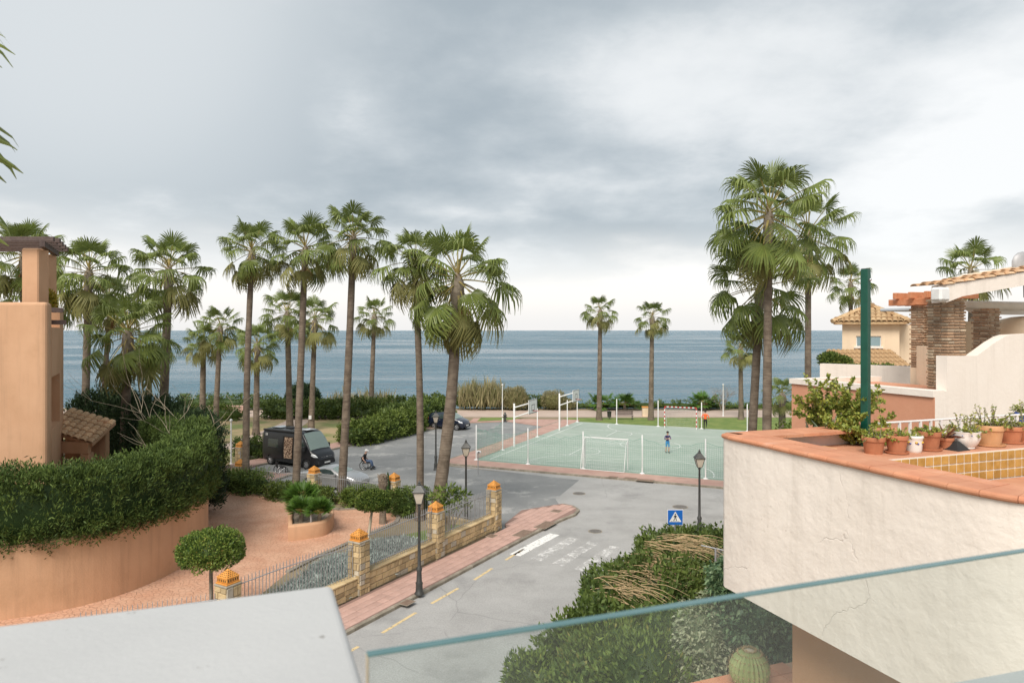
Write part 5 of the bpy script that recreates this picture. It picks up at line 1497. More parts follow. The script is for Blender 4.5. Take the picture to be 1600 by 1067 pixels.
# lower ledge with barrel cactus
lt = thing('lower_terrace', T1(.6, -.5, 3.9), 'lower terracotta tiled terrace ledge under the white wall', 'terrace')
e1_ = P(1080, 1068, 3.9); e2_ = P(1245, 1031, 3.9)
dd = (e2_ - e1_).normalized(); pn = Vector((dd.y, -dd.x, 0))
e1b = e1_ - dd * 1.2
MB().prism([(q.x, q.y) for q in [e1b, e2_ + dd * .6, e2_ + dd * .6 + pn * 2.2, e1b + pn * 2.2]], 3.2, 3.89).build('wall_body', M['stucco_orange'], lt)
rzd = math.atan2(dd.y, dd.x)
for i in range(9):
    for j in range(5):
        q = e1b + dd * (.17 + i * .34) + pn * (.15 + j * .34)
        MB().box((q.x, q.y, 3.9), (.33, .33, .03), rz=rzd, bev=.004).build('terrace_tile', M['terracotta'], lt)
q = P(1171, 1075, 3.92)
th = thing('barrel_cactus', q, 'round spiny barrel cactus on the lower terrace', 'cactus')
rr = .31
cb = MB(); nr = 26
vs = []; fs = []
for i in range(11):
    a = PI * i / 10 * .98 + .01
    for j in range(nr * 2):
        k_ = rr * (1.0 if j % 2 == 0 else .90)
        b__ = PI * j / nr
        vs.append((math.sin(a) * math.cos(b__) * k_, math.sin(a) * math.sin(b__) * k_, rr * .95 + math.cos(a) * rr * .98))
for i in range(10):
    for j in range(nr * 2): fs.append((i * nr * 2 + j, (i + 1) * nr * 2 + j, (i + 1) * nr * 2 + (j + 1) % (nr * 2), i * nr * 2 + (j + 1) % (nr * 2)))
cb.add(vs, fs, 0, False); cb.build('body', M['cactus_skin'], th, False)
sp = MB(); rn = random.Random(1)
for i in range(1, 8):
    a = PI * i / 10
    for j in range(nr):
        b__ = 2 * PI * j / nr
        d_ = Vector((math.sin(a) * math.cos(b__), math.sin(a) * math.sin(b__), math.cos(a))); c_ = Vector((0, 0, rr * .95)) + d_ * rr
        for z_ in range(9):
            e = (d_ + Vector((rn.gauss(0, .5), rn.gauss(0, .5), rn.gauss(0, .5)))).normalized(); s1_ = e.cross(Vector((.3, .5, .8))).normalized() * .004
            sp.add([c_ - s1_, c_ + s1_, c_ + e * .055], [(0, 1, 2)])
o = sp.build('spines', M['straw'], th, False); o['kind'] = 'stuff'
at = o.data.attributes.new('var', 'FLOAT', 'POINT'); at.data.foreach_set('value', np.full(len(o.data.vertices), .9, dtype=np.float32))
MB().ball((0, 0, rr * 1.86), (.09, .09, .035), 10).build('woolly_top', M['pale_bark'], th, False)

# ------------------------------------------------------------------ second villa (salmon wall, brick pillars)
v2 = thing('white_villa', (11, 18, 0), 'white villa with salmon terrace wall, brick pillars and tiled eave', 'house')
cl_ = Q(1237, 592, 21.7); cr_ = Q(1460, 612, 17.2)
A2 = Vector((cl_.x, cl_.y, 0)); B2 = Vector((cr_.x, cr_.y, 0)); d2 = (B2 - A2).normalized(); n2_ = Vector((-d2.y, d2.x, 0))
if n2_.x < 0: n2_ = -n2_
MB().prism([(q.x, q.y) for q in [A2, B2, B2 + n2_ * 3.2, A2 + n2_ * 3.2]], 0, 7.86).build('salmon_wall', M['stucco_salmon'], v2)
ap = [A2 - n2_ * .05 - d2 * .05, B2 - n2_ * .05, B2 + n2_ * .35, A2 + n2_ * .35 + d2 * .35, A2 + n2_ * 3.3 + d2 * .35, A2 + n2_ * 3.3 - d2 * .05]
MB().prism([(q.x, q.y) for q in ap], 7.862, 8.02).build('wall_cap', M['stucco_white'], v2)
# white stair wall along U from B2
B3 = B2 + n2_ * .02
def V2(u, z, v=0.0):
    q = B3 + U * u + Vv * v; return Vector((q.x, q.y, z))
def u_at(x):                                # where the wall plane shows at photo column x
    k_ = (x - 800) / F
    return (k_ * B3.y - B3.x) / (U.x - k_ * U.y)
def z_at(x, y):
    q = B3 + U * u_at(x); return EYE - (y - HZ) / F * q.y
prof = [(0.0, 4.0), (u_at(1640), 4.0)]
topl = [(1641, 520), (1600, 522), (1580, 523), (1570, 526), (1555, 535), (1540, 546), (1526, 556), (1480, 556), (1479.9, 611), (1460.2, 612)]
prof += [(u_at(x), z_at(x, y)) for x, y in topl]
vs = [V2(u, z, 0) for u, z in prof] + [V2(u, z, .30) for u, z in prof]; k_ = len(prof)
MB().add(vs, [list(range(k_)), [2 * k_ - 1 - i for i in range(k_)]] + [(i, i + k_, (i + 1) % k_ + k_, (i + 1) % k_) for i in range(k_)]).build('stair_wall', M['stucco_white'], v2)
# dome behind it
dm = MB().ball((0, 0, 0), 1.0, 24)
vs = np.array(dm.v) * np.array([1.7, 1.5, 1.05]); dm.v = [tuple(q) for q in vs]
o = dm.build('rounded_vault', M['stucco_cream'], v2); q = V2(u_at(1745), 0, 2.4); o.location = (q.x, q.y, z_at(1600, 540) - .2)
adopt(o, v2)
bw, bh = .23, .062
brick_meshes = []
random.seed(3)
for i in range(6):
    brick_meshes.append([MB().box((0, 0, 0), (bw * random.uniform(.9, 1.08), .11, bh * random.uniform(.72, .9)), bev=.012).mesh('brick', mm) for mm in (M['brick_a'], M['brick_b'])])
def brick_pillar(q, z0, z1, s, label):
    pt = MB().box((q.x, q.y, (z0 + z1) / 2), (s - .05, s - .05, z1 - z0), rz=rzu).build('brick_pillar', M['brick_mortar'], v2)
    pt['label'] = label
    nz = int((z1 - z0) / (bh + .012)); 
    for i in range(nz):
        z = z0 + (i + .5) * (z1 - z0) / nz
        for f_ in (0, 1):
            ax, nr_ = ((U, -Vv) if f_ == 0 else (Vv, -U))
            for j in ((-1, 1) if s < .55 else (-1.36, 0, 1.36)):
                sh = (.03 if i % 2 else -.03) if s < .55 else (.012 if i % 2 else -.012)
                c_ = q + ax * (j * s * .25 + sh) + nr_ * (s / 2 - .045 + random.uniform(-.008, .01))
                me_ = random.choice(brick_meshes)[0 if random.random() < .68 else 1]
                o_ = link('brick', me_); o_.location = (c_.x, c_.y, z); o_.rotation_euler = (random.uniform(-.02, .02), random.uniform(-.015, .015), math.atan2(ax.y, ax.x)); o_.scale = ((1, 1, 1) if s < .55 else (.84, 1, 1)); adopt(o_, pt)
P1 = V2(.86, 0, .385)
brick_pillar(P1, 8.02, z_at(1480, 466), .60, 'thick brick pillar standing at the salmon wall corner')
q2_ = Q(1441, 530, 22.0); brick_pillar(Vector((q2_.x, q2_.y, 0)), Q(1437, 574, 22).z, Q(1437, 478, 22).z, .48, 'brick pillar under the orange wooden beams')
q3_ = Q(1541, 520, 20.5); brick_pillar(Vector((q3_.x, q3_.y, 0)), Q(1541, 560, 20.5).z - .3, Q(1541, 482, 20.5).z, .50, 'brick pillar behind the stair wall under the awning')
MB().box((q2_.x, q2_.y + .0, Q(1437, 574, 22).z / 2), (.46, .46, Q(1437, 574, 22).z), rz=rzu).build('pillar_base', M['stucco_cream'], v2)
# cream panel beyond pillar, between
MB().prism([(Q(x, 0, d).x, Q(x, 0, d).y) for x, d in [(1432, 21.4), (1462, 20.2), (1464, 20.5), (1434, 21.7)]], 4, Q(1446, 541, 21).z).build('cream_wall', M['stucco_cream'], v2)
MB().prism([(Q(x, 0, d).x, Q(x, 0, d).y) for x, d in [(1500, 21.0), (1527, 21.8), (1527, 22.1), (1500, 21.3)]], 4, Q(1515, 502, 21).z).build('cream_wall', M['stucco_cream'], v2)
# eave: white rake beam, soffit, clay tiles on top
def rk(u, v): return B3 + U * u + Vv * v
zl, zr = z_at(1468, 446), z_at(1600, 424)
ul, ur = u_at(1466), u_at(1650)
sl = (zr - zl) / (u_at(1600) - u_at(1468))
def rz_(u): return zl + sl * (u - u_at(1468))
vs = []
K = 8
for i in range(K + 1):
    u = ul + (ur - ul) * i / K
    hh = .34 if i > 0 else .42
    for v_, zz in ((-.22, 0), (.18, 0), (.18, -hh), (-.22, -hh)):
        q = rk(u, v_); vs.append((q.x, q.y, rz_(u) + zz))
fs = [(i * 4 + j, i * 4 + (j + 1) % 4, (i + 1) * 4 + (j + 1) % 4, (i + 1) * 4 + j) for i in range(K) for j in range(4)] + [(3, 2, 1, 0), (K * 4, K * 4 + 1, K * 4 + 2, K * 4 + 3)]
MB().add(vs, fs).build('eave_beam', M['stucco_white'], v2)
so = []
def u_v(x, v):
    k_ = (x - 800) / F; b0 = B3 + Vv * v
    return (k_ * b0.y - b0.x) / (U.x - k_ * U.y)
for u, v_ in ((ul + .2, .18), (ur, .18), (u_v(1700, 2.4), 2.4), (u_v(1503, 2.4), 2.4)):
    q = rk(u, v_); so.append((q.x, q.y, rz_(u) - .10 - (.0 if v_ < 1 else .0)))
MB().add(so + [(x, y, z + .08) for x, y, z in so], [(3, 2, 1, 0), (4, 5, 6, 7), (0, 1, 5, 4), (1, 2, 6, 5), (2, 3, 7, 6), (3, 0, 4, 7)]).build('soffit', M['stucco_cream'], v2)
q0 = rk(u_v(1503, 2.5), 2.5); q1 = rk(u_v(1700, 2.5), 2.5)
za_ = Q(1520, 476, q0.y).z
MB().tube([(q0.x, q0.y, za_ - .02), (q1.x, q1.y, za_ - .02)], .14, 12).build('awning_roll', M['awning'], v2)
MB().add([(q0.x, q0.y, za_ - .1), (q1.x, q1.y, za_ - .1), (q1.x + .1, q1.y - .35, za_ - .3), (q0.x + .1, q0.y - .35, za_ - .3)], [(0, 1, 2, 3)]).build('awning_cloth', M['awning'], v2)
ct_ = clay_tile(.42, .21, M['roof_tile'])
for i in range(16):
    u = ul + .05 + i * .36
    if u > ur: break
    for v_ in (-.16, .06, .3, .55):
        q = rk(u, v_)
        o = link('roof_tile', ct_)
        o.matrix_basis = Matrix.Translation((q.x, q.y, rz_(u) + .02 + .012 * (i % 2))) @ Matrix.Rotation(rzu, 4, 'Z') @ Matrix.Rotation(-math.atan(sl) + R(3), 4, 'Y') @ Matrix.Rotation(random.uniform(-.04, .04), 4, 'Z')
        adopt(o, v2)
q = rk(u_at(1460), -.1); 
MB().box((q.x + .05, q.y, rz_(ul) - .22), (.34, .3, .34), rz=rzu, bev=.05).build('lamp_bracket', M['white_metal'], v2)
q = Q(1598, 412, 21); MB().ball((q.x, q.y, q.z), (.34, .1, .36), 14).build('satellite_dish', M['fence_iron'], v2)
MB().tube([(q.x + .1, q.y + .1, q.z), (q.x + .2, q.y + .2, q.z - 1.0)], .03, 6).build('dish_pole', M['fence_iron'], v2)
# orange wooden beams on pillar 2
zb_ = Q(1437, 477, 22).z
for i, (du, zz) in enumerate([(-.35, .10), (0, .10), (.35, .10)]):
    q = Vector((q2_.x, q2_.y, 0)) + U * du
    MB().box((q.x, q.y - .1, zb_ + zz), (.12, 1.9, .2), rz=rzu, bev=.01).build('wood_beam', M['orange_wood'], v2)
for i in range(3):
    q = Vector((q2_.x, q2_.y, 0)) + Vv * (-.6 + .55 * i) + U * .5
    MB().box((q.x, q.y, zb_ + .30), (2.2, .12, .2), rz=rzu, bev=.01).build('wood_beam', M['orange_wood'], v2)
q = Q(1408, 484, 24); MB().box((q.x + .3, q.y, q.z), (1.4, 1.2, .10), rz=rzu, bev=.02).build('side_awning', M['grey_awning'], v2)
MB().tube([(q.x + .6, q.y, q.z), Q(1437, 484, 22.2)[:]], .03, 6).build('awning_arm', M['white_metal'], v2)

# ------------------------------------------------------------------ far villa with tiled tower
v3 = thing('cream_villa', (16, 31, 0), 'cream villa with small tiled tower roof and blue window', 'house')
D3 = 31.0
tl_, tr_ = Q(1320, 0, D3), Q(1400, 0, D3); ze = Q(0, 503, D3).z; zp = Q(0, 479, D3 + 1.4).z
w3 = tr_.x - tl_.x; x3 = (tl_.x + tr_.x) / 2; y3 = D3 + w3 / 2
# tower wall with a real window opening
wx0, wx1 = Q(1340, 0, D3).x, Q(1375, 0, D3).x; wz0, wz1 = Q(0, 542, D3).z, Q(0, 525, D3).z
tw = MB()
tw.box(((tl_.x + wx0) / 2, y3, ze / 2), (wx0 - tl_.x, w3, ze))
tw.box(((wx1 + tr_.x) / 2, y3, ze / 2), (tr_.x - wx1, w3, ze))
tw.box(((wx0 + wx1) / 2, y3, wz0 / 2), (wx1 - wx0, w3 - .004, wz0))
tw.box(((wx0 + wx1) / 2, y3, (wz1 + ze) / 2), (wx1 - wx0, w3 - .004, ze - wz1))
tw.build('tower_wall', M['stucco_cream'], v3)
wn_ = MB().box(((wx0 + wx1) / 2, D3 + .10, (wz0 + wz1) / 2), (wx1 - wx0, .06, wz1 - wz0)).build('window', M['white_metal'], v3)
for sx in (-1, 1):
    MB().box(((wx0 + wx1) / 2 + sx * (wx1 - wx0) * .245, D3 + .065, (wz0 + wz1) / 2), ((wx1 - wx0) * .43, .02, (wz1 - wz0) * .80)).build('pane', M['window_glass'], wn_)
MB().box(((wx0 + wx1) / 2, D3 - .04, wz0 - .03), (wx1 - wx0 + .16, .16, .06)).build('sill', M['stucco_white'], wn_)
fl_ = Q(1400, 0, D3 + .3); fr_ = Q(1440, 0, D3 + .3)
MB().box(((tr_.x + fr_.x) / 2 + .6, D3 + 2.3, Q(0, 507, D3).z / 2), (fr_.x - tr_.x + 1.2, 4, Q(0, 507, D3).z)).build('side_wall', M['stucco_cream'], v3)
# pyramid roof: rows of curved tiles on each slope
ov = .35; e_ = w3 / 2 + ov
MB().add([(x3 - e_, y3 - e_, ze), (x3 + e_, y3 - e_, ze), (x3 + e_, y3 + e_, ze), (x3 - e_, y3 + e_, ze), (x3, y3, zp), (x3 - e_, y3 - e_, ze - .1), (x3 + e_, y3 - e_, ze - .1), (x3 + e_, y3 + e_, ze - .1), (x3 - e_, y3 + e_, ze - .1)],
         [(0, 1, 4), (1, 2, 4), (2, 3, 4), (3, 0, 4), (0, 5, 6, 1), (1, 6, 7, 2), (2, 7, 8, 3), (3, 8, 5, 0), (8, 7, 6, 5)]).build('roof_deck', M['roof_tile_ochre'], v3)
rt = MB(); random.seed(6)
tmesh = clay_tile(.44, .20, M['roof_tile_ochre'])
tv = [v.co.copy() for v in tmesh.vertices]; tf = [list(pl.vertices) for pl in tmesh.polygons]
slope = math.atan2(zp - ze, e_)
for side_ in range(4):
    Rm = Matrix.Translation((x3, y3, 0)) @ Matrix.Rotation(side_ * PI / 2, 4, 'Z')
    nc = int(2 * e_ / .21)
    for i in range(nc):
        xx = -e_ + (i + .5) * 2 * e_ / nc
        reach = e_ - abs(xx)
        nr2 = int(reach / (.36 * math.cos(slope))) + 1
        for j in range(nr2):
            yy = -e_ + .16 + j * .36 * math.cos(slope)
            if -yy < abs(xx) - .12: continue
            zz = ze + (yy + e_) * math.tan(slope) + .03
            Tm = Rm @ Matrix.Translation((xx, yy, zz)) @ Matrix.Rotation(PI / 2, 4, 'Z') @ Matrix.Rotation(-slope + R(3), 4, 'Y')
            rt.add(tv, tf, 0, True, Tm)
for sx, sy in ((-1, -1), (1, -1), (1, 1), (-1, 1)):
    a_ = Vector((x3 + sx * e_, y3 + sy * e_, ze + .06)); c_ = Vector((x3, y3, zp + .06))
    for j in range(9):
        p_ = a_.lerp(c_, (j + .5) / 9); rt.tube([p_ - (c_ - a_).normalized() * .2, p_ + (c_ - a_).normalized() * .2], [.11, .09], 8)
o = rt.build('roof_tiles', M['roof_tile_ochre'], v3); o['kind'] = 'stuff'
MB().lathe([(.1, 0), (.13, .08), (.05, .14), (.02, .3)], 8, (x3, y3, zp)).build('finial', M['roof_tile'], v3)
# turn the tower to stand square to the terrace view line
cT = Vector((x3, y3, 0)); RT = Matrix.Translation(cT + Vector((.55, 0, 0))) @ Matrix.Rotation(R(-26), 4, 'Z') @ Matrix.Translation(-cT)
for o in v3.children:
    if o.name.split('.')[0] in ('tower_wall', 'window', 'roof_deck', 'roof_tiles', 'finial'):
        o.matrix_basis = RT
# lower roof panel of long tile columns
D4 = 29.0
a4, b4 = Q(1318, 573, D4), Q(1424, 573, D4); zt4 = Q(0, 547, D4 + 1.5).z
r4 = MB().add([(a4.x, D4, a4.z), (b4.x, D4, a4.z), (b4.x, D4 + 1.6, zt4), (a4.x, D4 + 1.6, zt4), (a4.x, D4, a4.z - .1), (b4.x, D4, a4.z - .1), (b4.x, D4 + 1.6, zt4 - .2), (a4.x, D4 + 1.6, zt4 - .2)], [(0, 1, 2, 3), (0, 4, 5, 1), (1, 5, 6, 2), (3, 7, 4, 0), (7, 6, 5, 4), (2, 6, 7, 3)]).build('lower_roof', M['roof_tile_ochre'], v3)
s4 = math.atan2(zt4 - a4.z, 1.6); nc = 14
for i in range(nc):
    for j in range(4):
        x_ = a4.x + (i + .5) * (b4.x - a4.x) / nc; y_ = D4 + .15 + j * .40
        o = link('roof_tile', tmesh)
        o.matrix_basis = Matrix.Translation((x_, y_, a4.z + (y_ - D4) * math.tan(s4) + .03)) @ Matrix.Rotation(PI / 2, 4, 'Z') @ Matrix.Rotation(-s4 + R(3), 4, 'Y')
        adopt(o, r4)
MB().box(((a4.x + b4.x) / 2, D4 + .9, a4.z / 2 - .1), (b4.x - a4.x, 1.5, a4.z - .1)).build('lower_wall', M['stucco_cream'], v3)
wl0, wl1 = Q(1281, 568, 28.0), Q(1434, 575, 25.5)
n_ = Vector((-(wl1 - wl0).y, (wl1 - wl0).x, 0)).normalized() * .3
MB().prism([(q.x, q.y) for q in [wl0, wl1, wl1 + n_, wl0 + n_]], 0, Q(0, 570, 27).z).build('terrace_wall', M['stucco_white'], v3)
q = Q(1303, 563, 28.4)
shrub('terrace_plant', [((q.x, q.y + .3, q.z), (.42, .4, .28)), ((q.x + .5, q.y + .3, q.z - .05), (.35, .3, .18))], 1500, .12, M['hedge_light'], 'green and rusty plant on the white wall of the cream villa', 'plant', None, base=(q.x, q.y + .3, q.z - .35), seed=71)
q = Q(1355, 571, 28.2)
shrub('terrace_plant', [((q.x + dx, q.y + .2, q.z - .08), (.3, .2, .12)) for dx in (-.6, -.1, .4, .9)], 900, .10, M['hedge_light'], 'low green plants along the tiled lower roof', 'plant', None, base=(q.x, q.y + .2, q.z - .25), seed=72, stems=False)

# ------------------------------------------------------------------ our own terrace: white parapet, glass balustrade
def OT(x, y, h): 
    k_ = h / (y - HZ); return Vector(((x - 800) * k_, F * k_, EYE - h))
PZ = .62
c1 = OT(520, 912, PZ); c0 = OT(0, 975, PZ); pd = (c1 - c0).normalized(); pq = Vector((pd.y, -pd.x, 0))
pp_ = [c1, c0 - pd * 2.2, c0 - pd * 2.2 + pq * 1.0, c1 + pq * .62]
pw = thing('white_parapet', (c0.x, c0.y, 6.6), 'smooth white parapet top in the foreground, with a few specks', 'parapet')
o = MB().prism([(q.x, q.y) for q in pp_], 6.6, EYE - PZ).build('parapet_block', M['white_parapet'], pw)
bv = o.modifiers.new('soft', 'BEVEL'); bv.width = .016; bv.segments = 4
gl = bpy.data.materials.new('glass_pane'); gl.use_nodes = True
t = gl.node_tree; out = t.nodes['Material Output']; t.nodes.remove(t.nodes['Principled BSDF'])
gls = N(t, 'ShaderNodeBsdfGlossy'); gls.inputs['Roughness'].default_value = .02; gls.inputs['Color'].default_value = (.9, .97, .97, 1)
trn = N(t, 'ShaderNodeBsdfTransparent'); trn.inputs['Color'].default_value = (.925, .955, .95, 1)
frs = N(t, 'ShaderNodeLayerWeight'); frs.inputs['Blend'].default_value = .5
frv = mth(t, 'ADD', mth(t, 'MULTIPLY', mth(t, 'POWER', frs.outputs['Facing'], 5.0), .6), .03)
mx = N(t, 'ShaderNodeMixShader'); L(t, frv, mx.inputs[0]); L(t, trn.outputs[0], mx.inputs[1]); L(t, gls.outputs[0], mx.inputs[2])
dif = N(t, 'ShaderNodeBsdfDiffuse'); dif.inputs['Color'].default_value = (.75, .80, .80, 1)
nzg = N(t, 'ShaderNodeTexNoise', i_Scale=3.0, i_Detail=5.0); tcx = N(t, 'ShaderNodeTexCoord'); L(t, tcx.outputs['Object'], nzg.inputs['Vector'])
mx2 = N(t, 'ShaderNodeMixShader'); L(t, mth(t, 'MULTIPLY', nzg.outputs[0], .07), mx2.inputs[0]); L(t, mx.outputs[0], mx2.inputs[1]); L(t, dif.outputs[0], mx2.inputs[2])
L(t, mx2.outputs[0], out.inputs[0])
mat('glass_edge', (.075, .165, .17), (.11, .21, .215), .25, 3.0)
GH = .55
g0 = OT(575, 1025, GH); g1 = OT(1600, 862, GH); gd = (g1 - g0).normalized(); gn = Vector((-gd.y, gd.x, 0))
gth = thing('glass_balustrade', (g0 + gd * 1.0)[:2] + (7.7,), 'frameless glass balustrade pane with teal edge in the foreground', 'balustrade')
g2 = g0 + gd * 2.6; tk = .019; zt_ = EYE - GH; zb2 = 7.7
vs = [(q.x, q.y, z) for z in (zb2, zt_) for q in (g0, g2, g2 + gn * tk, g0 + gn * tk)]
MB().add(vs, [(0, 1, 5, 4), (2, 3, 7, 6)]).build('pane', gl, gth)
MB().prism([(q.x, q.y) for q in (g0 + gn * .0003, g2 + gn * .0003, g2 + gn * (tk - .0003), g0 + gn * (tk - .0003))], zt_ - .002, zt_ + .001).build('top_edge', M['glass_edge'], gth)
MB().prism([(q.x, q.y) for q in (g0 - gd * .001, g0 + gd * .0015, g0 + gd * .0015 + gn * tk, g0 - gd * .001 + gn * tk)], zb2, zt_ - .003).build('end_edge', M['pale_bark'], gth)
# our balcony edge seen through the glass at the lower right
k1 = OT(1470, 1070, 1.15); k2 = OT(1600, 1046, 1.15)
kd = (k2 - k1).normalized(); kn = Vector((kd.y, -kd.x, 0))
bp = thing('balcony_edge', (k1.x, k1.y, 6.6), 'white balcony edge seen through the glass pane', 'balcony')
MB().prism([(q.x, q.y) for q in [k1 - kd * .0, k2 + kd * 2, k2 + kd * 2 + kn * .6, k1 + kn * .6]], 6.6, EYE - 1.15).build('edge_block', M['white_parapet'], bp)

# ------------------------------------------------------------------ hedge and trees along the right of the road
hp = [S(-10.5, 11.2), S(-7, 10.4), S(-4, 9.8), S(0, 9.0), S(4, 8.4), S(8, 8.1), S(12, 8.3)]
hedge('road_hedge', [(q.x, q.y) for q in hp], 2.6, 0, [1.4, 1.6, 2.0, 2.25, 2.15, 1.8, 1.8], 60000, .15, M['hedge'], 'overgrown dark hedge along the road, with dry straw twigs on top', 'hedge', None, seed=81, amp=.27, k=1.3, stick=.06)
# dry straw twigs lying over the hedge
tw_ = thing('dry_vine', S(5.5, 7.6, 0), 'tangle of dry straw-coloured vine twigs over the road hedge', 'vine')
rn = random.Random(8); tb = MB()
for i in range(230):
    s_ = rn.uniform(1.8, 9.2); n_ = rn.uniform(7.1, 8.7) + max(0, 4 - s_) * .12
    p_ = S(s_, n_, (2.15 if s_ < 4.5 else 1.95) + rn.uniform(-.05, .28) - .25 * max(0, 7.5 - n_))
    d_ = SN * rn.uniform(.5, 1.0) - SD * rn.uniform(-.2, .5) + Vector((0, 0, rn.uniform(.05, .35)))
    l = rn.uniform(.7, 1.8); d_.normalize()
    pts = [p_ + d_ * l * k_ / 4 + Vector((0, 0, -.34 * l * (k_ / 4) ** 2)) + Vector((rn.gauss(0, .015), rn.gauss(0, .015), 0)) for k_ in range(5)]
    tb.tube(pts, [.011, .010, .008, .006, .003], 4, cap=False)
o = tb.build('twigs', M['straw'], tw_); o['kind'] = 'stuff'
at = o.data.attributes.new('var', 'FLOAT', 'POINT'); at.data.foreach_set('value', np.random.default_rng(3).random(len(o.data.vertices)).astype(np.float32))
q = Q(1060, 1020, 15.0)
shrub('dark_shrub', [((q.x, q.y, 1.6), (1.6, 1.5, 1.7)), ((q.x - 1.8, q.y - .6, 1.3), (1.3, 1.2, 1.4))], 16000, .15, M['hedge'], 'dark shrub behind the glass pane below the road hedge', 'shrub', None, base=(q.x, q.y, 0), seed=82)
q = Q(1100, 985, 13.6)
shrub('variegated_tree', [((q.x + .1, q.y, 3.5), (.62, .6, .8)), ((q.x - .1, q.y - .1, 2.6), (.75, .7, 1.0)), ((q.x + .3, q.y + .2, 4.0), (.4, .4, .4)), ((q.x - .2, q.y, 1.8), (.8, .8, .9))], 16000, .10, M['variegated'], 'pale cream-green variegated weeping fig under the white wall', 'tree', None, base=(q.x, q.y, 0), seed=83, droop=.35, amp=.25)
q = Q(1190, 965, 13.4)
shrub('dark_fig_tree', [((q.x, q.y, 4.1), (.9, .8, .75)), ((q.x + .6, q.y, 3.6), (.7, .7, .8)), ((q.x - .3, q.y + .2, 4.7), (.7, .6, .5)), ((q.x + .9, q.y + .1, 4.3), (.6, .6, .7))], 14000, .11, M['ficus_dark'], 'dark weeping fig tree under the terrace overhang', 'tree', None, base=(q.x, q.y, 0), seed=84, droop=.4, amp=.28)
q = Q(1190, 1025, 14.5)
tag(MB().box((q.x, q.y, 1.8), (2.4, .2, 3.4), rz=rzu, bev=.01).build('garden_partition', M['white_parapet']), 'white partition wall behind the fig trees', 'wall')
bs = [(835, 1062, 16.0, .7, 'hedge_light', 'spiky light bush by the road beneath the glass'), (915, 1052, 15.5, .8, 'hedge', 'leafy bush beneath the glass beside the road'), (965, 1035, 15.5, 1.0, 'hedge_light', 'yellow-tipped bush beneath the glass pane'), (1010, 1060, 13.5, .9, 'hedge', 'dark bush beneath the glass next to the variegated fig')]
for i, (x, y, D_, r_, mm, lab) in enumerate(bs):
    q = Q(x, y, D_)
    shrub('roadside_bush', [((q.x, q.y, max(.7, q.z)), (r_, r_, r_ * .9)), ((q.x + .5, q.y + .4, max(.5, q.z - .5)), (r_ * .9, r_ * .9, r_))], 5200, .14, M[mm], lab, 'shrub', None, base=(q.x, q.y, 0), seed=85 + i, aspect=.32, amp=.3, up=.6)
# wire fence post behind hedge
q = Q(1118, 870, 21)
th = thing('wire_fence', (q.x, q.y, 0), 'grey wire mesh fence post beside the white wall', 'fence')
MB().tube([(q.x, q.y, 0), (q.x, q.y, 3.0)], .03, 8).build('post', M['fence_iron'], th)
MB().tube([(q.x - .35, q.y + .3, 3.0), (q.x + .9, q.y - .6, 2.95)], .02, 6).build('rail', M['fence_iron'], th)
wm_ = MB()
for i in range(22):
    wm_.tube([(q.x + i * .04, q.y - i * .027, 0.05), (q.x + i * .04, q.y - i * .027, 2.97)], .003, 3, cap=False)
for j in range(60): wm_.tube([(q.x, q.y, .1 + j * .048), (q.x + .86, q.y - .58, .1 + j * .048)], .003, 3, cap=False)
wm_.build('wire_mesh', M['fence_iron'], th)
# palm leaf tips hanging in from a palm beside our terrace
fl = thing('near_palm_frond', (-3.3, 3.6, 7.0), 'palm leaf tips poking in at the upper left edge', 'palm frond')
nearf = frond_mesh('near_leaf', 91, .6, 1.0, 15, .35, R(80), M['palm_green'], .1)
for (x, y, z, az, el) in [(-4.05, 4.3, 11.3, -12, 4), (-4.0, 4.3, 10.85, -4, -14), (-3.95, 4.25, 10.45, 2, -32)]:
    o = link('leaf', nearf, fl)
    o.matrix_basis = Matrix.Translation((x, y, z)) @ Matrix.Rotation(R(az), 4, 'Z') @ Matrix.Rotation(-R(el), 4, 'Y') @ Matrix.Rotation(R(60), 4, 'X') @ Matrix.Diagonal((.62, .62, .62, 1))
MB().tube([(-4.6, 4.4, 0), (-4.5, 4.4, 6), (-4.3, 4.35, 10.2), (-4.0, 4.3, 11.3)], [.2, .18, .1, .03], 10).build('stem', M['trunk'], fl)
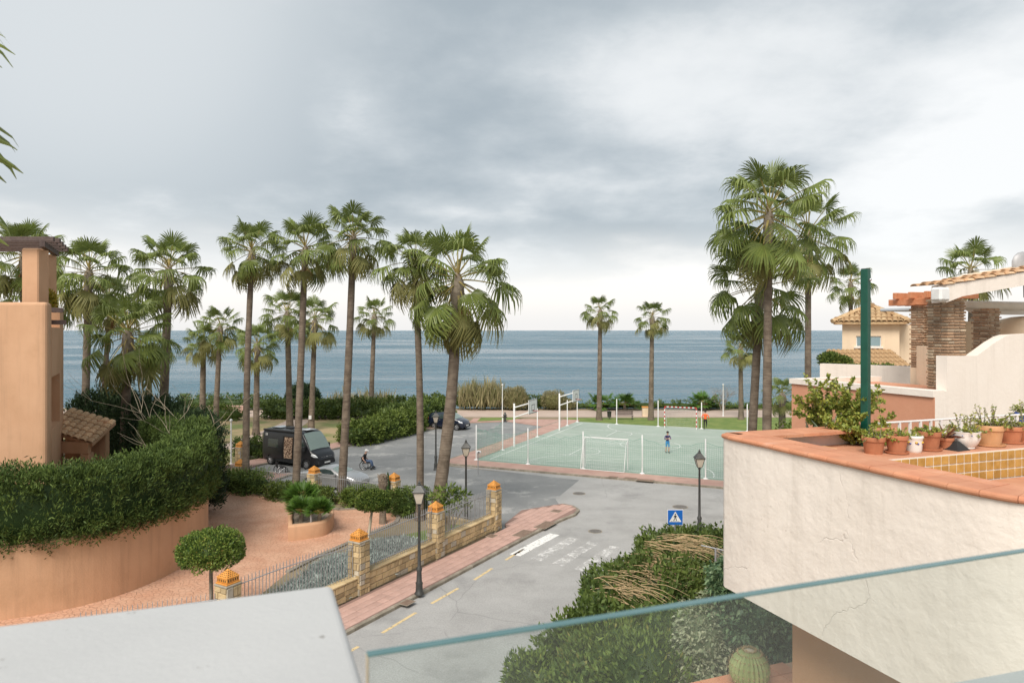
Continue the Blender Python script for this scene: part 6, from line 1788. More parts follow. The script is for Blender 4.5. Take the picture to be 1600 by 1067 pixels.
# ------------------------------------------------------------------ street lamps
def lamp(x, y, label, hgt=4.06, z=0.11):
    th_ = thing('street_lamp', (x, y, z), label, 'street lamp', 'old style iron street lamps')
    pb_ = [(.17, 0), (.17, .05), (.13, .10), (.12, .35), (.135, .40), (.10, .46), (.085, .80), (.105, .86), (.105, .92), (.062, 1.0), (.055, 1.6), (.045, hgt - .95), (.06, hgt - .93), (.06, hgt - .88), (.035, hgt - .85)]
    MB().lathe(pb_, 14).build('post', M['lamp_iron'], th_, False)
    hd = MB(); a, c = .10, .20; z0, z1 = hgt - .82, hgt - .42
    hd.box((0, 0, z0 - .015), (.20, .20, .03), bev=.005)
    for sx, sy in ((-1, -1), (1, -1), (1, 1), (-1, 1)): hd.tube([(sx * a, sy * a, z0), (sx * c, sy * c, z1)], .013, 5)
    hd.box((0, 0, z1 + .012), (2 * c + .06, 2 * c + .06, .03), bev=.006)
    hd.build('lantern_frame', M['lamp_iron'], th_, False)
    k_ = .94
    MB().add([(-a * k_, -a * k_, z0), (a * k_, -a * k_, z0), (a * k_, a * k_, z0), (-a * k_, a * k_, z0), (-c * k_, -c * k_, z1), (c * k_, -c * k_, z1), (c * k_, c * k_, z1), (-c * k_, c * k_, z1)], [(0, 1, 5, 4), (1, 2, 6, 5), (2, 3, 7, 6), (3, 0, 4, 7)]).build('lantern_glass', M['lamp_glass'], th_, False)
    rf = MB().add([(-c - .02, -c - .02, z1 + .03), (c + .02, -c - .02, z1 + .03), (c + .02, c + .02, z1 + .03), (-c - .02, c + .02, z1 + .03), (-.07, -.07, z1 + .24), (.07, -.07, z1 + .24), (.07, .07, z1 + .24), (-.07, .07, z1 + .24)], [(0, 1, 5, 4), (1, 2, 6, 5), (2, 3, 7, 6), (3, 0, 4, 7), (4, 5, 6, 7)])
    rf.lathe([(.06, z1 + .24), (.075, z1 + .27), (.04, z1 + .30), (.055, z1 + .34), (.02, z1 + .38), (.005, z1 + .43)], 10)
    rf.build('lantern_roof', M['lamp_iron'], th_, False)
q = P(655, 928, .11); lamp(q.x, q.y, 'tall iron street lamp on the pink pavement by the stone wall')
lamp(-2.3, 35.2, 'iron street lamp behind the railing near the corner pillar', z=0.0)
lamp(-5.18, 47.9, 'iron street lamp in the car park beside the leaning palm', z=0.0)
lamp(8.6, 32.3, 'iron street lamp rising from the road hedge before the court', z=0.0)

# ------------------------------------------------------------------ crossing sign
q = Q(1055, 808, 27.0)
th = thing('crossing_sign', (q.x, q.y, 0), 'blue square pedestrian crossing sign at the road hedge', 'road sign')
MB().tube([(q.x, q.y + .04, 0), (q.x, q.y + .04, q.z + .25)], .03, 8).build('pole', M['fence_iron'], th)
s_ = .30
pl_ = MB().box((q.x, q.y, q.z), (.6, .022, .6), bev=.004).build('plate', M['white_paint'], th)
MB().box((q.x, q.y - .0125, q.z), (.565, .005, .565)).build('blue_field', M['sign_blue'], pl_)
y_ = q.y - .0165
MB().add([(q.x - .235, y_, q.z - .17), (q.x + .235, y_, q.z - .17), (q.x, y_, q.z + .235)], [(0, 1, 2)]).build('white_triangle', M['white_paint'], pl_)
fg = MB(); y_ -= .002
def fp(pts): fg.add([(q.x + a, y_, q.z + c) for a, c in pts], [list(range(len(pts)))])
fp([(.028 * math.cos(k * PI / 5), .118 + .028 * math.sin(k * PI / 5)) for k in range(10)])
fp([(-.03, .08), (-.035, -.01), (.03, -.01), (.035, .08)])
fp([(-.03, .08), (-.075, .02), (-.06, .01), (-.02, .055)]); fp([(.03, .08), (.02, .055), (.065, .005), (.078, .018)])
fp([(-.03, -.012), (-.075, -.13), (-.05, -.135), (-.002, -.012)]); fp([(.0, -.012), (.035, -.13), (.062, -.125), (.03, -.012)])
for k in range(6): fp([(-.17 + k * .06, -.16), (-.145 + k * .06, -.16), (-.13 + k * .05, -.138), (-.148 + k * .05, -.138)])
fg.build('walking_figure', M['plastic_black'], pl_)

# ------------------------------------------------------------------ court furniture
ZK = .118
def post(a, b, h, label, r=.045):
    q_ = C(a, b, ZK)
    th_ = thing('net_post', q_, label, 'post', 'white net posts round the court')
    MB().lathe([(r, 0), (r, h), (r * .6, h + .02)], 10).build('tube', M['white_metal'], th_, False)
    MB().lathe([(.18, 0), (.17, .02), (r * 1.5, .06)], 12).build('foot', M['white_metal'], th_, False)
def net(a0, b0, a1, b1, h, label, sag=.35, step=.13):
    p0, p1 = C(a0, b0, ZK), C(a1, b1, ZK); d = p1 - p0; Ln = d.length
    th_ = thing('court_net', (p0 + p1) / 2, label, 'net', 'green nets hung between the court posts')
    nx_ = int(Ln / step); nz_ = int(h / step); b_ = MB(); w_ = .0045
    def pt(i, j):
        t_ = i / nx_; top_ = h - sag * 4 * t_ * (1 - t_) * (1 + .25 * math.sin(i * .9 + a0))
        z_ = .03 + (top_ - .03) * j / nz_
        bulge = .10 * math.sin(PI * j / nz_) * math.sin(t_ * 9 + a0)
        nn_ = Vector((-d.y, d.x, 0)).normalized()
        return p0 + d * t_ + nn_ * bulge + Vector((0, 0, z_))
    for i in range(nx_ + 1):
        b_.tube([pt(i, j) for j in range(0, nz_ + 1, 3)] + [pt(i, nz_)], w_, 3, cap=False)
    for j in range(nz_ + 1):
        b_.tube([pt(i, j) for i in range(0, nx_ + 1, 3)] + [pt(nx_, j)], w_ if j not in (0, nz_) else w_ * 2.4, 3, cap=False)
    b_.build('mesh_net', M['net_green'], th_)
for k, lb in enumerate(['at the court corner beside the camera post', 'standing between the corner post and the white goal', 'touching the white goal', 'right of the white goal in front of the player', 'behind the lamp that rises from the road hedge', 'hidden behind the terrace wall on the road side']):
    post(.1 + k * 4.05, .12, 2.5, 'white net post ' + lb)
for k, lb in enumerate(['starting at the court corner by the camera post', 'just before the white goal', 'hung behind the white goal', 'in front of the player in blue shorts', 'behind the terrace wall']):
    net(.1 + k * 4.05, .12, .1 + (k + 1) * 4.05, .12, 2.3, 'green net bay ' + lb)
for k, lb in enumerate(['at the court corner by the second hoop', 'in front of the bench', 'beside the cream litter bin', 'beside the striped goal post', 'beyond the player in orange', 'on the sea side behind the big palms']):
    post(.1 + k * 4.15, 23.2, 2.5, 'white net post ' + lb)
for k in range(1, 6):
    if k in (1, 3, 5): post(.1, .12 + k * 4.0 + (.6 if k == 1 else 0), 2.5, 'white net post ' + {1: 'next to the nearer hoop pole', 3: 'between the two basketball hoops', 5: 'past the second hoop on the car park side'}[k])
net(.1, .12, .1, 4.7, 2.2, 'green net bay on the car park side of the court')
def goal(a, b, facing, label, striped):
    # facing: +1 opening looks to +b
    o_ = C(a, b, ZK)
    th_ = thing('goal', o_, label, 'goal', 'goals of the small court', math.atan2(CA.y, CA.x))
    if striped:
        for sx in (-1.5, 1.5):
            for k_ in range(10): MB().box((sx, 0, .1 + k_ * .2), (.08, .08, .2)).build('post_band', M['red_paint'] if k_ % 2 else M['white_metal'], th_, False)
        for k_ in range(15): MB().box((-1.4 + k_ * .2, 0, 2.04), (.2, .08, .08)).build('crossbar_band', M['red_paint'] if k_ % 2 == 0 else M['white_metal'], th_, False)
    else:
        for sx in (-1.5, 1.5): MB().box((sx, 0, 1.0), (.08, .08, 2.0), bev=.008).build('post', M['white_metal'], th_, False)
        MB().box((0, 0, 2.04), (3.08, .08, .08), bev=.008).build('crossbar', M['white_metal'], th_, False)
    f_ = -facing
    for sx in (-1.5, 1.5):
        MB().tube([(sx, 0, 2.0), (sx, f_ * .5, 1.75), (sx, f_ * 1.0, .03)], .02, 6).build('side_stay', M['white_metal'], th_, False)
    MB().tube([(-1.5, f_ * 1.0, .03), (1.5, f_ * 1.0, .03)], .02, 6).build('ground_bar', M['white_metal'], th_, False)
    nb__ = MB()
    for i in range(25):
        x = -1.5 + i * .125; nb__.tube([(x, 0, 2.0), (x, f_ * .52, 1.62 - .1 * math.sin(i)), (x, f_ * .98, .04)], .0045, 3, cap=False)
    for j in range(17):
        t_ = j / 16
        yy, zz = (f_ * .52 * t_ * 2, 2.0 - .38 * t_ * 2) if t_ < .5 else (f_ * (.52 + .46 * (t_ * 2 - 1)), 1.62 - 1.58 * (t_ * 2 - 1))
        nb__.tube([(-1.5, yy, zz), (1.5, yy, zz)], .0045, 3, cap=False)
        for sx in (-1.5, 1.5): nb__.tube([(sx, 0, .05 + 1.9 * t_), (sx, f_ * (.98 - .55 * t_), .05 + 1.7 * t_)], .0045, 3, cap=False)
    nb__.build('net', M['net_white'], th_, False)
goal(GA - .6, .85, 1, 'plain white goal on the road side of the court', False)
goal(GA + .5, 22.4, -1, 'red and white striped goal on the sea side', True)
def hoop(a, b, label):
    o_ = C(a, b, ZK)
    th_ = thing('basketball_hoop', o_, label, 'basketball hoop', 'basketball hoops on the car park side', math.atan2(CA.y, CA.x))
    MB().lathe([(.08, 0), (.075, 3.45), (.05, 3.48)], 12).build('pole', M['white_metal'], th_, False)
    MB().tube([(0, 0, 3.15), (1.55, 0, 3.62)], .05, 8).build('upper_arm', M['white_metal'], th_, False)
    MB().tube([(0, 0, 2.35), (1.55, 0, 2.92)], .05, 8).build('lower_arm', M['white_metal'], th_, False)
    bd = MB().box((1.62, 0, 3.32), (.05, 1.8, 1.10), bev=.008).build('backboard', M['white_paint'], th_, False)
    fr = MB()
    for (yy, zz, w_, h_) in [(0, 3.83, 1.74, .04), (0, 2.81, 1.74, .04), (-.85, 3.32, .04, 1.0), (.85, 3.32, .04, 1.0), (0, 3.46, .62, .045), (0, 3.02, .62, .045), (-.29, 3.24, .045, .40), (.29, 3.24, .045, .40)]:
        fr.box((1.6475, yy, zz), (.006, w_, h_))
    fr.build('painted_frame', M['plastic_black'], bd, False)
    rg = MB().tube([(1.87 + .225 * math.cos(k_ * PI / 10), .225 * math.sin(k_ * PI / 10), 2.98) for k_ in range(21)], .012, 6, cap=False)
    rg.build('ring', M['red_paint'], th_, False)
hoop(.32, 6.5, 'white basketball hoop nearer the road corner of the court')
hoop(.55, 16.6, 'white basketball hoop nearer the sea')

# ------------------------------------------------------------------ far street furniture
def pole(x, y, D, ytop, label, r=.06):
    q_ = Q(x, y, D); zt__ = Q(x, ytop, D).z
    th_ = thing('lamp_pole', (q_.x, q_.y, 0), label, 'lamp pole')
    MB().lathe([(r * 1.8, 0), (r * 1.8, .04), (r, .08), (r * .7, zt__ - .2)], 10).build('shaft', M['white_metal'], th_, False)
    MB().lathe([(r * .9, zt__ - .2), (r * 1.8, zt__ - .1), (r * 1.4, zt__), (r * .3, zt__ + .03)], 10).build('lamp_head', M['white_metal'], th_, False)
pole(785, 650, 78, 600, 'white lamp pole in front of the reeds')
pole(1130, 650, 78, 600, 'white lamp pole near the bare shrub on the promenade', .07)
pole(361, 715, 50, 655, 'white lamp pole beside the farthest fence pillar')
q = P(747, 742, .11)
th = thing('camera_post', q, 'thin post carrying a white camera at the court corner', 'post')
MB().lathe([(.03, 0), (.03, 1.42)], 8).build('shaft', M['fence_iron'], th, False)
MB().box((.05, -.03, 1.5), (.28, .16, .16), bev=.03).build('camera_body', M['white_metal'], th, False)
MB().lathe([(.05, 0), (.05, .04)], 10, (0, 0, 0), 0, Matrix.Translation((.05, -.12, 1.5)) @ Matrix.Rotation(R(90), 4, 'X')).build('lens', M['plastic_black'], th, False)
def bench(x, y, w, label):
    q_ = P(x, y)
    th_ = thing('park_bench', q_, label, 'bench')
    for k_ in range(3): MB().box((0, -.05 + k_ * .15, .46), (w, .11, .04), bev=.006).build('seat_slat', M['dark_wood'], th_, False)
    for k_ in range(3): MB().box((0, .36, .6 + k_ * .14), (w, .035, .10), bev=.006).build('back_slat', M['dark_wood'], th_, False)
    for sx in (-1, 1):
        MB().tube([(sx * (w / 2 - .12), -.1, 0), (sx * (w / 2 - .12), -.05, .44), (sx * (w / 2 - .12), .3, .44)], .025, 6).build('leg', M['lamp_iron'], th_, False)
        MB().tube([(sx * (w / 2 - .12), .36, 0), (sx * (w / 2 - .12), .34, .44), (sx * (w / 2 - .12), .40, .95)], .025, 6).build('leg', M['lamp_iron'], th_, False)
bench(976, 656, 1.9, 'dark slatted bench on the promenade beyond the court')
q = P(952, 655)
th = thing('litter_bin', q, 'small dark litter bin left of the bench', 'bin')
MB().lathe([(.2, .25), (.24, .85), (.26, .87)], 14).build('basket', M['lamp_iron'], th, False)
MB().lathe([(.04, 0), (.04, .95)], 8).build('stand', M['lamp_iron'], th, False)
q = Q(1008, 652, 77.5)
th = thing('litter_bin', (q.x, q.y, 0), 'cream square litter bin with brown lid by the palm', 'bin')
MB().box((0, 0, .5), (.62, .5, 1.0), bev=.03).build('body', M['stucco_cream'], th, False)
MB().box((0, 0, 1.06), (.72, .6, .12), bev=.03).build('lid', M['cap_clay'], th, False)
q = P(789, 659)
th = thing('water_hydrant', q, 'short dark hydrant on the small lawn patch', 'hydrant')
MB().lathe([(.2, 0), (.2, .06), (.12, .1), (.12, .6), (.2, .64), (.2, .72), (.12, .78), (.1, .95), (.03, 1.02)], 12).build('body', M['lamp_iron'], th, False)
for sx in (-1, 1): MB().tube([(0, 0, .5), (sx * .24, 0, .5)], [.06, .07], 8).build('outlet', M['lamp_iron'], th, False)
# pinkish wall bits of the seafront park on the left
MB_ = MB().box((-33, 80, .5), (6, .5, .9), bev=.03)
tag(MB_.build('seafront_bench', M['pink_pave']), 'low pink wall seat by the seafront hedge', 'wall')

# ------------------------------------------------------------------ far vegetation
def far_hedge(pts, w, h, n, leaf, m, label, seed, **kw):
    return hedge('seafront_hedge', pts, w, 0, h, n, leaf, m, label, 'hedge', None, seed=seed, e=.85, **kw)
far_hedge([(-13.5, 57.5), (-11.0, 63), (-9.0, 67.2)], 2.6, [1.5, 1.75, 1.7], 9000, .26, M['hedge_light'], 'bright green hedge along the car park pavement', 91, amp=.28)
far_hedge([(-11.8, 66), (-8.5, 70.5), (-6.8, 73.3)], 2.8, [2.1, 2.2, 2.4], 8000, .26, M['hedge'], 'taller green hedge behind the dark parked car', 92, amp=.26)
far_hedge([(-27, 76.5), (-20, 76), (-13, 75.5), (-7, 75.5)], 2.6, [1.5, 1.7, 1.9, 2.3], 11000, .28, M['hedge'], 'long dark seafront hedge between the dry lawn and the sea', 93, amp=.26)
far_hedge([(-38, 75), (-33, 74.5), (-28.5, 74)], 1.2, 1.3, 4000, .22, M['hedge_light'], 'low clipped hedge left of the stone footpath', 94, amp=.12)
far_hedge([(-40, 84), (-34, 84), (-28, 84.5)], 1.6, 1.5, 3500, .25, M['hedge'], 'second clipped hedge behind the low one at the seafront', 95, amp=.12)
far_hedge([(-20.5, 52), (-17.5, 52.8), (-16.8, 54.5)], 1.6, 1.4, 4000, .2, M['hedge'], 'rusty green low hedge behind the black van', 96, amp=.2)
far_hedge([(5, 85.5), (16, 85.5), (28, 85.5), (40, 86)], 1.4, [.55, .8, .5, .7], 6000, .2, M['hedge_light'], 'low wild green strip along the promenade edge', 97, amp=.4)
far_hedge([(-7, 85.5), (0, 85.5), (5, 85.5)], 1.8, [1.7, 1.3, 1.3], 5000, .24, M['hedge_light'], 'grassy scrub at the foot of the reeds', 98, amp=.4)
far_hedge([(-22, 44.5), (-19.8, 48.5)], 1.5, 1.3, 3500, .17, M['hedge_light'], 'light green shrubs along the fence running back', 99, amp=.3)
hedge('terrace_side_shrub', [(13, 36), (16, 34), (19, 33)], 2.4, 0, 4.6, 5000, .22, M['hedge_light'], 'light green bush left of the salmon wall', 'shrub', None, seed=100, amp=.3)
shrub('seafront_bush', [((-23.2, 78.5, 1.7), (1.9, 1.7, 1.75))], 6000, .26, M['cypress_dark'], 'round dark bush at the end of the footpath', 'shrub', None, base=(-23.2, 78.5, 0), seed=111, amp=.16)
shrub('seafront_bush', [((5.0, 84.5, .9), (1.6, 1.4, 1.25)), ((6.3, 84.5, .5), (1.4, 1.2, .7))], 4500, .26, M['reed'], 'brownish bush between the hoops and the reeds', 'shrub', None, base=(5.0, 84.5, 0), seed=112, aspect=.25, up=.8)
shrub('seafront_bush', [((.4, 83.9, 1.1), (1.6, 1.3, 1.5))], 4000, .34, M['reed'], 'dense brown-green clump beside the white lamp pole', 'shrub', None, base=(.2, 83.9, 0), seed=113, aspect=.18, up=1.3)
def reeds(x0, x1, y_, n, h, label, seed):
    r = np.random.default_rng(seed)
    th_ = thing('reed_clump', ((x0 + x1) / 2, y_, 0), label, 'reeds')
    PP = np.stack([np.linspace(x0, x1, n) + r.normal(0, .15, n), y_ + r.normal(0, .8, n), r.random(n) * h * .62 * (.45 + .55 * np.abs(np.sin(np.linspace(0, 9, n) + seed)) ** .6 * r.random(n))], 1)
    DD = np.stack([r.normal(0, .22, n), r.normal(0, .2, n), np.ones(n)], 1)
    o_ = link('blades', leaf_mesh('blades', PP, DD, h * .42, .11, M['reed'], seed=seed), th_); o_['kind'] = 'stuff'
reeds(-6.2, -1.2, 84.5, 1500, 4.2, 'tall straw-coloured reeds on the shore beyond the parked car', 5)
reeds(-20.5, -13.5, 79.5, 900, 3.4, 'thin pale reeds behind the long seafront hedge', 6)
DWF = [frond_mesh('frond', 120 + i, .6, .7, 14, .15, R(95), M['cycad'], .1) for i in range(2)]
for i, (x, lab) in enumerate([(940, 'low fan palm clump behind the dark litter bin'), (976, 'low fan palm clump behind the bench'), (1100, 'low dark fan palm near the striped goal')]):
    q = Q(x, 640, 84.0); rn = random.Random(40 + i)
    th = thing('fan_palm_clump', (q.x, q.y, 0), lab, 'palm shrub')
    MB().tube([(q.x, q.y, -.05), (q.x, q.y, .8)], [.2, .12], 8).build('stem', M['bark'], th)
    for k in range(30):
        o = link('frond', rn.choice(DWF), th, False); s_ = rn.uniform(1.2, 1.7)
        o.matrix_basis = Matrix.Translation((rn.uniform(-.5, .5), 0, .6)) @ Matrix.Rotation(rn.uniform(0, 6.28), 4, 'Z') @ Matrix.Rotation(-R(rn.uniform(-5, 75)), 4, 'Y') @ Matrix.Diagonal((s_, s_, s_, 1))
def bare_tree(x, y, hgt, n, m, label, seed, sp=.6, r0=.09, name='bare_tree', depth=3):
    rn = random.Random(seed); th_ = thing(name, (x, y, 0), label, 'tree'); b_ = MB(); tr_b = MB()
    def grow(p, d, l, r, k_, mb):
        pts = [p.copy()]
        for i in range(4):
            d = (d + Vector((rn.gauss(0, .16), rn.gauss(0, .16), rn.gauss(.05, .08)))).normalized(); p = p + d * l / 4; pts.append(p.copy())
        mb.tube(pts, [r * (1 - .12 * i) for i in range(5)], 6, cap=False)
        if k_ > 0:
            for _ in range(rn.choice((2, 3))):
                e = (d + Vector((rn.gauss(0, sp), rn.gauss(0, sp), rn.gauss(.15, .25)))).normalized()
                grow(p, e, l * rn.uniform(.55, .85), r * .55, k_ - 1, b_)
    for i in range(n):
        grow(Vector((x + rn.uniform(-.2, .2), y + rn.uniform(-.2, .2), -.1)), Vector((rn.gauss(0, .35), rn.gauss(0, .25), 1)).normalized(), hgt * .45, r0, depth, tr_b)
    tr_b.build('trunk', m, th_); b_.build('branches', m, th_)
bare_tree(-16.1, 36.0, 7.6, 3, M['pale_bark'], 'leafless pale branching tree at the end of the cypress hedge', 5, .45, .05)
q = Q(1130, 645, 83); bare_tree(q.x, q.y, 2.6, 7, M['bark'], 'leafless grey shrub in front of the sea', 6, .7, .06, depth=4)

# ------------------------------------------------------------------ vehicles (local: +x forward, y left, z up)
def wheel(parent, x, y, r, w, rimr, name='wheel'):
    sgn = 1 if y > 0 else -1
    T_ = Matrix.Translation((x, y, r)) @ Matrix.Rotation(R(-90) * sgn, 4, 'X')
    wh = MB().lathe([(r * .72, -w / 2), (r * .93, -w / 2), (r, -w * .36), (r, w * .36), (r * .93, w / 2), (r * .72, w / 2), (r * .70, w * .3)], 28, (0, 0, 0), 0, T_).build(name, M['rubber'], parent, False)
    rm = MB().lathe([(rimr * .98, w * .18), (rimr, w * .44), (rimr * .9, w * .46), (rimr * .86, w * .30)], 24, (0, 0, 0), 0, T_)
    for k_ in range(5):
        a = k_ * 2 * PI / 5
        rm.box((math.cos(a) * rimr * .5, math.sin(a) * rimr * .5, w * .36), (rimr * .95, rimr * .24, .04), 0, T_, a, .008)
    rm.lathe([(rimr * .2, w * .3), (rimr * .2, w * .44), (rimr * .1, w * .46)], 12, (0, 0, 0), 0, T_)
    rm.build('rim', M['alloy'], wh, False)
    MB().lathe([(rimr * .9, w * .12), (rimr * .9, w * .16)], 20, (0, 0, 0), 0, T_).build('brake_disc', M['plastic_black'], wh, False)
class Body:
    # half-width by (x, z) and roof height by x, from tables
    def __init__(s, top, bot, plan, tumble, wmax, e=.22):
        s.top, s.bot, s.plan, s.tum, s.w, s.e = top, bot, plan, tumble, wmax, e
    def I(s, tab, x): return float(np.interp(x, [a for a, _ in tab], [b_ for _, b_ in tab]))
    def hw(s, x, z):
        zt_ = s.I(s.top, x); r = s.e
        w_ = s.w * s.I(s.plan, x) * s.I(s.tum, z)
        if z > zt_ - r: w_ -= r * (1 - math.sqrt(max(0, 1 - ((z - zt_ + r) / r) ** 2)))
        zb_ = s.I(s.bot, x)
        if z < zb_ + .12: w_ -= .06 * (1 - (z - zb_) / .12)
        return w_
    def build(s, m, parent, arches, n=64, name='body'):
        x0, x1 = s.top[0][0], s.top[-1][0]
        xs_ = list(np.linspace(x0, x1, n)); 
        b_ = MB(); K = 15; rows = []
        for x in xs_:
            zt_, zb_ = s.I(s.top, x), s.I(s.bot, x)
            for (ax, ar) in arches:
                if abs(x - ax) < ar: zb_ = max(zb_, math.sqrt(ar * ar - (x - ax) ** 2) + .30)
            zs = [zb_ + (zt_ - s.e - zb_) * k_ / 8 for k_ in range(9)] + [zt_ - s.e + s.e * math.sin(PI / 2 * k_ / 5) for k_ in range(1, 6)]
            half = [(s.hw(x, z), z) for z in zs]
            crown_ = .03
            ring = [(x, -w_, z) for w_, z in half] + [(x, 0, zt_ + crown_)] + [(x, w_, z) for w_, z in half[::-1]]
            rows.append(ring)
        k_ = len(rows[0]); vs = [v for r_ in rows for v in r_]
        fs = [(i * k_ + j, (i + 1) * k_ + j, (i + 1) * k_ + (j + 1) % k_, i * k_ + (j + 1) % k_) for i in range(n - 1) for j in range(k_)]
        b_.add(vs, fs, 0, True)
        b_.f += [list(range(k_))[::-1], [(n - 1) * k_ + j for j in range(k_)]]; b_.m += [0, 0]; b_.s += [False, False]
        o_ = b_.build(name, m, parent, False)
        return o_
    def side(s, poly, sgn, m, parent, name, off=.008, dens=6):
        # a patch on the body side: polygon in (x, z), laid on the surface
        c = (sum(p_[0] for p_ in poly) / len(poly), sum(p_[1] for p_ in poly) / len(poly))
        ring = []
        for i in range(len(poly)):
            a, d_ = poly[i], poly[(i + 1) % len(poly)]
            for k_ in range(dens): ring.append((a[0] + (d_[0] - a[0]) * k_ / dens, a[1] + (d_[1] - a[1]) * k_ / dens))
        vs = []; lev = 4
        for q_ in range(lev):
            f_ = 1 - q_ / lev
            for (x, z) in ring:
                X, Z = c[0] + (x - c[0]) * f_, c[1] + (z - c[1]) * f_
                vs.append((X, sgn * (s.hw(X, Z) + off), Z))
        vs.append((c[0], sgn * (s.hw(*c) + off), c[1])); n_ = len(ring)
        fs = [(q_ * n_ + j, q_ * n_ + (j + 1) % n_, (q_ + 1) * n_ + (j + 1) % n_, (q_ + 1) * n_ + j) for q_ in range(lev - 1) for j in range(n_)]
        fs += [((lev - 1) * n_ + j, (lev - 1) * n_ + (j + 1) % n_, lev * n_) for j in range(n_)]
        return MB().add(vs, fs, 0, True).build(name, m, parent, False)
    def over(s, xa, xb, fy, m, parent, name, off=.010, fy2=None):
        # a patch on the bonnet, windscreen or roof between xa and xb, fy of the half-width
        vs = []; nx_, ny_ = 10, 12; fy2 = fy if fy2 is None else fy2
        for i in range(nx_ + 1):
            x = xa + (xb - xa) * i / nx_; zt_ = s.I(s.top, x); f_ = fy + (fy2 - fy) * i / nx_
            w_ = s.w * s.I(s.plan, x) * s.I(s.tum, zt_) - s.e
            dz = (s.I(s.top, x + .02) - s.I(s.top, x - .02)) / .04
            nrm_ = Vector((-dz, 0, 1)).normalized()
            for j in range(ny_ + 1):
                t_ = -1 + 2 * j / ny_; y = t_ * (w_ + s.e * .75) * f_
                zz = zt_ + .03 * (1 - abs(y) / max(.01, w_))
                if abs(y) > w_: zz = zt_ - s.e * (1 - math.sqrt(max(0, 1 - ((abs(y) - w_) / s.e) ** 2)))
                vs.append((x + nrm_.x * off, y, zz + nrm_.z * off))
        fs = [(i * (ny_ + 1) + j, (i + 1) * (ny_ + 1) + j, (i + 1) * (ny_ + 1) + j + 1, i * (ny_ + 1) + j + 1) for i in range(nx_) for j in range(ny_)]
        return MB().add(vs, fs, 0, True).build(name, m, parent, False)
def under(parent, x0, x1, w, z0, z1):
    MB().box(((x0 + x1) / 2, 0, (z0 + z1) / 2), (x1 - x0, w, z1 - z0)).build('chassis', M['plastic_black'], parent, False)

# black camper van: nose points right and towards us
hd_ = math.atan2(-.51, .86)
vx, vy = -15.0, 49.7
van = thing('camper_van', (vx, vy, .006), 'black camper van with open sliding door and patterned curtain', 'van', None, hd_)
vb = Body([(-2.7, 2.42), (-2.6, 2.50), (.9, 2.52), (1.25, 2.42), (1.62, 2.02), (2.02, 1.40), (2.12, 1.26), (2.45, 1.10), (2.62, .95), (2.72, .72)], [(-2.7, .42), (-2.5, .32), (2.4, .30), (2.72, .36)],
          [(-2.7, .95), (-2.55, 1.0), (1.6, 1.0), (2.2, .95), (2.5, .86), (2.72, .68)], [(0, .97), (.9, 1.0), (1.5, .975), (2.6, .86)], 1.02, .20)
vb.build(M['black_paint'], van, [(-1.85, .42), (1.72, .42)], 80)
under(van, -2.3, 2.2, 1.5, .28, .62)
for x in (-1.85, 1.72):
    for y in (-.90, .90): wheel(van, x, y, .34, .24, .21)
vb.over(1.27, 2.06, .93, M['windscreen'], van, 'windscreen', fy2=1.0)
for sg in (-1, 1):
    vb.side([(.72, 1.36), (1.72, 1.30), (1.38, 1.98), (1.1, 2.06), (.72, 2.06)], sg, M['car_glass'], van, 'cab_window')
    mr_ = MB().box((1.66, sg * 1.14, 1.42), (.16, .24, .34), bev=.04).build('mirror', M['plastic_black'], van, False)
    hl = vb.side([(2.18, 1.12), (2.48, 1.02), (2.62, .86), (2.36, .88), (2.16, .98)], sg, M['head_glass'], van, 'headlight', .012)
    MB().box((-2.705, sg * .84, 1.35), (.03, .14, .8), bev=.01).build('tail_light', M['tail_red'], van, False)
    vb.side([(-2.3, .62), (-1.35 - .92, .5), (-1.35, .5), (-1.35, .62)], sg, M['plastic_black'], van, 'side_trim')
win = vb.side([(-2.05, 1.30), (-1.05, 1.30), (-1.05, 1.86), (-2.05, 1.86)], -1, M['car_glass'], van, 'side_window', .018)
for z_ in (1.27, 1.89): MB().box((-1.55, -vb.hw(-1.5, z_) - .02, z_), (1.10, .03, .05), bev=.008).build('frame', M['plastic_black'], win, False)
vb.side([(-.55, .55), (.55, .55), (.55, 2.12), (-.55, 2.12)], -1, M['hole_shade'], van, 'painted_doorway', .012)  # dark patch laid on the solid side, interior shade given as colour
cu = MB(); vs = []
for i in range(25):
    x = -.42 + i * .84 / 24
    for z_ in (.62, 1.1, 1.6, 2.06): vs.append((x, -(vb.hw(x, z_) + .035 + .022 * math.sin(i * 1.35)), z_))
cu.add(vs, [(i * 4 + j, (i + 1) * 4 + j, (i + 1) * 4 + j + 1, i * 4 + j + 1) for i in range(24) for j in range(3)], 0, True).build('curtain', M['patterned_cloth'], van, False)
dr_ = vb.side([(-1.75, .55), (-.58, .55), (-.58, 2.10), (-1.75, 2.10)], -1, M['black_paint'], van, 'sliding_door', .014)
MB().box((-1.2, -vb.hw(-1.2, 1.2) - .03, 1.18), (1.2, .02, .03)).build('door_rail', M['plastic_black'], van, False)
aw = MB().tube([(-2.5, -.98, 2.46), (.75, -.98, 2.46)], .075, 10).build('awning_case', M['plastic_black'], van, False)
MB().box((.9, 0, 2.575), (.62, .8, .05), bev=.015).build('roof_hatch', M['head_glass'], van, False)
MB().box((-.9, .1, 2.57), (.62, .62, .06), bev=.02).build('roof_vent', M['plastic_black'], van, False)
MB().box((-1.9, .1, 2.56), (.9, 1.0, .035), bev=.01).build('solar_panel', M['car_glass'], van, False)
MB().box((2.60, 0, .82), (.10, 1.2, .16), bev=.03).build('grille', M['plastic_black'], van, False)
for k in range(3): MB().box((2.655, 0, .77 + k * .05), (.02, 1.0, .012)).build('grille_bar', M['alloy'], van, False)
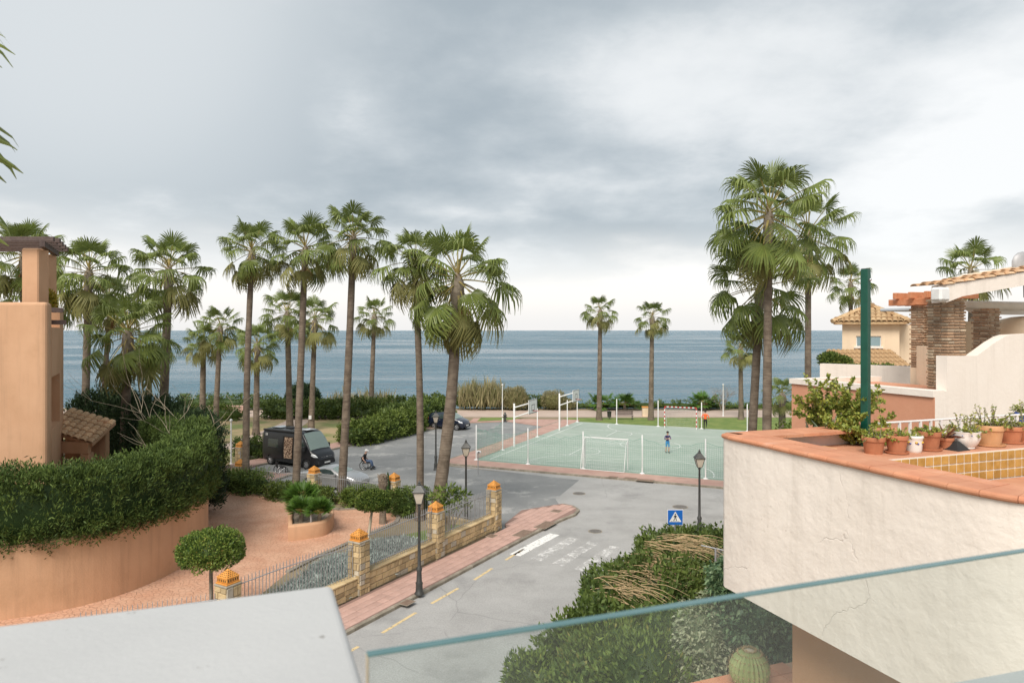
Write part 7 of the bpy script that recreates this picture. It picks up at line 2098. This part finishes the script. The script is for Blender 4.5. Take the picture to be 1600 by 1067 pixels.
MB().lathe([(.07, 0), (.07, .02)], 12, (0, 0, 0), 0, Matrix.Translation((2.66, 0, .83)) @ Matrix.Rotation(R(90), 4, 'Y')).build('badge', M['alloy'], van, False)
MB().box((2.60, 0, .46), (.22, 1.6, .26), bev=.07).build('bumper', M['plastic_black'], van, False)
MB().box((2.715, 0, .48), (.015, .52, .11), bev=.003).build('number_plate', M['white_paint'], van, False)
for k, (x_, w_) in enumerate([(-2.38, .05), (-2.30, .05), (-2.22, .05)]):
    vb.side([(x_, 2.06), (x_ + w_, 2.06), (x_ + w_ * .6, 2.22 + .04 * (k % 2)), (x_ + w_ * .2, 2.22)], -1, M['white_paint'], van, 'white_logo', .012, 2)

# silver coupe behind the railing, nose to the right
hc = math.atan2(-.30, .95)
cp = thing('silver_coupe', (-10.8, 42.7, .006), 'silver sports coupe parked behind the railing', 'car', None, hc)
cbd = Body([(-2.1, .82), (-1.95, .92), (-1.35, 1.02), (-.75, 1.22), (-.2, 1.30), (.25, 1.26), (.95, .96), (1.5, .86), (1.95, .72), (2.1, .58)], [(-2.1, .32), (-1.9, .20), (1.9, .18), (2.1, .26)],
           [(-2.1, .80), (-1.85, .94), (-1.2, 1.0), (1.2, .98), (1.8, .90), (2.1, .70)], [(0, .96), (.6, 1.0), (.88, .96), (1.3, .70)], .90, .12)
cbd.build(M['silver_paint'], cp, [(-1.25, .38), (1.28, .38)], 80)
under(cp, -1.8, 1.8, 1.3, .16, .5)
for x in (-1.25, 1.28):
    for y in (-.78, .78): wheel(cp, x, y, .325, .24, .235)
cbd.over(.27, .93, .96, M['windscreen'], cp, 'windscreen')
cbd.over(-1.32, -.72, .92, M['car_glass'], cp, 'rear_window')
for sg in (-1, 1):
    cbd.side([(-.85, .97), (.62, .93), (.22, 1.17), (-.2, 1.21), (-.55, 1.17)], sg, M['car_glass'], cp, 'side_window', .010)
    cbd.side([(1.55, .78), (1.88, .68), (1.96, .58), (1.62, .62)], sg, M['head_glass'], cp, 'headlight', .012)
    MB().box((.62, sg * .93, .95), (.12, .2, .11), bev=.03).build('mirror', M['silver_paint'], cp, False)
    MB().box((-2.08, sg * .55, .72), (.05, .3, .1), bev=.02).build('tail_light', M['tail_red'], cp, False)
    cbd.side([(-.62, .32), (-.60, .32), (-.60, .92), (-.62, .92)], sg, M['plastic_black'], cp, 'door_gap', .004, 2)
    cbd.side([(.66, .32), (.68, .32), (.68, .90), (.66, .90)], sg, M['plastic_black'], cp, 'door_gap', .004, 2)
MB().box((2.07, 0, .36), (.06, 1.0, .14), bev=.02).build('grille', M['plastic_black'], cp, False)

# dark hatchback by the far hedge, nose to the right
q = P(703, 671)
hh_ = math.atan2(-.42, .9)
ch = thing('dark_hatchback', (q.x - .1, q.y + .6, .006), 'dark blue compact car parked by the green hedge', 'car', None, hh_)
hb = Body([(-1.95, 1.05), (-1.85, 1.36), (-1.6, 1.52), (-.6, 1.60), (.1, 1.58), (.5, 1.48), (1.15, 1.06), (1.55, .95), (1.85, .80), (1.98, .60)], [(-1.95, .36), (-1.8, .24), (1.8, .22), (1.98, .30)],
          [(-1.95, .86), (-1.75, .95), (-1.2, 1.0), (1.1, 1.0), (1.6, .92), (1.98, .68)], [(0, .97), (.7, 1.0), (1.0, .98), (1.6, .76)], .86, .14)
hb.build(M['blue_paint'], ch, [(-1.25, .37), (1.25, .37)], 76)
under(ch, -1.7, 1.7, 1.2, .2, .5)
for x in (-1.25, 1.25):
    for y in (-.75, .75): wheel(ch, x, y, .31, .2, .2)
hb.over(.52, 1.13, .97, M['windscreen'], ch, 'windscreen')
for sg in (-1, 1):
    hb.side([(.0, 1.04), (.98, 1.04), (.46, 1.40), (.0, 1.46)], sg, M['car_glass'], ch, 'front_window', .010)
    hb.side([(-.95, 1.05), (-.07, 1.04), (-.07, 1.46), (-.85, 1.46)], sg, M['car_glass'], ch, 'rear_window', .010)
    hb.side([(-1.6, 1.08), (-1.04, 1.06), (-.95, 1.44), (-1.5, 1.42)], sg, M['car_glass'], ch, 'quarter_window', .010)
    hb.side([(1.4, .93), (1.76, .82), (1.86, .66), (1.5, .74)], sg, M['head_glass'], ch, 'headlight', .012)
    MB().box((.85, sg * .95, 1.06), (.14, .2, .13), bev=.03).build('mirror', M['blue_paint'], ch, False)
    MB().box((-1.93, sg * .66, .95), (.05, .16, .3), bev=.02).build('tail_light', M['tail_red'], ch, False)
    for x in (-.6, .3): MB().box((x, sg * (hb.hw(x, .9) + .012), .92), (.18, .03, .03), bev=.008).build('door_handle', M['alloy'], ch, False)
MB().box((1.93, 0, .42), (.1, 1.1, .16), bev=.03).build('grille', M['plastic_black'], ch, False)
MB().box((1.985, 0, .45), (.012, .5, .11), bev=.003).build('number_plate', M['white_paint'], ch, False)

# ------------------------------------------------------------------ wheelchairs
def wheelchair(x, y, rz, label):
    th_ = thing('wheelchair', (x, y, .006), label, 'wheelchair', None, rz)
    for sg in (-1, 1):
        pts = [(.30 * math.cos(k * PI / 14), sg * .30, .31 + .30 * math.sin(k * PI / 14)) for k in range(29)]
        w_ = MB().tube(pts, .022, 6, cap=False).build('wheel', M['rubber'], th_, False)
        hr = [(.26 * math.cos(k * PI / 14), sg * .345, .31 + .26 * math.sin(k * PI / 14)) for k in range(29)]
        MB().tube(hr, .010, 5, cap=False).build('hand_rim', M['alloy'], w_, False)
        sp_ = MB()
        for k in range(10):
            a = k * PI / 5; sp_.tube([(0, sg * .30, .31), (.29 * math.cos(a), sg * .30, .31 + .29 * math.sin(a))], .005, 4, cap=False)
        sp_.lathe([(.035, -.05), (.035, .05)], 8, (0, 0, 0), 0, Matrix.Translation((0, sg * .30, .31)) @ Matrix.Rotation(R(90), 4, 'X'))
        sp_.build('spokes', M['alloy'], w_, False)
        cst = MB().lathe([(.07, -.018), (.07, .018)], 12, (0, 0, 0), 0, Matrix.Translation((.48, sg * .2, .07)) @ Matrix.Rotation(R(90), 4, 'X')).build('caster', M['rubber'], th_, False)
        MB().tube([(.48, sg * .2, .07), (.44, sg * .21, .30), (.40, sg * .22, .46), (-.16, sg * .22, .44), (-.22, sg * .22, .84), (-.32, sg * .22, .88)], .014, 6).build('side_frame', M['plastic_black'], th_, False)
    MB().box((.12, 0, .475), (.46, .40, .05), bev=.015).build('seat', M['cloth_black'], th_, False)
    MB().box((-.20, 0, .68), (.035, .40, .34), bev=.012).build('backrest', M['cloth_black'], th_, False)
    MB().box((.60, 0, .12), (.16, .34, .02), bev=.006).build('footrest', M['plastic_black'], th_, False)
    for sg in (-1, 1): MB().tube([(.42, sg * .17, .44), (.58, sg * .17, .12)], .012, 6).build('footrest_hanger', M['plastic_black'], th_, False)
    return th_
wq = P(571, 733)
wc_rz = R(-8)
wheelchair(wq.x, wq.y, wc_rz, 'black wheelchair carrying the person with the pale cap')
wq2 = P(437, 741)
wheelchair(wq2.x, wq2.y, R(35), 'empty dark wheelchair standing beside the black van')

# ------------------------------------------------------------------ people
def person(name_, joints, edges, mats, pick, loc, rz, label, hair=None, scale=1.0, hands=()):
    # joints: name -> (x, y, z, radius); one skinned continuous body; pick(co) -> material slot
    names = list(joints); idx = {n_: i for i, n_ in enumerate(names)}
    me = bpy.data.meshes.new('body')
    me.from_pydata([Vector(joints[n_][:3]) * scale for n_ in names], [(idx[a], idx[b_]) for a, b_ in edges], [])
    tmp = bpy.data.objects.new('tmp_body', me); COL.objects.link(tmp)
    tmp.modifiers.new('skin', 'SKIN')
    if not me.skin_vertices:
        bpy.context.view_layer.objects.active = tmp; tmp.select_set(True); bpy.ops.mesh.customdata_skin_add()
    lay = me.skin_vertices[0].data
    for n_ in names:
        r_ = joints[n_][3] * scale; r2 = (joints[n_][4] if len(joints[n_]) > 4 else joints[n_][3]) * scale
        lay[idx[n_]].radius = (r_, r2); lay[idx[n_]].use_root = (n_ == 'pelvis')
    ss = tmp.modifiers.new('sub', 'SUBSURF'); ss.levels = 2; ss.render_levels = 2
    dg = bpy.context.evaluated_depsgraph_get(); ev = tmp.evaluated_get(dg)
    m2 = bpy.data.meshes.new_from_object(ev)
    bpy.data.objects.remove(tmp)
    b_ = MB()
    b_.add([v.co for v in m2.vertices], [list(p_.vertices) for p_ in m2.polygons], 0, True)
    b_.m = [pick(m2.polygons[i].center / scale) for i in range(len(m2.polygons))]
    # five separate fingers on each hand, ears and nose
    for (hx, hd__) in hands:
        h_ = Vector(hx) * scale; d_ = Vector(hd__).normalized(); sd_ = d_.cross(Vector((0, 1, 0)) if abs(d_.y) < .8 else Vector((1, 0, 0))).normalized()
        b_.ball(h_, (.035 * scale, .03 * scale, .045 * scale), 10, 0)
        for k in range(4):
            o_ = h_ + sd_ * (k - 1.5) * .019 * scale; ln = (.075, .085, .08, .06)[k] * scale
            b_.tube([o_, o_ + d_ * ln * .6, o_ + d_ * ln * .9 + Vector((0, 0, -.02 * scale))], [.010 * scale, .009 * scale, .007 * scale], 6, 0)
        o_ = h_ - sd_ * .03 * scale
        b_.tube([o_, o_ - sd_ * .025 * scale + d_ * .03 * scale, o_ - sd_ * .03 * scale + d_ * .06 * scale], [.011 * scale, .010 * scale, .008 * scale], 6, 0)
    th_ = thing('person', loc, label, 'person', None, rz)
    b_.build('body', mats, th_, False)
    h_ = Vector(joints['head'][:3]) * scale; f_ = Vector(joints['nose'][:3]) * scale - h_; f_.z = 0; f_.normalize(); lt_ = Vector((-f_.y, f_.x, 0))
    fa = MB()
    for sg in (-1, 1): fa.ball(h_ + f_ * .088 * scale + lt_ * sg * .034 * scale + Vector((0, 0, .02 * scale)), .013 * scale, 8)
    fa.build('eyes', M['hair_dark'], th_, False)
    if hair:
        c_ = h_ + Vector((0, 0, .045 * scale)) - f_ * .012 * scale
        hb_ = MB().ball((0, 0, 0), 1.0, 16)
        v_ = [Vector(q_) for q_ in hb_.v]
        hb_.v = [tuple(c_ + Vector((q_.x * .112, q_.y * .105, q_.z * .115 if q_.z > -.25 else -.25 * .115)) * scale) for q_ in v_]
        if hair[0] == 'cap':
            hb_.tube([c_ + f_ * .06 * scale, c_ + f_ * .19 * scale + Vector((0, 0, -.01 * scale))], [.08 * scale, .03 * scale], 8)
        hb_.build('cap' if hair[0] == 'cap' else 'hair', hair[1], th_, False)
    return th_
def std_edges(J):
    E = [('pelvis', 'waist'), ('waist', 'chest'), ('chest', 'neck'), ('neck', 'head'), ('head', 'crown'), ('head', 'nose')]
    for s_ in 'LR':
        E += [('chest', 'shoulder' + s_), ('shoulder' + s_, 'elbow' + s_), ('elbow' + s_, 'wrist' + s_), ('pelvis', 'hip' + s_), ('hip' + s_, 'knee' + s_), ('knee' + s_, 'ankle' + s_), ('ankle' + s_, 'toe' + s_)]
    return E
# x forward, y left, z up
# 1: seated in the wheelchair
J = {'pelvis': (-.08, 0, .58, .13, .11), 'waist': (-.08, 0, .74, .125, .10), 'chest': (-.03, 0, .96, .135, .105), 'neck': (.02, 0, 1.10, .055), 'head': (.07, 0, 1.23, .085, .08), 'crown': (.06, 0, 1.30, .065), 'nose': (.155, 0, 1.20, .018),
     'shoulderL': (-.02, .19, 1.02, .058), 'elbowL': (-.10, .30, .78, .042), 'wristL': (.06, .34, .62, .03), 'shoulderR': (-.02, -.19, 1.02, .058), 'elbowR': (-.10, -.30, .78, .042), 'wristR': (.06, -.34, .62, .03),
     'hipL': (.0, .10, .57, .09), 'kneeL': (.40, .11, .58, .065), 'ankleL': (.52, .11, .20, .042), 'toeL': (.66, .12, .165, .035), 'hipR': (.0, -.10, .57, .09), 'kneeR': (.40, -.11, .58, .065), 'ankleR': (.52, -.11, .20, .042), 'toeR': (.66, -.12, .165, .035)}
def pk1(c):
    if c.x > .49 and c.z < .235: return 3
    if c.z < .68 and abs(c.y) < .21: return 2
    if c.z < 1.07 and not (abs(c.y) > .215 and c.z < .88): return 1
    return 0
person('seated', J, std_edges(J), [M['skin'], M['cloth_black'], M['cloth_jeans'], M['plastic_black']], pk1, (wq.x, wq.y, .006), wc_rz, 'person in black shirt, jeans and pale cap seated in a wheelchair', ('cap', M['cloth_white']), 1.0,
       [((.10, .345, .58), (.6, 0, -.7)), ((.10, -.345, .58), (.6, 0, -.7))])
# 2: child in patterned jersey, facing us, hands before the chest
J = {'pelvis': (0, 0, .88, .12, .095), 'waist': (0, 0, 1.02, .115, .09), 'chest': (.0, 0, 1.25, .135, .10), 'neck': (.01, 0, 1.42, .05), 'head': (.03, 0, 1.545, .088, .08), 'crown': (.02, 0, 1.62, .066), 'nose': (.115, 0, 1.52, .017),
     'shoulderL': (0, .18, 1.33, .055), 'elbowL': (.04, .26, 1.08, .04), 'wristL': (.20, .09, 1.12, .028), 'shoulderR': (0, -.18, 1.33, .055), 'elbowR': (.04, -.26, 1.08, .04), 'wristR': (.20, -.07, 1.16, .028),
     'hipL': (0, .09, .84, .085), 'kneeL': (.05, .10, .46, .055), 'ankleL': (.0, .10, .09, .038), 'toeL': (.14, .11, .045, .034), 'hipR': (0, -.09, .84, .085), 'kneeR': (-.02, -.09, .46, .055), 'ankleR': (-.12, -.08, .10, .038), 'toeR': (.01, -.09, .045, .034)}
def pk2(c):
    if c.z < .12: return 3
    if .50 < c.z < .95 and abs(c.y) < .24: return 2
    if c.z < 1.39 and c.z >= .95 and not (c.x > .10 and c.z < 1.22 and abs(c.y) < .24 and c.x > .125): return 1
    return 0
q = P(1043, 708, ZK)
person('player', J, std_edges(J), [M['skin'], M['cloth_navy'], M['cloth_blue'], M['plastic_black']], pk2, (q.x, q.y, ZK), R(-75), 'player in dark purple jersey and blue shorts on the green court', ('hair', M['hair_dark']), 1.0,
       [((.225, .06, 1.13), (.7, -.6, .1)), ((.225, -.05, 1.17), (.7, .6, .1))])
# 3: player in orange top seen from behind, one leg lifted
J = {'pelvis': (0, 0, .90, .12, .095), 'waist': (0.01, 0, 1.04, .115, .09), 'chest': (.04, 0, 1.27, .14, .105), 'neck': (.07, 0, 1.44, .05), 'head': (.10, 0, 1.56, .088, .08), 'crown': (.10, 0, 1.63, .066), 'nose': (.185, 0, 1.535, .017),
     'shoulderL': (.03, .19, 1.36, .056), 'elbowL': (.02, .31, 1.12, .042), 'wristL': (.14, .27, .92, .03), 'shoulderR': (.03, -.19, 1.36, .056), 'elbowR': (-.05, -.31, 1.12, .042), 'wristR': (.08, -.32, .92, .03),
     'hipL': (0, .09, .86, .088), 'kneeL': (.10, .10, .48, .06), 'ankleL': (.0, .10, .09, .04), 'toeL': (.15, .11, .045, .034), 'hipR': (0, -.09, .86, .088), 'kneeR': (.16, -.10, .50, .06), 'ankleR': (-.16, -.10, .36, .04), 'toeR': (-.14, -.11, .22, .034)}
def pk3(c):
    if c.z < .12 or (c.x < -.10 and c.z < .34 and c.y < 0): return 3
    if c.z < .96 and abs(c.y) < .22: return 2
    if c.z < 1.42 and c.z >= .94: return 1
    return 0
q = P(1102, 671, ZK)
person('player', J, std_edges(J), [M['skin'], M['cloth_orange'], M['cloth_black'], M['plastic_black']], pk3, (q.x, q.y, ZK), R(70), 'player in bright orange top and black trousers beside the striped goal', ('hair', M['hair_dark']), 1.05,
       [((.15, .265, .88), (.3, 0, -1)), ((.09, -.325, .88), (.3, 0, -1))])
